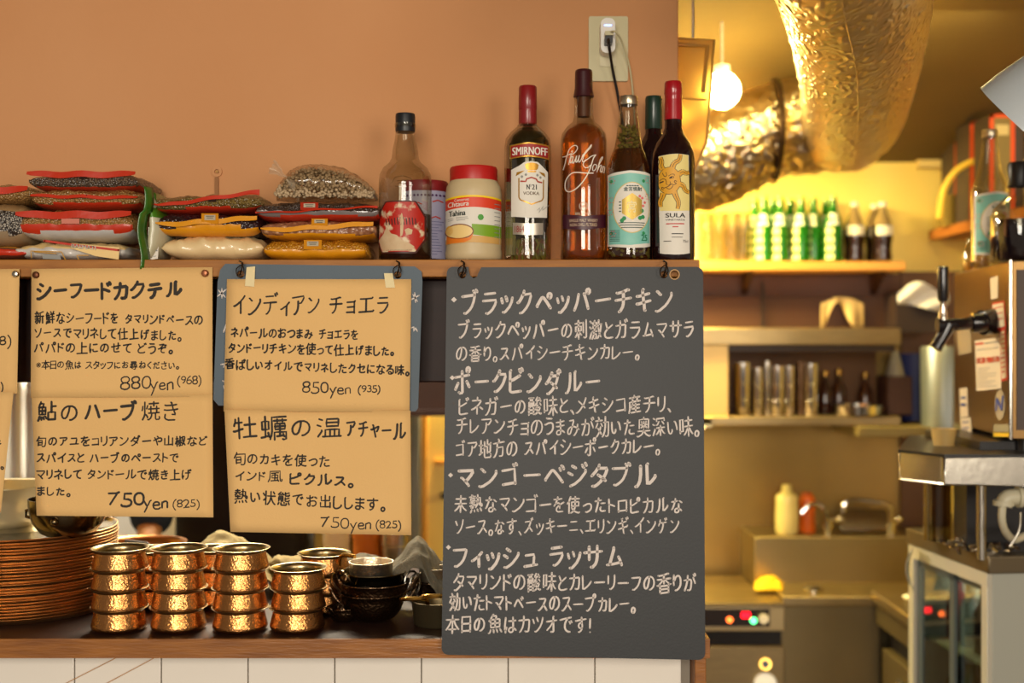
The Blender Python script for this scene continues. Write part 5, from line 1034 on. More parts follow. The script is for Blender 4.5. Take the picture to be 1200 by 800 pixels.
for cx, Y, n, where, yt in stacks:
    for k in range(n):
        lv = names4[k] if k < n-1 else 'topmost'
        if n == 3 and k == 1: lv = 'middle'
        lab = 'hammered copper pot, %s %s' % (lv, where)
        loc = Vector((X(cx, Y)+R.uniform(-.0012, .0012), Y+R.uniform(-.001, .001), ZC+k*22.6*KP))
        if proto is None: proto = handi(loc, lab)
        else: dup(proto, loc, R.uniform(0, 6), lab)
for cx, Y, n, lab in ((250, 2.21, 3, 'copper pot %s of the rear stack behind the third stack'), (380, 2.16, 3, 'copper pot %s of the rear stack behind the short one'), (176, 2.2, 3, 'copper pot %s of the rear stack behind the first two')):
    for k in range(n):
        lv = ['lowest', 'second up', 'third up', 'topmost'][k] if k < n-1 else 'topmost'
        dup(proto, Vector((X(cx, Y), Y, ZC+k*22.6*KP)), R.uniform(0, 6), lab % lv)
# ================================================================ plates, bowl, basin
plate_m = mat('copper_plate_wall', (226, 184, 134), .34, metal=1, var=.3, vs=14, col2=(208, 160, 108), bump=.15, bs=150, detail=1)
def thali(loc, label):
    t = thing('thali_plate', label, 'plate', loc, 'copper-edged plates in one tall stack'); K = .00155; r = 107*K
    M().lathe([(0, 0), (r-.014, 0), (r-.008, .0015), (r-.0035, .006), (r-.0012, .007), (r, .0092), (r+.0012, .0102), (r+.0018, .0110), (r+.0010, .0116), (r-.0006, .0112)], loc[0], loc[1], loc[2], 72).build('copper_outside', plate_m, t, smooth=60)
    M().lathe([(r-.0006, .0112), (r-.002, .0100), (r-.005, .0075), (r-.010, .0028), (0, .0022)], loc[0], loc[1], loc[2], 72).build('steel_face', polish, t, smooth=60)
    return t
PX, PY_ = X(27, 2.2), 2.2; NP = 26; pp = None
for k in range(NP):
    loc = Vector((PX+R.uniform(-.001, .001), PY_+R.uniform(-.001, .001), ZC+k*.00545))
    lab = 'copper-edged steel plate in the tall stack of matching plates' if k < NP-1 else 'topmost copper-edged plate, carrying the steel serving bowl'
    if pp is None: pp = thali(loc, lab)
    else:
        q = dup(pp, loc, R.uniform(0, 6), lab)
ZP = ZC+(NP-1)*.00545+.0025
bc = Vector((X(80, 2.13), 2.13, ZP)); t = thing('steel_bowl', 'small round steel bowl with riveted lug on the plate stack', 'bowl', bc); K = 2.13/F
bowl_m = mat('dark_steel', (120, 104, 76), .22, metal=1, bump=.1, bs=60)
M().lathe([(0, 0), (20*K, 0), (32*K, 7*K), (40*K, 18*K), (44*K, 33*K), (44.6*K, 46*K), (43.6*K, 46*K), (43*K, 33*K), (39*K, 19*K), (31*K, 8*K), (0, 1.2*K)], *bc, 48).build('bowl_body', bowl_m, t, smooth=60)
M().ball(bc+Vector((0, -.064, 24*K)), 5*K, 12).build('rivet', bowl_m, t)
lug = bc+Vector((-.062, -.008, 30*K)); M().tube([lug+Vector((.004, 0, .006)), lug+Vector((-.010, 0, .002)), lug+Vector((-.010, 0, -.008)), lug+Vector((.006, 0, -.012))], .003, 8).build('lug_handle', bowl_m, t)
bc = Vector((X(2, 2.26), 2.26, ZP)); t = thing('steel_basin', 'wide shiny steel basin behind the small bowl on plates', 'basin', bc); K = 2.26/F
M().lathe([(0, 0), (30*K, 0), (44*K, 10*K), (52*K, 30*K), (55*K, 46*K), (60*K, 48*K), (60*K, 49*K), (54*K, 48*K), (50*K, 31*K), (42*K, 11*K), (0, 1.2*K)], *bc, 56).build('basin_body', mat('warm_steel', (238, 224, 186), .35, metal=.6), t, smooth=60)
# ================================================================ steel bowls and tumblers on the counter
def kadai(cx, Y, z0, k, label, mt, hand_=True, name='balti_bowl', rot=.0):
    c = Vector((X(cx, Y), Y, z0)); t = thing(name, label, 'bowl', c, 'steel serving bowls beside the copper pots'); K = k*Y/F
    M().lathe([(0, 0), (16*K, 0), (25*K, 4*K), (33*K, 13*K), (37.5*K, 25*K), (38.5*K, 32*K), (40.5*K, 33*K), (40.5*K, 34.2*K), (37.5*K, 33.8*K), (36*K, 25*K), (31.5*K, 14*K), (24*K, 5.5*K), (0, 1.5*K)], *c, 48).build('bowl_body', mt, t, smooth=60)
    if hand_:
        for s in (-1, 1):
            a = rot+(0 if s > 0 else PI); d = Vector((math.cos(a), math.sin(a), 0)); e = Vector((-d.y, d.x, 0)); b0 = c+d*39*K+Vector((0, 0, 25*K))
            M().tube(smoothpath([tuple(b0+e*w_*K+d*o_*K+Vector((0, 0, h_*K))) for w_, o_, h_ in ((-9, -2, -3), (-10, 6, 5), (-6, 11, 14), (6, 11, 14), (10, 6, 5), (9, -2, -3))], 4), 1.5*K, 8).build('handle', mt, t)
    return t
dk = mat('blackened_steel', (112, 88, 66), .28, metal=1, bump=.4, bs=200, detail=1); hm = mat('hammered_steel', (232, 220, 200), .32, metal=1, bump=.25, bs=260, detail=1)
kadai(437, 2.09, ZC, 1.0, 'dark hammered steel bowl, lowest of the nested bowls by the copper pots', dk, rot=.3)
kadai(439, 2.09, ZC+11*2.09/F, 1.03, 'dark steel bowl nested in the middle of three, upright handles', dk, rot=-.2)
kadai(438, 2.10, ZC+24*2.09/F, .96, 'shiny-rimmed steel bowl, uppermost of the nested bowls, holding the small cup', bowl_m, rot=.8)
def katori(cx, Y, z0, r, h, label, mt, group='small straight steel cups'):
    c = Vector((X(cx, Y), Y, z0)); K = Y/F; t = thing('steel_cup', label, 'cup', c, group)
    M().lathe([(0, 0), (r*.9*K, 0), (r*.97*K, 2*K), (r*K, h*K), (r*1.03*K, (h+.6)*K), (r*.97*K, (h+.6)*K), (r*.93*K, 3*K), (0, 1*K)], *c, 40).build('cup_body', mt, t, smooth=60)
    return t
katori(435, 2.085, ZC+41*2.09/F, 25.5, 28, 'bright hammered steel cup on top of nested bowls', hm)
katori(508, 2.13, ZC+40*2.13/F, 17, 15, 'small steel cup half hidden by the blackboard', hm)
kadai(511, 2.16, ZC+12*2.16/F, .75, 'small dark bowl under the half hidden cup, beside the blackboard', dk, rot=.3)
# grey pot with brass handled utensils
c = Vector((X(513, 2.06), 2.06, ZC)); K = 2.06/F
t = thing('steel_pot', 'dull steel pot with brass ring handles beside the blackboard', 'pot', c)
M().lathe([(0, 0), (26*K, 0), (28*K, 2*K), (31*K, 28*K), (32*K, 29*K), (30*K, 29*K), (27*K, 3*K), (0, 1*K)], *c, 40).build('pot_body', mat('dull_steel', (128, 114, 84), .4, metal=.9, bump=.1, bs=40), t, smooth=60)
for s, yy in ((-1, 0), (1, 3)):
    p0 = c+Vector((-.02+s*.018, -.035, 34*K+yy*K)); M().tube(smoothpath([tuple(p0+Vector((a*K, b*K, d*K))) for a, b, d in ((-15, 0, 0), (-8, -6, 2), (4, -7, 2.5), (14, -3, 1), (15, 6, -6))], 4), 2.6*K, 10).build('brass_handle', brass, t)
for i, (cx, Y, z_) in enumerate(((404, 2.08, ZC), (398, 2.17, ZC))):
    kadai(cx, Y, z_, .52-.06*i, ['tiny dark steel bowl with loop handles at the foot of nested bowls', 'tiny dark bowl squeezed behind the other tiny one'][i], dk, rot=.9+i, name='small_balti_bowl')
c = P(412, 672, 2.13); pts = [(398, 655), (398, 672), (402, 688), (409, 698)]
t = tag(M().tube(smoothpath([tuple(P(x, y, 2.10+.02*k)) for k, (x, y) in enumerate([(416, 652), (400, 651), (398, 668), (402, 686), (410, 700), (420, 716)])], 5), .0035, 10).build('brass_ladle', brass, origin=P(420, 716, 2.2)), 'curved brass handle rising beside the nested steel bowls', 'ladle')
for k, (x, y) in enumerate(((483, 690), (489, 693))):
    tag(M().tube([tuple(P(x+9*math.cos(a), y+0-29*(.5+.5*math.sin(a))+8, 2.10+.02*k+.01*math.cos(a))) for a in [2*PI*j/24 for j in range(24)]], .002, 8, closed=True).build('steel_ring', steel2, origin=P(x, y, 2.1)), ['thin steel ring handle leaning by nested bowls', 'second thin steel ring handle nearer the blackboard'][k], 'ring', 'steel rings beside the bowls')
# tubs on the work table behind
ZT = .86
tb = thing('work_table', 'steel work table inside the kitchen behind the serving counter', 'table', (-.9, 2.9, 0))
M().box(-1.75, -.12, 2.68, 2.97, ZT-.03, ZT).build('table_top', steel, tb, bevel=.003)
for x in (-1.7, -.18):
    for y in (2.71, 2.94): M().tube([(x, y, 0), (x, y, ZT-.03)], .018, 10).build('leg', steel2, tb)
def tub(cx, Y, yt, r, m_, name, label, cat):
    c = Vector((X(cx, Y), Y, ZT)); h = Z(yt, Y)-ZT; K = Y/F; t = thing(name, label, cat, c)
    M().lathe([(0, 0), (r*.92*K, 0), (r*K, .01), (r*K, h*.75), (r*1.05*K, h*.76), (r*1.05*K, h), (0, h+.002)], *c, 32).build('tub_body', m_, t, bevel=.001)
    return t
tub(394, 2.85, 618, 15, mat('cream_tub', (226, 210, 176), .3, coat=.5), 'plastic_tub', 'cream plastic tub on the work table behind copper pots', 'tub')
tub(431, 2.9, 612, 17, mat('orange_tub', (196, 112, 30), .4), 'orange_container', 'orange-brown container behind the nested bowls', 'container')
tub(462, 2.88, 622, 16, steel2, 'steel_canister', 'steel canister behind the nested bowls near the grey cloth', 'canister')
# ================================================================ cloths
def cloth(name, label, cx, Y, w_, d_, z0, hf, m_, seed, am=1.2):
    def g(u, v):
        x = X(cx, Y)+(u-.5)*w_; y = Y+(v-.5)*d_; n = Vector((x*9+seed, y*9, seed))
        z = z0+hf(u, v)+am*(.010*noise.noise(n)+.014*(.5-abs(noise.noise(n*2.1)))+.008*(.5-abs(noise.noise(n*4.5)))-.010); e = min(u, 1-u, v, 1-v)
        return Vector((x+.012*noise.noise(n*1.3+Vector((5, 0, 0))), y+.012*noise.noise(n*1.7), z-.012*max(0, .12-e)/.12))
    o = M().grid(g, 60, 36).build(name, m_, origin=Vector((X(cx, Y), Y, z0)), smooth=80)
    s_ = o.modifiers.new('thickness', 'SOLIDIFY'); s_.thickness = .0022; s_.offset = 0
    return tag(o, label, 'cloth', 'kitchen cloths behind the pots')
cl1 = mat('sand_cloth', (182, 162, 112), .9, bump=.4, bs=420, var=.4, vs=12, col2=(150, 132, 86)); cl2 = mat('grey_cloth', (122, 112, 90), .9, bump=.5, bs=300, var=.5, vs=9, col2=(86, 82, 72))
def hump(a, s, h): return lambda u, v: h*math.exp(-((u-a)/s)**2)*math.exp(-((v-.5)/.5)**2)
zz1 = Z(668, 2.3)
cloth('folded_cloth', 'sand coloured cloth heaped over pots behind the third copper stack', 268, 2.31, .18, .15, zz1+.013, lambda u, v: .066*math.exp(-((u-.42)/.32)**2)*(1-.5*abs(2*v-1)**3)-.01*u, cl1, 3)
cloth('folded_cloth', 'thin end of sand cloth trailing towards the nested bowls', 345, 2.34, .09, .10, Z(672, 2.3), lambda u, v: .028*(1-.3*u), cl1, 9)
cloth('folded_cloth', 'low grey-brown cloth lying just behind the small bright cup', 428, 2.24, .12, .12, Z(670, 2.24), lambda u, v: .026*math.sin(PI*min(1, u*1.1)), cl2, 14)
def hc2(u, v): return .078*math.exp(-((u-.45)/.38)**2)*(1-.4*abs(2*v-1)**3)+.012*math.sin(u*14+v*3)*u
cloth('folded_cloth', 'crumpled grey cloth peaked against the side of the large blackboard', 492, 2.17, .15, .15, Z(688, 2.14), hc2, cl2, 21, 1.8)
sp = tag(M().plate([(146, 632), (172, 635), (188, 648), (196, 668), (186, 688), (146, 688)], lambda x, y: P(x, y, 2.28+.0008*(x-146)), .004).build('grey_board', mat('slate_grey', (92, 88, 80), .6), origin=P(166, 690, 2.28)), 'grey flat lid standing behind the first copper stacks', 'lid')
c = Vector((X(163, 2.46), 2.46, ZC)); K = 2.46/F
t = thing('copper_pan', 'wide copper pan behind the first two copper stacks', 'pan', c)
M().lathe([(0, 0), (44*K, 0), (50*K, 4*K), (52*K, 38*K), (55*K, 42*K), (53*K, 42*K), (49*K, 38*K), (47*K, 6*K), (0, 3*K)], *c, 48).build('pan_body', copper_s, t, smooth=60)
for k, (cx, Y, r, h) in enumerate(((262, 2.38, 38, 26), (345, 2.40, 30, 26), (432, 2.30, 30, 24), (506, 2.26, 28, 14))):
    c = Vector((X(cx, Y), Y, ZC)); K = Y/F
    t = thing('stock_pot', ['dark stock pot under the heaped sand cloth', 'dark stock pot under the sand cloth end', 'dark pot behind the nested bowls under low cloth', 'dark pot under the peaked grey cloth'][k], 'pot', c, 'dark pots behind the copper stacks')
    M().lathe([(0, 0), (r*K, 0), (r*K, h*K*.8), (r*.96*K, h*K*.8), (r*.94*K, 3*K), (0, 3*K)], *c, 32).build('pot_body', dk, t, smooth=50)
for k, q in enumerate((((72, 803), (135, 771)), ((120, 803), (180, 771)))):
    a, b_ = q; tag(M().tube([P(a[0], a[1], 2.022), P(b_[0], b_[1], 2.022)], .0006, 6).build('thin_string', mat('orange_string', (196, 140, 80), .6), origin=P(b_[0], b_[1], 2.022)), ['fine orange string slanting over tiles, nearer the frame edge', 'fine orange string slanting over tiles, farther along'][k], 'string', 'fine orange strings across the tiles')

# ================================================================ kitchen, back wall
foil = mat('foil_jacket', (226, 206, 164), .34, metal=1, var=.35, vs=20, col2=(200, 176, 130), bump=1.0, bs=60, stretch=(1, .45, 1.6), detail=3, ridge=True, bd=.012)
def duct(name, label, path, r, wr=.006, mat_=foil, seg=72, seam=True):
    t = thing(name, label, 'duct', path[-1]); pts = [Vector(p) for p in smoothpath([tuple(p) for p in path], 14)]
    m = M().tube(pts, r, seg)
    for i, v in enumerate(m.v):
        c = pts[min(i//seg, len(pts)-1)]; d = (v-c).normalized(); q = v*18
        v += d*(noise.ridged_multi_fractal(Vector((q.x*1.2, q.y*.6, q.z*2.4)), 1, 2, 4, 1, 2)-1.0)*wr*.7
    m.build('foil_jacket', mat_, t, smooth=80)
    return t, pts
d1, dp = duct('ventilation_duct', 'large foil-wrapped round duct running under the ceiling towards the room',
     [(.36, 1.35, 2.06), (.47, 1.7, 2.06), (.605, 2.1, 2.06), (.74, 2.55, 2.06), (.85, 2.95, 2.055), (.905, 3.18, 2.05), (.915, 3.3, 2.045)], .13, .005)
M().tube([p+Vector((0, 0, -.1325)) for p in dp[6:-8]], .0016, 6).build('foil_seam', foil, d1)
m = M()
for p in (Vector((.42, 1.55, 2.06)), Vector((.80, 2.75, 2.06))):
    zc = 2.5 if p.y < 2.3 else 2.5-.265*(p.y-2.3)
    for s in (-1, 1): m.tube([(p.x+s*.135, p.y, 2.06), (p.x+s*.135, p.y, zc)], .003, 6)
m.build('hanger_rods', steel2, d1)
foil2 = mat('loose_foil', (216, 198, 166), .3, metal=1, var=.4, vs=14, col2=(176, 150, 104), bump=1.0, bs=34, detail=3, ridge=True, bd=.015)
d2, dq = duct('duct_tail', 'crumpled tail', [(.93, 3.34, 2.06), (.85, 3.36, 2.055), (.73, 3.36, 2.04), (.60, 3.35, 1.975), (.47, 3.34, 1.93), (.30, 3.32, 1.88), (.12, 3.32, 1.83), (-.1, 3.32, 1.8)], .128, .016, foil2)
M().tube([Vector((.735+.006*math.cos(a), 3.36+.139*math.cos(a), 2.04+.139*math.sin(a))) for a in [2*PI*k/40 for k in range(40)]], .009, 8, closed=True).build('collar_band', mat('dark_band', (60, 42, 28), .35, metal=.6), d2)
for c_ in list(d2.children):
    w_ = wloc(c_); c_.parent = d1; c_.location = w_-wloc(d1)
bpy.data.objects.remove(d2)
d1['label'] = 'foil-wrapped round ventilation duct under the ceiling with a crumpled collared bend'
# fluorescent fittings
def tube_lamp(c, L_, lab, strength, col=(255, 226, 150)):
    t = thing('fluorescent_lamp', lab, 'lamp', c, 'bare fluorescent fittings')
    x, y, z = c; zc = 2.5-.265*(y-2.3) if y > 2.3 else 2.5
    M().box(x-L_/2, x+L_/2, y-.03, y+.03, z+.022, z+.05).build('housing', white, t, bevel=.002)
    M().tube([(x-L_/2+.02, y, z), (x+L_/2-.02, y, z)], .014, 16).build('lamp_tube', mat('lamp_glow_%d' % strength, col, emis=strength), t)
    for s in (-1, 1): M().box(x+s*(L_/2-.012)-.01, x+s*(L_/2-.012)+.01, y-.016, y+.016, z-.018, z+.022).build('lamp_holder', white, t)
    m = M()
    for s in (-1, 1): m.tube([(x+s*L_*.35, y, z+.05), (x+s*L_*.35, y, zc+.01)], .005, 6)
    m.build('mounting_rod', steel2, t)
tube_lamp(Vector((.37, 3.56, 2.10)), .62, 'glowing fluorescent tube partly hidden behind the crumpled duct', 60, (255, 222, 120))
gc = Vector((X(846, 3.12), 3.12, Z(106, 3.12))); t = thing('globe_lamp', 'glaring round globe lamp under the ceiling above the crumpled duct', 'lamp', gc)
M().ball(gc, .048, 24).build('glowing_globe', mat('globe_glow', (255, 228, 132), emis=62), t, smooth=60)
M().tube([gc+Vector((0, 0, .04)), gc+Vector((0, 0, .065)), gc+Vector((0, 0, .07)), Vector((gc.x, gc.y, 2.29))], [.02, .02, .003, .003], 14).build('lamp_socket', white, t)
tube_lamp(Vector((-.55, 3.3, 2.17)), .9, 'glowing fluorescent tube over the work table behind the menus', 8)

# bottle shelf
S2 = Z(308, 3.9)
ks = thing('bottle_shelf', 'pale wooden wall shelf carrying green beer and cola bottles', 'shelf', (.7, 4.0, S2-.03))
M().box(.27, X(1058, 3.85), 3.82, 4.0, S2-.03, S2).build('shelf_board', mat('pale_pine', (214, 160, 84), .5, var=.5, vs=6, col2=(190, 130, 60), stretch=(1, 6, 6)), ks, bevel=.004)
for px in (870, 1020): M().hexa([(X(px, 4)-.01, 3.86, S2-.031), (X(px, 4)+.01, 3.86, S2-.031), (X(px, 4)+.01, 4, S2-.12), (X(px, 4)-.01, 4, S2-.12), (X(px, 4)-.01, 3.86, S2-.03), (X(px, 4)+.01, 3.86, S2-.03), (X(px, 4)+.01, 4, S2-.03), (X(px, 4)-.01, 4, S2-.03)]).build('bracket', redwood, ks)
gglass = mat('green_bottle_glass', (30, 128, 24), .1, trans=.55, ior=1.3, coat=.4)
KB = 3.9/F
def beer(cx, Y, label, liquid=True, g=gglass, cola=False):
    c = Vector((X(cx, Y), Y, S2)); K = KB; grp = 'cola bottles on the pale shelf' if cola else 'green beer bottles on the pale shelf'
    t = thing('cola_bottle' if cola else 'beer_bottle', label, 'bottle', c, grp)
    if cola:
        pr = [(0, 0), (9.5, 0), (10.6, 2), (11, 6), (10.2, 14), (10.2, 20), (11.8, 28), (12, 36), (10.8, 44), (8.5, 51), (6, 57), (4.5, 62), (4.2, 68)]
        M().lathe([(r*K, z*K) for r, z in pr], *c, 28).build('bottle_glass', mat('cola_liquid', (34, 16, 12), .1, coat=.7), t, smooth=60)
        M().lathe([(r*K*1.03, z*K) for r, z in pr[8:]], *c, 28).build('clear_neck', mat('amber_neck', (190, 160, 110), .1, trans=.5, coat=.5), t, smooth=60)
        M().lathe([(4.6*K, 66*K), (5*K, 66.5*K), (4.7*K, 71*K), (0, 71.5*K)], *c, 20).build('crown_cap', white, t)
        z0 = c.z
        for a, b_, mm, nm in ((32, 43, L_white, 'white_label'), (8, 17, L_white, 'lower_label')):
            m = M(); rr = 11.9*K
            m.grid(lambda u, v: Vector((c.x+(rr if a > 20 else 10.9*K)*math.sin(-1+2*u), c.y-(rr if a > 20 else 10.9*K)*math.cos(-1+2*u)-.0005, z0+(a+(b_-a)*v)*K)), 12, 2)
            if a > 20: m.build(nm, mm, t)
    else:
        pr = [(0, 0), (9.5, 0), (10.6, 2), (10.8, 5), (10.8, 42), (9.5, 49), (6.5, 57), (4.6, 63), (4.3, 75)]
        M().lathe([(r*K, z*K) for r, z in pr], *c, 28).build('bottle_glass', g, t, smooth=60)
        M().lathe([(4.4*K, 74*K), (4.9*K, 74.5*K), (4.7*K, 78*K), (0, 78.6*K)], *c, 20).build('crown_cap', mat('pale_green_cap', (150, 180, 80), .4), t)
        m = M(); rr = 10.95*K
        def lf(a0, a1, z0, z1, rb=rr):
            m.grid(lambda u, v: Vector((c.x+rb*math.sin(a0+(a1-a0)*u), c.y-rb*math.cos(a0+(a1-a0)*u), c.z+(z0+(z1-z0)*v)*K)), 8, 3)
        m.grid(lambda u, v: Vector((c.x+(10.9-4.2*v)*K*math.sin(-1.0+1.3*u), c.y-(10.95-4.2*v)*K*math.cos(-1.0+1.3*u)-.0008, c.z+(43+14*v)*K)), 8, 3)
        m.build('shoulder_label', L_white, t)
        m = M()
        for k in range(4): lf(-1.2, -.25, 3+k*10, 9.5+k*10)
        m.build('side_label', mat('label_butter', (224, 214, 150), .5), t)
    return t
p1 = beer(895, 3.9, 'green beer bottle nearest the crumpled duct in the front row')
for cx, Y, lab in ((914, 3.9, 'second green beer bottle from the crumpled duct, front row'), (938.5, 3.9, 'green beer bottle midway along the front row, tallest-looking label'),
                   (953, 3.92, 'shorter-looking green beer bottle behind and right of the middle one'.replace(' right of', ' beside')), (976, 3.88, 'green beer bottle nearest the cola bottles'),
                   (884, 3.96, 'yellow-lit green bottle of the rear row at the duct end'), (926, 3.965, 'rear green bottle between the second and middle front bottles'), (968, 3.965, 'rear green bottle next to the last front one'), (905, 3.965, 'rear green bottle between the first two front bottles')):
    dup(p1, Vector((X(cx, Y), Y, S2)), R.uniform(-.2, .2), lab)
p2 = beer(1001, 3.9, 'cola bottle standing next to the green beer bottles', cola=True)
dup(p2, Vector((X(1034, 3.9), 3.9, S2)), .1, 'cola bottle alone at the shelf end, standing in front')
dup(p2, Vector((X(1025, 3.965), 3.965, S2)), .2, 'cola bottle behind the end cola bottle, mostly covered')
# clear glasses in the overexposed part
for k, cx in enumerate((826, 842, 858, 871)):
    c = Vector((X(cx, 3.92), 3.92, S2)); t = thing('drinking_glass', 'clear glass, number %s from the shelf bottles towards the plaster wall' % ['four', 'three', 'two', 'one'][k] if False else ['clear glass beside the wine bottle end of the pale shelf', 'clear glass second along the bright shelf end', 'clear glass third along the bright shelf end', 'clear glass standing against the first green bottle'][k], 'glass', c, 'clear glasses on the pale shelf')
    M().lathe([(0, 0), (7*KB, 0), (8*KB, 2*KB), (8.4*KB, 60*KB), (8*KB, 60*KB), (7.4*KB, 4*KB), (0, 3*KB)], *c, 24).build('glass_body', glass, t, smooth=60)
# orange-brown wall band, red-brown board, hanging things
struct(M().box(-.6, X(1055, 4), 3.97, 4.0, Z(350, 3.97), S2-.03).build('trim_3', mat('orange_brown_board', (98, 56, 20), .5, var=.3, vs=4, col2=(80, 44, 16))))
struct(M().box(-.6, X(1052, 4), 3.93, 4.0, Z(386, 3.93), Z(347, 3.93)).build('trim_4', redwood, bevel=.003))
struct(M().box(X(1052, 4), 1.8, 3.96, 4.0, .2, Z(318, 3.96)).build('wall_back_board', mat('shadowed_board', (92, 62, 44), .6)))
tag(M().tube(smoothpath([tuple(P(894, y, 3.915)) for y in (330, 350, 370, 388, 400)], 3), .004, 8).build('dangling_cable', black, origin=P(894, 400, 3.915)), 'thin dark cord hanging on the red-brown board', 'cable')
def rag(u, v):
    x0 = 962+50*u; yt = 356-8*math.sin(PI*u); yb2 = [383, 366, 352, 364, 380, 386][min(5, int(u*5.99))]; yb2 = 384-30*math.sin(PI*min(1, u*1.25))**2
    return P(x0, yt+(yb2-yt)*v, 3.90+.012*math.sin(u*15)*v)
o = M().grid(rag, 24, 8).build('dish_rag', mat('beige_rag', (176, 150, 104), .9, bump=.3, bs=200), origin=P(985, 384, 3.9), smooth=80); o.modifiers.new('t', 'SOLIDIFY').thickness = .004
tag(o, 'beige rag draped over the red-brown board below the bottles', 'rag')
t = thing('waste_box', 'dark box with crumpled white bag hanging beyond the shelf end', 'box', P(1075, 386, 3.9))
M().plate([(1052, 345), (1064, 340), (1102, 348), (1102, 388), (1052, 388)], lambda x, y: P(x, y, 3.80), .14).build('box_body', mat('dark_box', (38, 22, 20), .6), t, bevel=.004)
o = M().grid(lambda u, v: P(1052+60*u, 344-14*math.sin(PI*min(1, u*1.2))+(30*v)*(.4+.6*math.sin(PI*u)), 3.785+.015*math.sin(u*9+v*6)), 16, 10).build('white_bag', mat('white_bag_film', (206, 204, 214), .4, coat=.3), t, smooth=80); o.modifiers.new('t', 'SOLIDIFY').thickness = .003
# steel back wall lining and steel wall shelf
struct(M().box(-.6, 1.8, 3.98, 4.0, .6, Z(386, 3.98)).build('wall_back_lining', mat('steel_lining', (170, 142, 86), .40, metal=.88, var=.5, vs=2, col2=(128, 100, 56), bump=.03, bs=10)))
t = thing('steel_wall_cabinet', 'open stainless wall cabinet with cups under the red-brown board', 'cabinet', (.9, 3.98, Z(498, 3.7)))
xa, xb = X(800, 3.7), X(1056, 3.7); zt_, zb_ = Z(384, 3.7), Z(488, 3.7)
M().box(xa, xb, 3.7, 3.978, Z(404, 3.7), zt_).build('top_panel', steel, t, bevel=.003)
M().box(xa, xb, 3.7, 3.978, zb_-.028, zb_).build('shelf_board', steel, t, bevel=.003)
M().box(xa, X(855, 3.7), 3.72, 3.978, zb_, Z(404, 3.7)).build('side_panel', mat('warm_panel', (214, 178, 110), .4, metal=.5), t, bevel=.002)
M().box(X(855, 3.7), xb, 3.955, 3.978, zb_, Z(404, 3.7)).build('back_panel', mat('brown_panel', (110, 72, 36), .5), t)
M().box(X(855, 3.7), X(1050, 3.7), 3.71, 3.725, Z(412, 3.7), Z(404, 3.7)).build('gap_shade_strip', mat('gap_shade_dark', (50, 34, 24), .5), t)  # dark strip stands in for the shaded gap under the top panel
SH = zb_
def tumbler(cx, r, yt, lab, mt=polish, Y=3.78, n='steel_tumbler', cat='tumbler', grp='steel tumblers in the wall cabinet'):
    K = Y/F; h = (488-yt)*3.74/F; c = Vector((X(cx, Y), Y, SH)); t = thing(n, lab, cat, c, grp)
    M().lathe([(0, 0), (r*.86*K, 0), (r*.92*K, .004), (r*K, h), (r*.94*K, h), (r*.84*K, .01), (0, .008)], *c, 28).build('tumbler_body', mt, t, smooth=50)
    if h > .1:
        for q in (.3, .6): M().tube([c+Vector((r*.955*K*math.cos(a), r*.955*K*math.sin(a), h*q)) for a in [2*PI*j/24 for j in range(24)]], .0012, 5, closed=True).build('rim_ring', mt, t)
for cx, r, yt, lab in ((870, 10, 426, 'tall stack of steel tumblers next to the warm side panel'), (888, 6.5, 432, 'narrow steel tumbler beside the first tumbler stack'), (899, 4, 424, 'slim bright steel tumbler between two wider ones'),
                       (911, 8.5, 430, 'wide steel tumbler in the cabinet middle'), (925, 6.5, 430, 'steel tumbler touching the wide middle one'), (950, 9, 427, 'large steel tumbler before the dark bottles')):
    tumbler(cx, r, yt, lab)
tumbler(938, 5, 425, 'dark steel tumbler between the middle and large ones', dk)
brn = mat('brown_bottle_glass', (52, 24, 12), .12, coat=.6)
for cx, yt, lab in ((967, 438, 'dark brown bottle next to the large tumbler'), (983, 436, 'dark brown bottle behind the flat steel dish'), (1014, 440, 'dark brown bottle at the open end of the cabinet')):
    Y = 3.86; K = Y/F; h = (488-yt)*3.74/F; c = Vector((X(cx, Y), Y, SH)); t = thing('brown_bottle', lab, 'bottle', c, 'brown bottles in the wall cabinet')
    M().lathe([(0, 0), (8*K, 0), (8.5*K, .004), (8.5*K, h*.55), (4*K, h*.75), (3.5*K, h), (0, h)], *c, 24).build('bottle_glass', brn, t, smooth=50)
    M().lathe([(4*K, h*.9), (4.2*K, h+.004), (0, h+.005)], *c, 16).build('cap', brass, t)
c = Vector((X(1005, 3.77), 3.77, SH)); K = 3.77/F; t = thing('steel_dish', 'low round steel dish at the front of the wall cabinet', 'dish', c)
M().lathe([(0, 0), (26*K, 0), (29*K, 2*K), (30*K, 12*K), (28.5*K, 12*K), (27*K, 3*K), (0, 2*K)], *c, 40).build('dish_body', polish, t, smooth=50)
t = thing('blue_bucket', 'dark blue plastic bucket beyond the open cabinet end', 'bucket', P(1080, 492, 3.8))
c = P(1073, 492, 3.88); K = 3.88/F; M().lathe([(0, 0), (18*K, 0), (22*K, 78*K), (20*K, 78*K), (16*K, 2*K), (0, 2*K)], *c, 28).build('bucket_body', mat('dark_blue_plastic', (34, 44, 100), .5), t, smooth=50)
t['label'] = 'dark blue plastic bucket beyond the open cabinet end'
c = P(1106, 502, 3.70); t = thing('steel_container', 'tall grey-blue steel container between blue bucket and dispenser', 'container', c)
M().lathe([(0, 0), (24*K, 0), (25*K, 90*K), (24*K, 92*K), (0, 92*K)], *c, 32).build('container_body', mat('bluish_steel', (140, 146, 150), .35, metal=.7), t, smooth=50)
o = M().lathe([(0, 0), (11*K, 0), (4*K, 28*K), (0, 30*K)], *P(1049, 440, 3.84), 20).build('grey_funnel', mat('grey_funnel', (138, 130, 116), .5), origin=P(1049, 440, 3.84)); tag(o, 'small grey cone standing on a dark box by the cabinet end', 'cone')
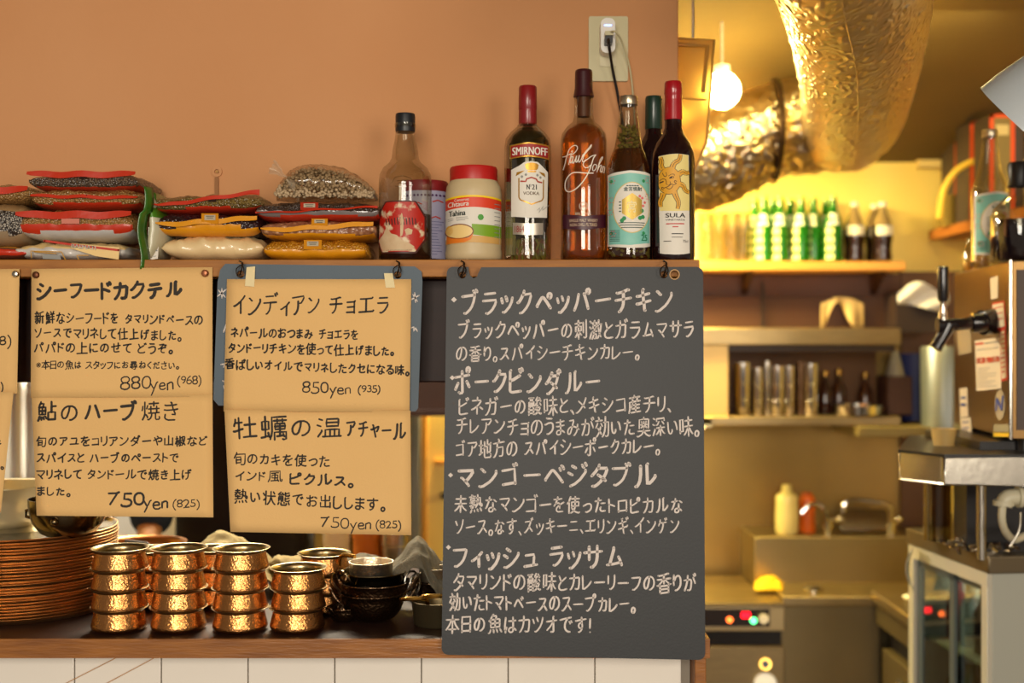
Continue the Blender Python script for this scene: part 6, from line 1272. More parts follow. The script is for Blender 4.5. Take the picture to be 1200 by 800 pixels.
tag(M().box(X(1034, 3.84), X(1062, 3.84), 3.78, 3.9, zb_-.0, P(0, 440, 3.84).z).build('dark_crate', mat('dark_crate', (62, 32, 22), .6), origin=(X(1048, 3.84), 3.84, zb_), bevel=.003), 'dark brown crate under the grey cone at the cabinet end', 'crate')
o = M().box(X(1002, 3.7)*1.0, 1.8, 3.66, 3.978, Z(512, 3.66), Z(500, 3.66)).build('lower_wall_shelf', mat('olive_shelf', (120, 104, 66), .5, metal=.4), bevel=.003)
tag(o, 'olive-grey metal shelf below and beyond the cup cabinet', 'shelf')
# ---------------- range, sink counter
t = thing('cooking_range', 'stainless range with lit control panel beside the blackboard', 'range', (.45, 3.75, 0)); xr = X(920, 3.5)
ZR = Z(708, 3.5)
M().box(-.08, xr, 3.5, 3.745, ZR-.008, ZR+.004).build('range_top', steel, t, bevel=.003)
M().box(-.08, .755, 3.745, 3.91, 0, ZR+.004).build('rear_filler', steel, t, bevel=.002)
M().box(-.08, xr, 3.505, 3.745, Z(740, 3.5), ZR-.008).build('control_panel', mat('panel_steel', (190, 168, 126), .35, metal=.8), t, bevel=.003)
M().box(X(815, 3.5), X(902, 3.5), 3.499, 3.506, Z(734, 3.5), Z(713, 3.5)).build('control_glass', mat('dark_glass', (34, 22, 18), .15, coat=.5), t, bevel=.001)
for cx, cy, r, mm, n in ((855, 726, 3.4, mat('led_orange', (255, 110, 40), emis=4), 'orange_indicator'), (883, 727, 3.6, mat('led_green', (90, 255, 150), emis=4), 'green_indicator')):
    M().tube([P(cx, cy, 3.5), P(cx, cy, 3.495)], r*.0025, 14).build(n, mm, t)
M().tube([P(895, 725, 3.5), P(895, 725, 3.48)], .0145, 18).build('knob', mat('knob_grey', (196, 184, 160), .4), t, bevel=.001)
m = M(); printed(m, '88', 869, 879, 717, 724, lambda x, y: P(x, y, 3.4985), bold=.3); m.build('red_digits', mat('led_red', (230, 20, 40), emis=4), t)
M().box(-.08, xr-.004, 3.53, 3.745, Z(758, 3.5), Z(740, 3.5)).build('shadow_gap', mat('gap_black', (22, 14, 12), .7), t)
M().box(-.08, xr, 3.51, 3.745, 0, Z(758, 3.5)).build('lower_front', steel, t, bevel=.003)
M().tube([P(897, 778, 3.51), P(897, 778, 3.495)], .017, 20).build('gauge', brass, t); M().tube([P(897, 778, 3.495), P(897, 778, 3.493)], .012, 20).build('gauge_face', black, t)
M().tube([P(897, 802, 3.51), P(897, 802, 3.485)], .034, 28).build('white_dial', white, t, bevel=.003)
t = thing('sink_counter', 'stainless sink counter with raised rear ledge under the taps', 'counter', (1.1, 3.8, 0)); ZL = Z(629, 3.75)
x0s = X(884, 3.75)
M().box(x0s, 1.8, 3.75, 3.978, 0, ZL).build('rear_ledge', mat('ledge_steel', (158, 138, 100), .4, metal=.85, var=.3, vs=4), t, bevel=.003)
M().box(xr+.002, 1.8, 3.54, 3.75, Z(682, 3.75)-.03, Z(682, 3.75)).build('counter_top', steel, t, bevel=.004)
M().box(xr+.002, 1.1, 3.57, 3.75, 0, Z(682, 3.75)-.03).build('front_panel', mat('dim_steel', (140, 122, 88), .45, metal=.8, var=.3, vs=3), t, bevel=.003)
c = P(953, 688, 3.62); M().lathe([(0, 0), (.03, 0), (.03, .008), (.012, .016), (0, .017)], c.x, c.y, Z(682, 3.75), 20).build('drain_plug', steel2, t, smooth=40)
def bottle2(cx, Y, pts, m_, cap, name, label, cat):
    c = Vector((X(cx, Y), Y, ZL)); K = Y/F; t = thing(name, label, cat, c)
    M().lathe([(r*K, z*K) for r, z in pts[:-2]], *c, 28).build('bottle_body', m_, t, smooth=50)
    M().lathe([(pts[-3][0]*K*.9, pts[-3][1]*K)]+[(r*K, z*K) for r, z in pts[-2:]]+[(0, pts[-1][1]*K+.002)], *c, 20).build('cap', cap, t, smooth=40)
    return t
bottle2(922, 3.82, [(0, 0), (11.5, 0), (13, 3), (13.5, 20), (12.5, 36), (13, 42), (11, 46), (6, 49), (5.5, 57)], mat('pale_yellow_plastic', (222, 206, 140), .4, coat=.3), mat('pale_cap', (206, 190, 120), .4), 'soap_bottle', 'pale yellow soap bottle on the sink ledge', 'bottle')
bottle2(946, 3.85, [(0, 0), (9, 0), (9.8, 3), (8.5, 16), (9.5, 32), (9.5, 38), (7, 43), (6, 44), (5, 46)], mat('orange_plastic', (214, 98, 20), .4, coat=.3), mat('orange_cap', (190, 80, 20), .4), 'sauce_bottle', 'orange plastic bottle beside the pale soap bottle', 'bottle')
for k, (pts, hx, lab) in enumerate((([(970, 629), (969, 608), (966, 596), (958, 590), (948, 592), (939, 601)], (984, 608), 'curved chrome tap nearest the orange bottle'),
                                    ([(1044, 629), (1044, 600), (1042, 593), (1030, 589), (1000, 586), (990, 590), (988, 600)], (1053, 608), 'long chrome tap over the steel tray'))):
    t = thing('water_tap', lab, 'tap', P(pts[0][0], 629, 3.8), 'chrome taps on the sink ledge')
    M().tube(smoothpath([tuple(P(x, y, 3.8)) for x, y in pts], 5), .0075, 10).build('spout', polish, t)
    M().tube([P(pts[0][0], 629, 3.8), P(pts[0][0], 612, 3.8)], .014, 14).build('tap_base', polish, t)
    M().tube([P(pts[0][0], hx[1], 3.8), P(hx[0], hx[1], 3.79)], .007, 8).build('valve_arm', polish, t); M().ball(P(hx[0], hx[1], 3.79), .013, 14).build('handle_knob', polish, t)
o = M().plate(rrect(985, 596, 1040, 628, 5), lambda x, y: P(x, y, 3.87+(628-y)*.0015), .006).build('steel_tray', steel2, origin=P(1012, 628, 3.88), bevel=.002); tag(o, 'shiny steel tray leaning on the wall behind the long tap', 'tray')
def sponge(u, v):
    q = P(884+34*u, 684-6*v, 3.62+.12*v); q.z = Z(682, 3.75)+.002+.030*math.sin(PI*u)**.7*math.sin(PI*v)**.5*(1+.4*noise.noise(Vector((u*5, v*4, 2)))); return q
o = M().grid(sponge, 24, 12).build('yellow_cloth', mat('yellow_cloth', (218, 172, 24), .8), origin=P(899, 684, 3.65), smooth=80); tag(o, 'crumpled yellow cloth at the corner of the range and sink', 'cloth')

# ---------------- unit at the side, fridge, dispenser
t = thing('steel_side_unit', 'low steel unit with overhanging lid between sink and glass fridge', 'unit', (1.3, 3.4, 0)); zt_ = .717
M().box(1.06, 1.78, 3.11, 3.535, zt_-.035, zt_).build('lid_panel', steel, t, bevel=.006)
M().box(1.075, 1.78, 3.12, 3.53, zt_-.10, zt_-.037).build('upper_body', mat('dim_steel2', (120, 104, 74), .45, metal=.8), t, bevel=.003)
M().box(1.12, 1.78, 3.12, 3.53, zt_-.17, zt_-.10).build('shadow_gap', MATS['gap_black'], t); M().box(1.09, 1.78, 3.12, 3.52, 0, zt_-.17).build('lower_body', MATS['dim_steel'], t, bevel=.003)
M().tube([(1.085, 3.2, .50), (1.085, 3.35, .50)], .008, 8).build('handle', steel2, t); M().ball(Vector((1.13, 3.4, zt_+.006)), .018, 12, sz=.4).build('lid_button', white, t)
FA, FB = Vector((1.018, 3.033, 0)), Vector((1.064, 2.647, 0)); fd = (FB-FA).normalized(); fn_ = Vector((-fd.y, fd.x, 0)); FL = (FB-FA).length
def FP(a, b, z): return FA+fd*a+fn_*b+Vector((0, 0, z))
def fbox(m, a0, a1, b0, b1, z0, z1): return m.hexa([FP(a0, b0, z0), FP(a1, b0, z0), FP(a1, b1, z0), FP(a0, b1, z0), FP(a0, b0, z1), FP(a1, b0, z1), FP(a1, b1, z1), FP(a0, b1, z1)])
t = thing('glass_door_fridge', 'counter fridge with sliding glass doors and pale grey side panel', 'fridge', FP(FL/2, .25, 0), None)
alu = mat('pale_aluminium', (196, 190, 172), .4, metal=.3); DB = .50
fbox(M(), -.01, FL+.012, -.015, DB, .937, .976).build('worktop', mat('worktop_steel', (126, 112, 88), .35, metal=.8), t, bevel=.003)
pan = mat('fridge_grey', (164, 164, 152), .5); ins = mat('fridge_inside', (86, 96, 104), .5)
fbox(M(), FL-.012, FL, .0, DB, .03, .937).build('side_panel', pan, t, bevel=.002)
fbox(M(), 0, .012, .0, DB, .03, .937).build('far_side_panel', pan, t); fbox(M(), .012, FL-.012, DB-.02, DB, .03, .937).build('rear_panel', ins, t)
fbox(M(), .012, FL-.012, .0, DB-.02, .03, .10).build('base_panel', ins, t); fbox(M(), .0, FL, .02, DB, .0, .03).build('plinth', black, t)
m = M(); fbox(m, 0, FL, -.012, .0, .905, .937); fbox(m, 0, .026, -.012, .0, .1, .905); fbox(m, FL-.026, FL, -.012, .0, .1, .905); fbox(m, 0, FL, -.012, .0, .06, .1); m.build('door_frame', alu, t, bevel=.001)
for k, (a0, a1, b) in enumerate(((.026, FL/2+.02, .004), (FL/2-.02, FL-.026, .014))):
    d = M(); fbox(d, a0, a0+.022, b-.004, b+.004, .1, .905); fbox(d, a1-.022, a1, b-.004, b+.004, .1, .905); fbox(d, a0, a1, b-.004, b+.004, .885, .905); fbox(d, a0, a1, b-.004, b+.004, .1, .12)
    d = d.build('sliding_door', mat('door_dark_alu', (104, 112, 112), .4, metal=.5), t); fbox(M(), a0+.02, a1-.02, b-.001, b+.001, .12, .885).build('pane', clear('door_glass', (206, 220, 220), .16, .03), d)
for z in (.70, .50, .30):
    fbox(M(), .014, FL-.014, .03, DB-.03, z, z+.006).build('wire_shelf', mat('shelf_plastic', (206, 192, 140), .4), t)
cols = [mat('green_bottle_plain', (36, 92, 44), .15, coat=.6), brn, mat('clear_bottle_solid', (170, 176, 168), .12, trans=.6, coat=.5), mat('red_label_bottle', (140, 40, 30), .3)]
n_ = 0
for z, hh in ((.706, .17), (.506, .17), (.306, .17)):
    for k in range(5):
        c = FP(.055+k*.068, .09, z); mt = cols[(k*3+int(z*10)) % 4]; K = 1
        t2 = thing('fridge_bottle', ['%s bottle on the %s fridge shelf, %s' % (['green', 'brown', 'clear', 'red-labelled'][(k*3+int(z*10)) % 4], {'.706': 'top', '.506': 'middle', '.306': 'bottom'}['%.3f' % z if False else '.%03d' % round(z*1000)], ['farthest in', 'second from the far end', 'middle of its row', 'second from the grey side panel', 'next to the grey side panel'][k])][0], 'bottle', c, 'small bottles inside the glass door fridge')
        M().lathe([(0, 0), (.024, 0), (.026, .004), (.026, hh*.55), (.012, hh*.75), (.010, hh*.95), (0, hh*.95)], *c, 20).build('bottle_glass', mt, t2, smooth=50)
        M().lathe([(.012, hh*.93), (.012, hh), (0, hh+.001)], *c, 14).build('cap', white if k % 2 else brass, t2)
o = M().grid(lambda u, v: P(1071-9*math.sin(PI*v)*(.6+.4*u), 640+52*v, 2.98-.06*u), 6, 10).build('plastic_bag', mat('pale_plastic_bag', (160, 156, 140), .4, alpha=.7), origin=P(1068, 692, 3.0), smooth=80); o.modifiers.new('t', 'SOLIDIFY').thickness = .002
tag(o, 'pale plastic bag hanging from the far corner of the fridge worktop', 'bag')
# drip machinery on worktop
WT = .976
t = thing('dispenser_stand', 'steel cooling tray unit on glass legs under the beer dispenser', 'stand', Vector((1.15, 2.6, WT)))
zt_, zb_ = 1.2125, 1.155
M().plate([(X(1054, 2.56), 2.56), (X(1103, 2.46), 2.47), (X(1107, 2.45), 2.455), (X(1260, 2.45), 2.45), (X(1260, 2.45), 2.95), (X(1066, 2.95), 2.95)], lambda x, y: Vector((x, y, zb_)), zt_-zb_, d=(0, 0, 1)).build('tray_body', steel2, t, bevel=.004)
M().plate([(X(1054, 2.56)-.003, 2.56), (X(1103, 2.46)-.003, 2.466), (X(1107, 2.45), 2.451), (X(1260, 2.45), 2.446), (X(1260, 2.45), 2.95), (X(1066, 2.95), 2.95)], lambda x, y: Vector((x, y, zt_)), .006, d=(0, 0, 1)).build('rubber_mat', black, t)
for k, (px, Y, r, mt) in enumerate(((1100, 2.85, .034, clear('smoky_cylinder', (190, 176, 130), .25, .05)), (1138, 2.8, .022, dk), (1150, 2.6, .010, steel2))):
    c = Vector((X(px, Y), Y, WT)); M().lathe([(0, 0), (r, 0), (r, zb_-WT), (0, zb_-WT)], *c, 28).build('support_cylinder', mt, t)
M().box(X(1149, 2.62), 1.30, 2.70, 2.78, WT, zb_).build('dark_column', black, t)
t = thing('drip_parts', 'heap of small shiny metal fittings and chain on the fridge worktop', 'fittings', Vector((X(1150, 2.66), 2.66, WT))); m = M()
for k in range(70):
    c = Vector((X(R.uniform(1118, 1196), 2.66), R.uniform(2.655, 2.76), WT+.006+R.uniform(0, .014)))
    a = Vector((R.uniform(-1, 1), R.uniform(-1, 1), R.uniform(-.3, .5))).normalized()*R.uniform(.006, .014); m.tube([c-a, c+a], R.uniform(.002, .005), 6)
o = m.build('metal_fittings', polish, t); o['kind'] = 'stuff'
wp = mat('white_pipe', (196, 188, 160), .4)
t = thing('drain_hose', 'white elbow pipe and hose beside the stand on the fridge worktop', 'pipe', P(1180, 640, 2.55))
M().tube(smoothpath([tuple(P(x, y, 2.5)) for x, y in ((1215, 582), (1195, 582), (1181, 583), (1176, 592))], 4), .017, 14).build('elbow_pipe', wp, t)
M().tube([P(1192, 582, 2.5), P(1197, 582, 2.5)], .0225, 14).build('pipe_collar', wp, t); M().tube([P(1176, 586, 2.5), P(1176, 592, 2.5)], .0215, 14).build('pipe_collar', wp, t)
M().tube(smoothpath([tuple(P(x, y, Y)) for x, y, Y in ((1175, 590, 2.5), (1174, 608, 2.5), (1178, 622, 2.52), (1188, 632, 2.56), (1200, 628, 2.58), (1220, 622, 2.6))], 5), .008, 10).build('hose', wp, t)
M().tube(smoothpath([tuple(P(x, y, 2.49)) for x, y in ((1196, 600), (1195, 618), (1190, 630), (1183, 640))], 5), .002, 6).build('bead_chain', steel2, t)
# beer dispenser box
C2 = Vector((1.045, 2.5, 0)); F2_ = Vector((1.11, 3.0, 0)); kx = .13
DZ0, DZ1 = 1.245, 1.62
def DP(px, py, off=0):
    a = (px-600)/F; Y = (F2_.x-kx*3.0)/(a-kx); q = P(px, py, Y); nrm = Vector((-.5, .065, 0)).normalized(); return q+nrm*off
t = thing('beer_dispenser', 'steel beer dispenser box with stickers and black tap', 'dispenser', Vector((1.2, 2.7, 1.2185)))
dv = Vector((.5, -.065, 0)).normalized()*.30
pts8 = [C2, C2+dv, F2_+dv, F2_]
dsteel = mat('dispenser_steel', (128, 100, 60), .3, metal=.85, var=.3, vs=4, col2=(104, 76, 42))
M().hexa([p+Vector((0, 0, DZ0)) for p in pts8]+[p+Vector((0, 0, DZ1)) for p in pts8]).build('casing', dsteel, t, bevel=.003)
M().tube([C2+Vector((-.002, -.002, DZ0)), C2+Vector((-.002, -.002, DZ1))], .0035, 8).build('bright_corner_edge', polish, t)
M().hexa([C2+Vector((.01, -.004, DZ0+.02)), C2+Vector((.27, -.04, DZ0+.02)), C2+Vector((.27, -.03, DZ0+.02)), C2+Vector((.01, .0, DZ0+.02)), C2+Vector((.01, -.004, DZ1-.02)), C2+Vector((.27, -.04, DZ1-.02)), C2+Vector((.27, -.03, DZ1-.02)), C2+Vector((.01, .0, DZ1-.02))]).build('front_grille_panel', mat('grille_dark', (70, 52, 40), .5), t)
for k in range(3): M().ball(Vector((1.09, 2.485, 1.54-.08*k)), .012, 12).build('panel_screw', black, t)
for k, (px, Y) in enumerate(((1132, 2.9), (1184, 2.55))): M().tube([Vector((X(px, Y)+.03, Y, 1.2185)), Vector((X(px, Y)+.03, Y, DZ0))], .014, 12).build('foot', black, t)
M().box(X(1140, 2.6), X(1175, 2.6)+.2, 2.56, 2.9, 1.2185, 1.236).build('base_plate', black, t)
bp = mat('tap_black', (22, 18, 20), .25, coat=.5)
fx, fz = DP(1160, 380).x, 0
TA = DP(1164, 378); TB = P(1098, 380, 2.62)
TA2 = DP(1168, 378, 0)
M().tube([DP(1166, 376), TA2+Vector((-.03, .004, 0))], .028, 18).build('tap_flange', bp, t); M().tube([TA2+Vector((-.02, .003, 0)), TA2+Vector((-.052, .006, .0)), TA2+Vector((-.054, .006, 0))], [.022, .022, .016], 18).build('tap_nut', bp, t)
M().tube([TA2+Vector((-.05, .005, 0)), P(1126, 380, 2.6), P(1098, 381, 2.6)], [.015, .013, .016], 14).build('tap_body', bp, t)
M().tube([P(1112, 380, 2.6), P(1106, 392, 2.6), P(1096, 408, 2.6)], [.016, .014, .014], 14).build('spout', bp, t)
M().tube([P(1105, 378, 2.6), P(1105, 368, 2.6), P(1105, 355, 2.6), P(1105, 352, 2.6)], [.012, .010, .006, .008], 14).build('chrome_stem', polish, t)
M().tube([P(1105, 353, 2.6), P(1105, 349, 2.6), P(1105, 318, 2.6), P(1105, 313, 2.6), P(1105, 311.5, 2.6)], [.009, .0115, .0125, .0115, .007], 16).build('tap_handle', bp, t)
sk = mat('sticker_white', (214, 200, 176), .5); skr = mat('sticker_red', (196, 52, 30), .5); skb = mat('sticker_blue', (40, 70, 150), .5); sky_ = mat('sticker_yellow', (222, 180, 40), .5)
def st(poly, m_, n, off=.001): M().plate(poly, lambda x, y: DP(x, y, off), .0006).build(n, m_, t)
st([(1143, 399), (1173, 395), (1174, 455), (1145, 458)], sk, 'service_sticker'); st([(1163, 355), (1178, 352), (1180, 384), (1165, 388)], skr, 'red_frame_sticker'); st([(1164.3, 357), (1177, 354.5), (1178.6, 382), (1166, 385.5)], sk, 'white_sticker', .002)
st([(1172, 386), (1179, 384), (1182, 445), (1174, 447)], skr, 'red_frame_sticker'); st([(1173.4, 389), (1178, 387), (1180.6, 442), (1175.2, 444)], sk, 'white_sticker', .002)
st([(1161, 326), (1170, 323), (1170, 349), (1162, 351)], sk, 'small_label'); st([(1122, 387), (1138, 384), (1139, 413), (1124, 416)], mat('sticker_grey', (160, 146, 120), .5), 'grey_label')
st([(1125, 455), (1134, 454), (1135, 488), (1126, 489)], sk, 'blue_mark_label'); st([(1126, 490), (1138, 489), (1139, 508), (1127, 510)], sk, 'lower_label'); st([(1165, 507), (1185, 507), (1185, 511.5), (1165, 511.5)], sky_, 'yellow_strip'); st([(1165, 497), (1185, 497), (1185, 506), (1165, 506)], mat('sticker_dim', (150, 140, 110), .5), 'grey_strip')
st(circle(1172.5, 474, 6, 24, 18), mat('sticker_grey', (170, 160, 140), .5), 'oval_sticker')
m = M(); g2 = lambda x, y: DP(x, y, .0025); m.strip([(1168.5, 481), (1169.5, 467)], 1.6, g2, step=1); m.strip([(1169.5, 467), (1175, 480)], 2.2, g2, step=1); m.strip([(1175, 480), (1176.5, 464)], 1.6, g2, step=1); m.build('blue_emblem', skb, t)
m = M(); printed(m, '0120-984170', 1146, 1172, 419, 426, g2, slope=-2, bold=.2); m.strip([(1145, 403), (1153, 402)], 2.2, g2); 
for k in range(3): m.strip([(1166.5, 361+k*7), (1176, 359+k*7)], 1.2, g2)
for k in range(9): m.strip([(1175.2, 392+k*5.5), (1178.8, 391+k*5.5)], 1.4, g2)
m.build('red_print', skr, t); m = M()
for k in range(8): m.strip([(1147, 432+k*3), (1147+R.uniform(10, 22), 431+k*3)], .7, g2)
m.strip([(1156, 402), (1170, 400)], 1.5, g2); m.strip([(1146, 410), (1171, 407)], .8, g2); m.build('grey_print', L_grey, t)
m = M(); m.strip([(1128, 466), (1132, 466)], 2.5, g2); m.strip([(1128, 474), (1132, 474)], 3.5, g2); m.strip([(1129, 495), (1136, 494)], 1.5, g2); m.strip([(1129, 502), (1136, 501)], 1.5, g2); m.build('blue_print', skb, t)
c = P(1103, 531, 2.66); c.z = 1.2185; t = thing('plastic_cup', 'short cloudy plastic cup at the edge of the dispenser stand', 'cup', c)
M().lathe([(0, 0), (.022, 0), (.028, .038), (.026, .038), (.020, .002), (0, .002)], X(1106, 2.66), 2.66, 1.2185, 24).build('cup_body', mat('cloudy_plastic', (206, 176, 110), .4, trans=.4), t, smooth=50)
# bottles on the dispenser
shochu('glass_bottle', 'clear empty bottle with turquoise flower label on the beer dispenser', 1160, 2.72, DZ1, 1.10, False)
Y = 2.57; c = Vector((X(1193, Y), Y, DZ1)); K = Y/F; t = thing('decanter_bottle', 'squat clear bottle of black liquid with black cap on the dispenser', 'bottle', c)
M().lathe([(0, 0), (28*K, 0), (31*K, 3*K), (31*K, 48*K), (28*K, 62*K), (18*K, 73*K), (11*K, 79*K), (10*K, 92*K)], *c, 40).build('bottle_glass', glass, t, smooth=60)
M().lathe([(0, .003), (27*K, .003), (29.5*K, 5*K), (29.5*K, 49*K), (0, 50*K)], *c, 40).build('black_liquid', mat('inky_liquid', (22, 14, 26), .1, coat=.7), t, smooth=60)
M().lathe([(11.5*K, 88*K), (12*K, 89*K), (12*K, 114*K), (11*K, 117*K), (0, 117*K)], *c, 28).build('cap', black, t, smooth=40)
for k, (px, Y, h, r) in enumerate(((1128, 2.93, 40, 8), (1139, 2.88, 52, 9))):
    c = Vector((X(px, Y)+.02, Y, DZ1)); K = Y/F; t = thing('glass_jar', ['low clear glass jar at the far end of the dispenser top', 'taller clear glass jar beside the empty labelled bottle'][k], 'jar', c, 'clear jars on the dispenser')
    M().lathe([(0, 0), (r*K, 0), (r*1.1*K, 3*K), (r*1.1*K, h*.6*K), (r*.6*K, h*.8*K), (r*.6*K, h*K)], *c, 24).build('jar_glass', glass, t, smooth=60)
    M().lathe([(0, .002), (r*K, .003), (r*K, h*.3*K), (0, h*.3*K)], *c, 24).build('yellow_light_fill', mat('yellow_light_fill', (220, 160, 30), .2, trans=.4), t)  # yellow fill stands in for the light seen in the clear glass
# side shelf with boxes
zsf = 1.816
t = thing('side_shelf', 'brown wooden shelf along the kitchen side wall under boxes', 'shelf', (1.59, 3.5, zsf-.03))
M().plate([(1.386, 3.97), (1.386, 2.7), (1.8, 2.7), (1.8, 3.97)], lambda x, y: Vector((x, y, zsf-.03)), .03, d=(0, 0, 1)).build('shelf_board', mat('amber_board', (176, 108, 46), .5, var=.4, vs=5, col2=(140, 80, 30)), t, bevel=.002)
for y in (3.7, 3.0): M().hexa([(1.5, y, zsf-.031), (1.5, y+.02, zsf-.031), (1.8, y+.02, zsf-.2), (1.8, y, zsf-.2), (1.5, y, zsf-.03), (1.5, y+.02, zsf-.03), (1.8, y+.02, zsf-.03), (1.8, y, zsf-.03)]).build('bracket', redwood, t)
for k, (x0, x1, yt, Y, lab) in enumerate(((1119, 1136, 166, 3.82, 'smallest dark box with orange edges, farthest along the side shelf'), (1137, 1159, 142, 3.62, 'middle dark box with orange edges on the side shelf'), (1160, 1188, 134, 3.42, 'nearest dark box with orange edges, beside the lamp shade'))):
    t = thing('storage_box', lab, 'box', Vector((X((x0+x1)/2, Y), Y, zsf)), 'dark boxes with orange edges on the side shelf'); xa, xb, zt_ = X(x0, Y), X(x1, Y), Z(yt, Y)
    M().box(xa, xb+.03, Y, Y+.12, zsf, zt_).build('box_body', mat('box_dark', (62, 50, 46), .6), t, bevel=.002)
    m = M(); e = .010
    m.box(xa-.001, xb+.001, Y-.004, Y, zt_-e, zt_); m.box(xa-.001, xa+e, Y-.004, Y, zsf, zt_); m.box(xb-e, xb+.001, Y-.004, Y, zsf, zt_); m.build('orange_edging', mat('box_orange', (206, 74, 24), .5), t)
    M().box(xa+e, xb-e, Y-.003, Y, zsf, zt_-e).build('olive_face', mat('box_olive', (118, 100, 56), .6), t); M().box(xa+e*1.6, xb-e*1.6, Y-.0045, Y-.002, zt_-.06, zt_-.03).build('pale_label', mat('box_pale', (190, 170, 120), .6), t)
for k in range(8):
    c = Vector((X(1112, 3.8), 3.8, zsf+k*.0125)); o = M().lathe([(0, 0), (.03, 0), (.036, .010), (.034, .010), (.028, .002), (0, .002)], *c, 28).build('saucer', mat('olive_saucer', (150, 126, 62), .4, coat=.3), origin=c, smooth=40)
    tag(o, 'small olive saucer in the stack at the side shelf end', 'saucer', 'stacked saucers on the side shelf')
tag(M().tube(smoothpath([tuple(P(x, y, 3.62)) for x, y in ((1101, 256), (1104, 232), (1110, 214), (1122, 199), (1138, 190), (1152, 185))], 5), .010, 10).build('yellow_hose', mat('bright_yellow_hose', (232, 190, 70), .4), origin=P(1101, 256, 3.62)), 'curved yellow tube arching in front of the side shelf boxes', 'tube')
struct(M().box(1.35, 1.8, 3.97, 3.998, Z(196, 3.97), Z(187, 3.97)).build('trim_5', mat('pale_strip', (230, 200, 130), .5)))
# lamp shade at the frame edge
t = thing('hanging_lamp', 'pale blue-grey dome lamp shade tilted at the frame edge', 'lamp', P(1205, 152, 2.1))
K = 2.1/F; o = M().lathe([(12*K, 104*K), (30*K, 100*K), (50*K, 84*K), (64*K, 56*K), (71*K, 24*K), (74*K, 0), (72.5*K, 0), (69*K, 24*K), (62*K, 55*K), (48*K, 82*K), (12*K, 101*K)], 0, 0, 0, 56).build('shade', mat('enamel_blue_grey', (176, 184, 190), .45, coat=.2), origin=(0, 0, 0), smooth=60)
vd = P(1205, 152, 2.1)-Vector((0, 0, CZ)); vd.normalize(); dd = Vector((-.72, 0, -.70)); dd = (dd-vd*dd.dot(vd)).normalized()+vd*.06; dd.normalize()
o.parent = t; o.location = (0, 0, 0); o.rotation_euler = dd.to_track_quat('-Z', 'Y').to_euler()
wl_ = wloc(t)-dd*.15; M().tube([wl_+Vector((-.0, 0, -.0)), wl_+Vector((.03, 0, .05)), Vector((wl_.x+.03, wl_.y, 2.5))], .005, 8).build('cord', black, t)
M().ball(wloc(t)-dd*.06, .03, 16).build('bulb', white, t)
# ---------------- kitchen seen through the serving gap
t = thing('upright_fridge', 'tall pale grey refrigerator behind the kraft menus', 'fridge', (-1.25, 3.7, 0))
fg_ = mat('fridge_pale', (214, 214, 210), .35, coat=.2)
M().box(-1.75, X(187, 3.5), 3.53, 3.95, 0.06, 1.8).build('cabinet', fg_, t, bevel=.01)
M().box(-1.74, X(130, 3.5), 3.50, 3.53, .1, 1.78).build('door', fg_, t, bevel=.006); M().box(X(134, 3.5), X(186, 3.5), 3.50, 3.53, .1, 1.78).build('door', fg_, t, bevel=.006)
M().tube([(X(128, 3.5), 3.48, .9), (X(128, 3.5), 3.48, 1.4)], .01, 8).build('handle', steel2, t); M().box(-1.74, X(187, 3.5), 3.56, 3.9, 0, .06).build('plinth', black, t)
def drape(u, v):
    x = 12+38*u; return P(x, 440+130*v, 3.40+.018*math.sin(u*13)+.006*math.sin(v*5))
o = M().grid(drape, 30, 8).build('curtain', mat('grey_curtain', (206, 204, 198), .8), origin=P(30, 570, 3.40), smooth=80); o.modifiers.new('t', 'SOLIDIFY').thickness = .002
tag(o, 'pale grey fabric curtain hanging between the two kraft menu columns', 'curtain')
tag(M().tube([P(-60, 438, 3.40), P(60, 438, 3.40)], .006, 8).build('curtain_rod', darkwood, origin=P(0, 438, 3.40)), 'dark rod carrying the grey curtain', 'rod')
# hood over the hidden part
t = thing('dark_hood', 'dark hood over the brightly lit kitchen corner beside the blackboard', 'hood', (-.25, 3.6, Z(487, 3.42)))
M().box(-.85, .25, 3.42, 3.88, Z(487, 3.42), Z(487, 3.42)+.41).build('hood_body', mat('hood_dark', (40, 22, 18), .5), t, bevel=.004); M().box(-.87, .265, 3.40, 3.42, Z(487, 3.42), Z(480, 3.42)).build('front_lip', mat('hood_dark', (40, 22, 18)), t)
t = thing('yellow_panel_door', 'yellow-lit door with pale upright frame behind the grey cloth', 'door', (-.2, 3.95, .0))
M().box(X(470, 3.9), X(560, 3.9), 3.93, 3.978, .3, 1.3).build('door_panel', mat('cream_yellow', (236, 206, 120), .5), t, bevel=.003)
M().box(X(494, 3.9), X(500, 3.9), 3.915, 3.93, .3, 1.3).build('upright', mat('amber_upright', (200, 140, 50), .5), t, bevel=.002)
M().box(X(481, 3.9), X(492, 3.9), 3.90, 3.93, .3, 1.3).build('grey_post', grey, t, bevel=.002)
M().box(X(508, 3.9), X(530, 3.9), 3.915, 3.93, Z(545, 3.9), Z(540, 3.9)).build('cross_bar', mat('amber_upright', (200, 140, 50)), t)
M().box(X(517, 3.9), X(524, 3.9), 3.91, 3.93, Z(585, 3.9), Z(578, 3.9)).build('latch', black, t)

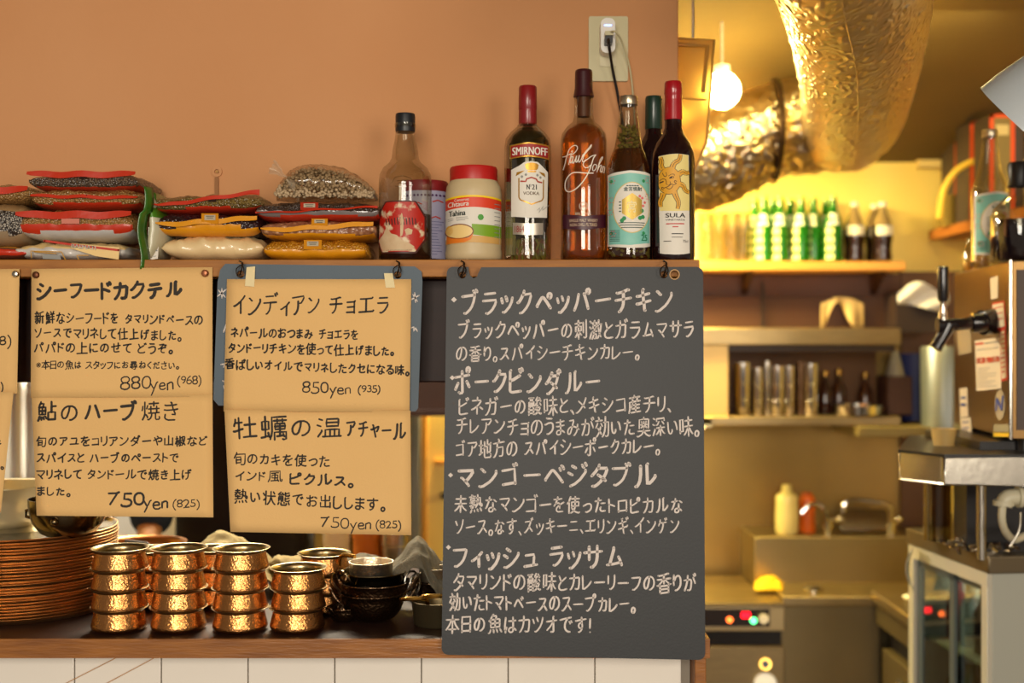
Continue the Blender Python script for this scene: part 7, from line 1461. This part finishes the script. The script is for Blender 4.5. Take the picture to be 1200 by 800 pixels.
# ================================================================ the cook
def skin_mesh(name, pts, edges, radii, m_, parent, root=0, sub=2):
    me = bpy.data.meshes.new(name); off = wloc(parent); me.from_pydata([Vector(p)-off for p in pts], edges, []); me.materials.append(m_)
    o = bpy.data.objects.new(name, me); COL.objects.link(o); o.parent = parent
    o.modifiers.new('skin', 'SKIN'); sk_ = me.skin_vertices[0].data
    for i, r in enumerate(radii): sk_[i].radius = r if isinstance(r, tuple) else (r, r); sk_[i].use_root = (i == root)
    s = o.modifiers.new('sub', 'SUBSURF'); s.levels = sub; s.render_levels = sub
    bpy.context.view_layer.update()
    me2 = bpy.data.meshes.new_from_object(o.evaluated_get(bpy.context.evaluated_depsgraph_get()))
    o.modifiers.clear(); o.data = me2; me2.name = name
    for p in me2.polygons: p.use_smooth = True
    return o
skin = mat('skin', (180, 130, 86), .55, var=.2, vs=12); navy = mat('navy_cloth', (36, 58, 92), .85, var=.5, vs=8, col2=(22, 34, 60)); apron = mat('black_apron', (20, 12, 14), .9); hair = mat('black_hair', (22, 16, 14), .6)
cx_, cy_ = X(290, 3.23), 3.23
pr = thing('person', 'cook in a navy short-sleeved shirt and black apron behind the menus', 'person', (cx_, cy_, 0))
def q(x, y, z): return (cx_+x, cy_+y, z)
body = skin_mesh('body', [q(0, 0, .95), q(0, .0, 1.12), q(0, -.01, 1.28), q(0, -.02, 1.40), q(0, -.03, 1.48), q(0, -.05, 1.56), q(0, -.06, 1.66), q(0, -.06, 1.73),
    q(-.17, -.02, 1.41), q(-.215, -.04, 1.25), q(-.22, -.10, 1.12), q(-.20, -.21, .98), q(-.19, -.27, .925),
    q(.17, -.02, 1.41), q(.22, -.02, 1.25), q(.24, -.01, 1.12), q(.25, -.03, .98), q(.25, -.04, .88),
    q(-.09, 0, .85), q(-.10, -.01, .5), q(-.10, .0, .10), q(-.10, -.12, .05), q(.09, 0, .85), q(.10, -.01, .5), q(.10, .0, .10), q(.10, -.12, .05)],
    [(0, 1), (1, 2), (2, 3), (3, 4), (4, 5), (5, 6), (6, 7), (3, 8), (8, 9), (9, 10), (10, 11), (11, 12), (3, 13), (13, 14), (14, 15), (15, 16), (16, 17), (0, 18), (18, 19), (19, 20), (20, 21), (0, 22), (22, 23), (23, 24), (24, 25)],
    [(.15, .11), (.14, .10), (.16, .11), (.15, .095), .06, (.072, .08), (.080, .098), (.06, .07), .06, .05, .043, .034, .027, .06, .05, .043, .034, .027, .085, .06, .04, .035, .085, .06, .04, .035], skin, pr)
skin_mesh('shirt', [q(0, 0, .97), q(0, 0, 1.12), q(0, -.01, 1.28), q(0, -.02, 1.40), q(0, -.03, 1.475), q(-.17, -.02, 1.41), q(-.215, -.04, 1.25), q(-.222, -.095, 1.13), q(.17, -.02, 1.41), q(.22, -.02, 1.25), q(.24, -.01, 1.13), q(-.195, -.225, .962)],
    [(0, 1), (1, 2), (2, 3), (3, 4), (3, 5), (5, 6), (6, 7), (3, 8), (8, 9), (9, 10), (7, 11)], [(.165, .125), (.158, .118), (.175, .125), (.165, .11), .07, .075, .068, .062, .075, .068, .066, .062], navy, pr)
o = M().grid(lambda u, v: Vector((cx_+.185*math.sin(-1.25+2.5*u)*(1-.35*max(0, v-.72)/.28), cy_-.02-.150*math.cos(-1.25+2.5*u), .55+.82*v)), 20, 16).build('apron', apron, pr, smooth=80); o.modifiers.new('t', 'SOLIDIFY').thickness = .004
M().box(cx_-.17, cx_+.17, cy_-.06, cy_+.12, .45, .96).build('trousers', apron, pr, bevel=.05, bseg=4)
hd = Vector(q(0, -.065, 1.67))
M().lathe([(0, -.02), (.07, -.01), (.092, .04), (.088, .08), (.06, .112), (0, .125)], hd.x, hd.y+.018, hd.z, 28, sy=1.12).build('hair', hair, pr, smooth=80)
M().lathe([(0, -.014), (.010, -.008), (.013, .002), (.006, .03), (0, .034)], hd.x, hd.y-.098, hd.z-.028, 12, sy=1.2).build('nose', skin, pr, smooth=80)
for s in (-1, 1):
    M().ball(hd+Vector((s*.032, -.086, .008)), .011, 12).build('eye', mat('eye_white', (226, 220, 210), .2), pr); M().ball(hd+Vector((s*.032, -.0945, .008)), .005, 10).build('iris', black, pr)
    M().lathe([(0, -.028), (.010, -.02), (.013, 0), (.010, .02), (0, .028)], hd.x+s*.084, hd.y, hd.z, 12).build('ear', skin, pr, smooth=80)
    M().tube([hd+Vector((s*.018, -.094, .028)), hd+Vector((s*.045, -.084, .026))], .003, 6).build('eyebrow', hair, pr)
M().tube(smoothpath([tuple(hd+Vector((x, -.092+abs(x)*.25, -.055+abs(x)*.08))) for x in (-.024, -.01, 0, .01, .024)], 3), .004, 8).build('mouth', mat('lips', (160, 84, 70), .5), pr)
for s, w0 in ((-1, Vector(q(-.19, -.27, .925))), (1, Vector(q(.25, -.04, .87)))):
    P_ = [w0+Vector((0, .02, .004)), w0+Vector((0, -.04, -.012))]; E_ = [(0, 1)]; R_ = [(.024, .018), (.034, .014)]
    for k, (dx, L_) in enumerate(((-.027, .062), (-.009, .072), (.010, .068), (.027, .054))):
        b0 = w0+Vector((dx, -.055, -.014)); i = len(P_); P_ += [b0, b0+Vector((dx*.15, -L_*.5, -.006)), b0+Vector((dx*.25, -L_, -.026))]; E_ += [(1, i), (i, i+1), (i+1, i+2)]; R_ += [.010, .0088, .0072]
    b0 = w0+Vector((-s*.030, -.015, -.012)); i = len(P_); P_ += [b0, b0+Vector((-s*.018, -.03, -.008)), b0+Vector((-s*.022, -.055, -.014))]; E_ += [(0, i), (i, i+1), (i+1, i+2)]; R_ += [.012, .010, .008]
    skin_mesh('hand', P_, E_, R_, skin, pr)
t = thing('under_cabinet_lamp', 'short strip lamp under the steel wall cabinet above the range', 'lamp', (.42, 3.72, 1.19))
M().box(.22, .62, 3.70, 3.75, 1.185, 1.215).build('housing', white, t, bevel=.002); M().box(.24, .60, 3.71, 3.74, 1.181, 1.185).build('diffuser', mat('strip_glow', (255, 214, 130), emis=6), t)
fbox(M(), .10, .30, .10, .13, .889, .903).build('strip_lamp', mat('fridge_glow', (255, 244, 214), emis=5), [o for o in bpy.data.objects if o.name.startswith('glass_door_fridge')][0])
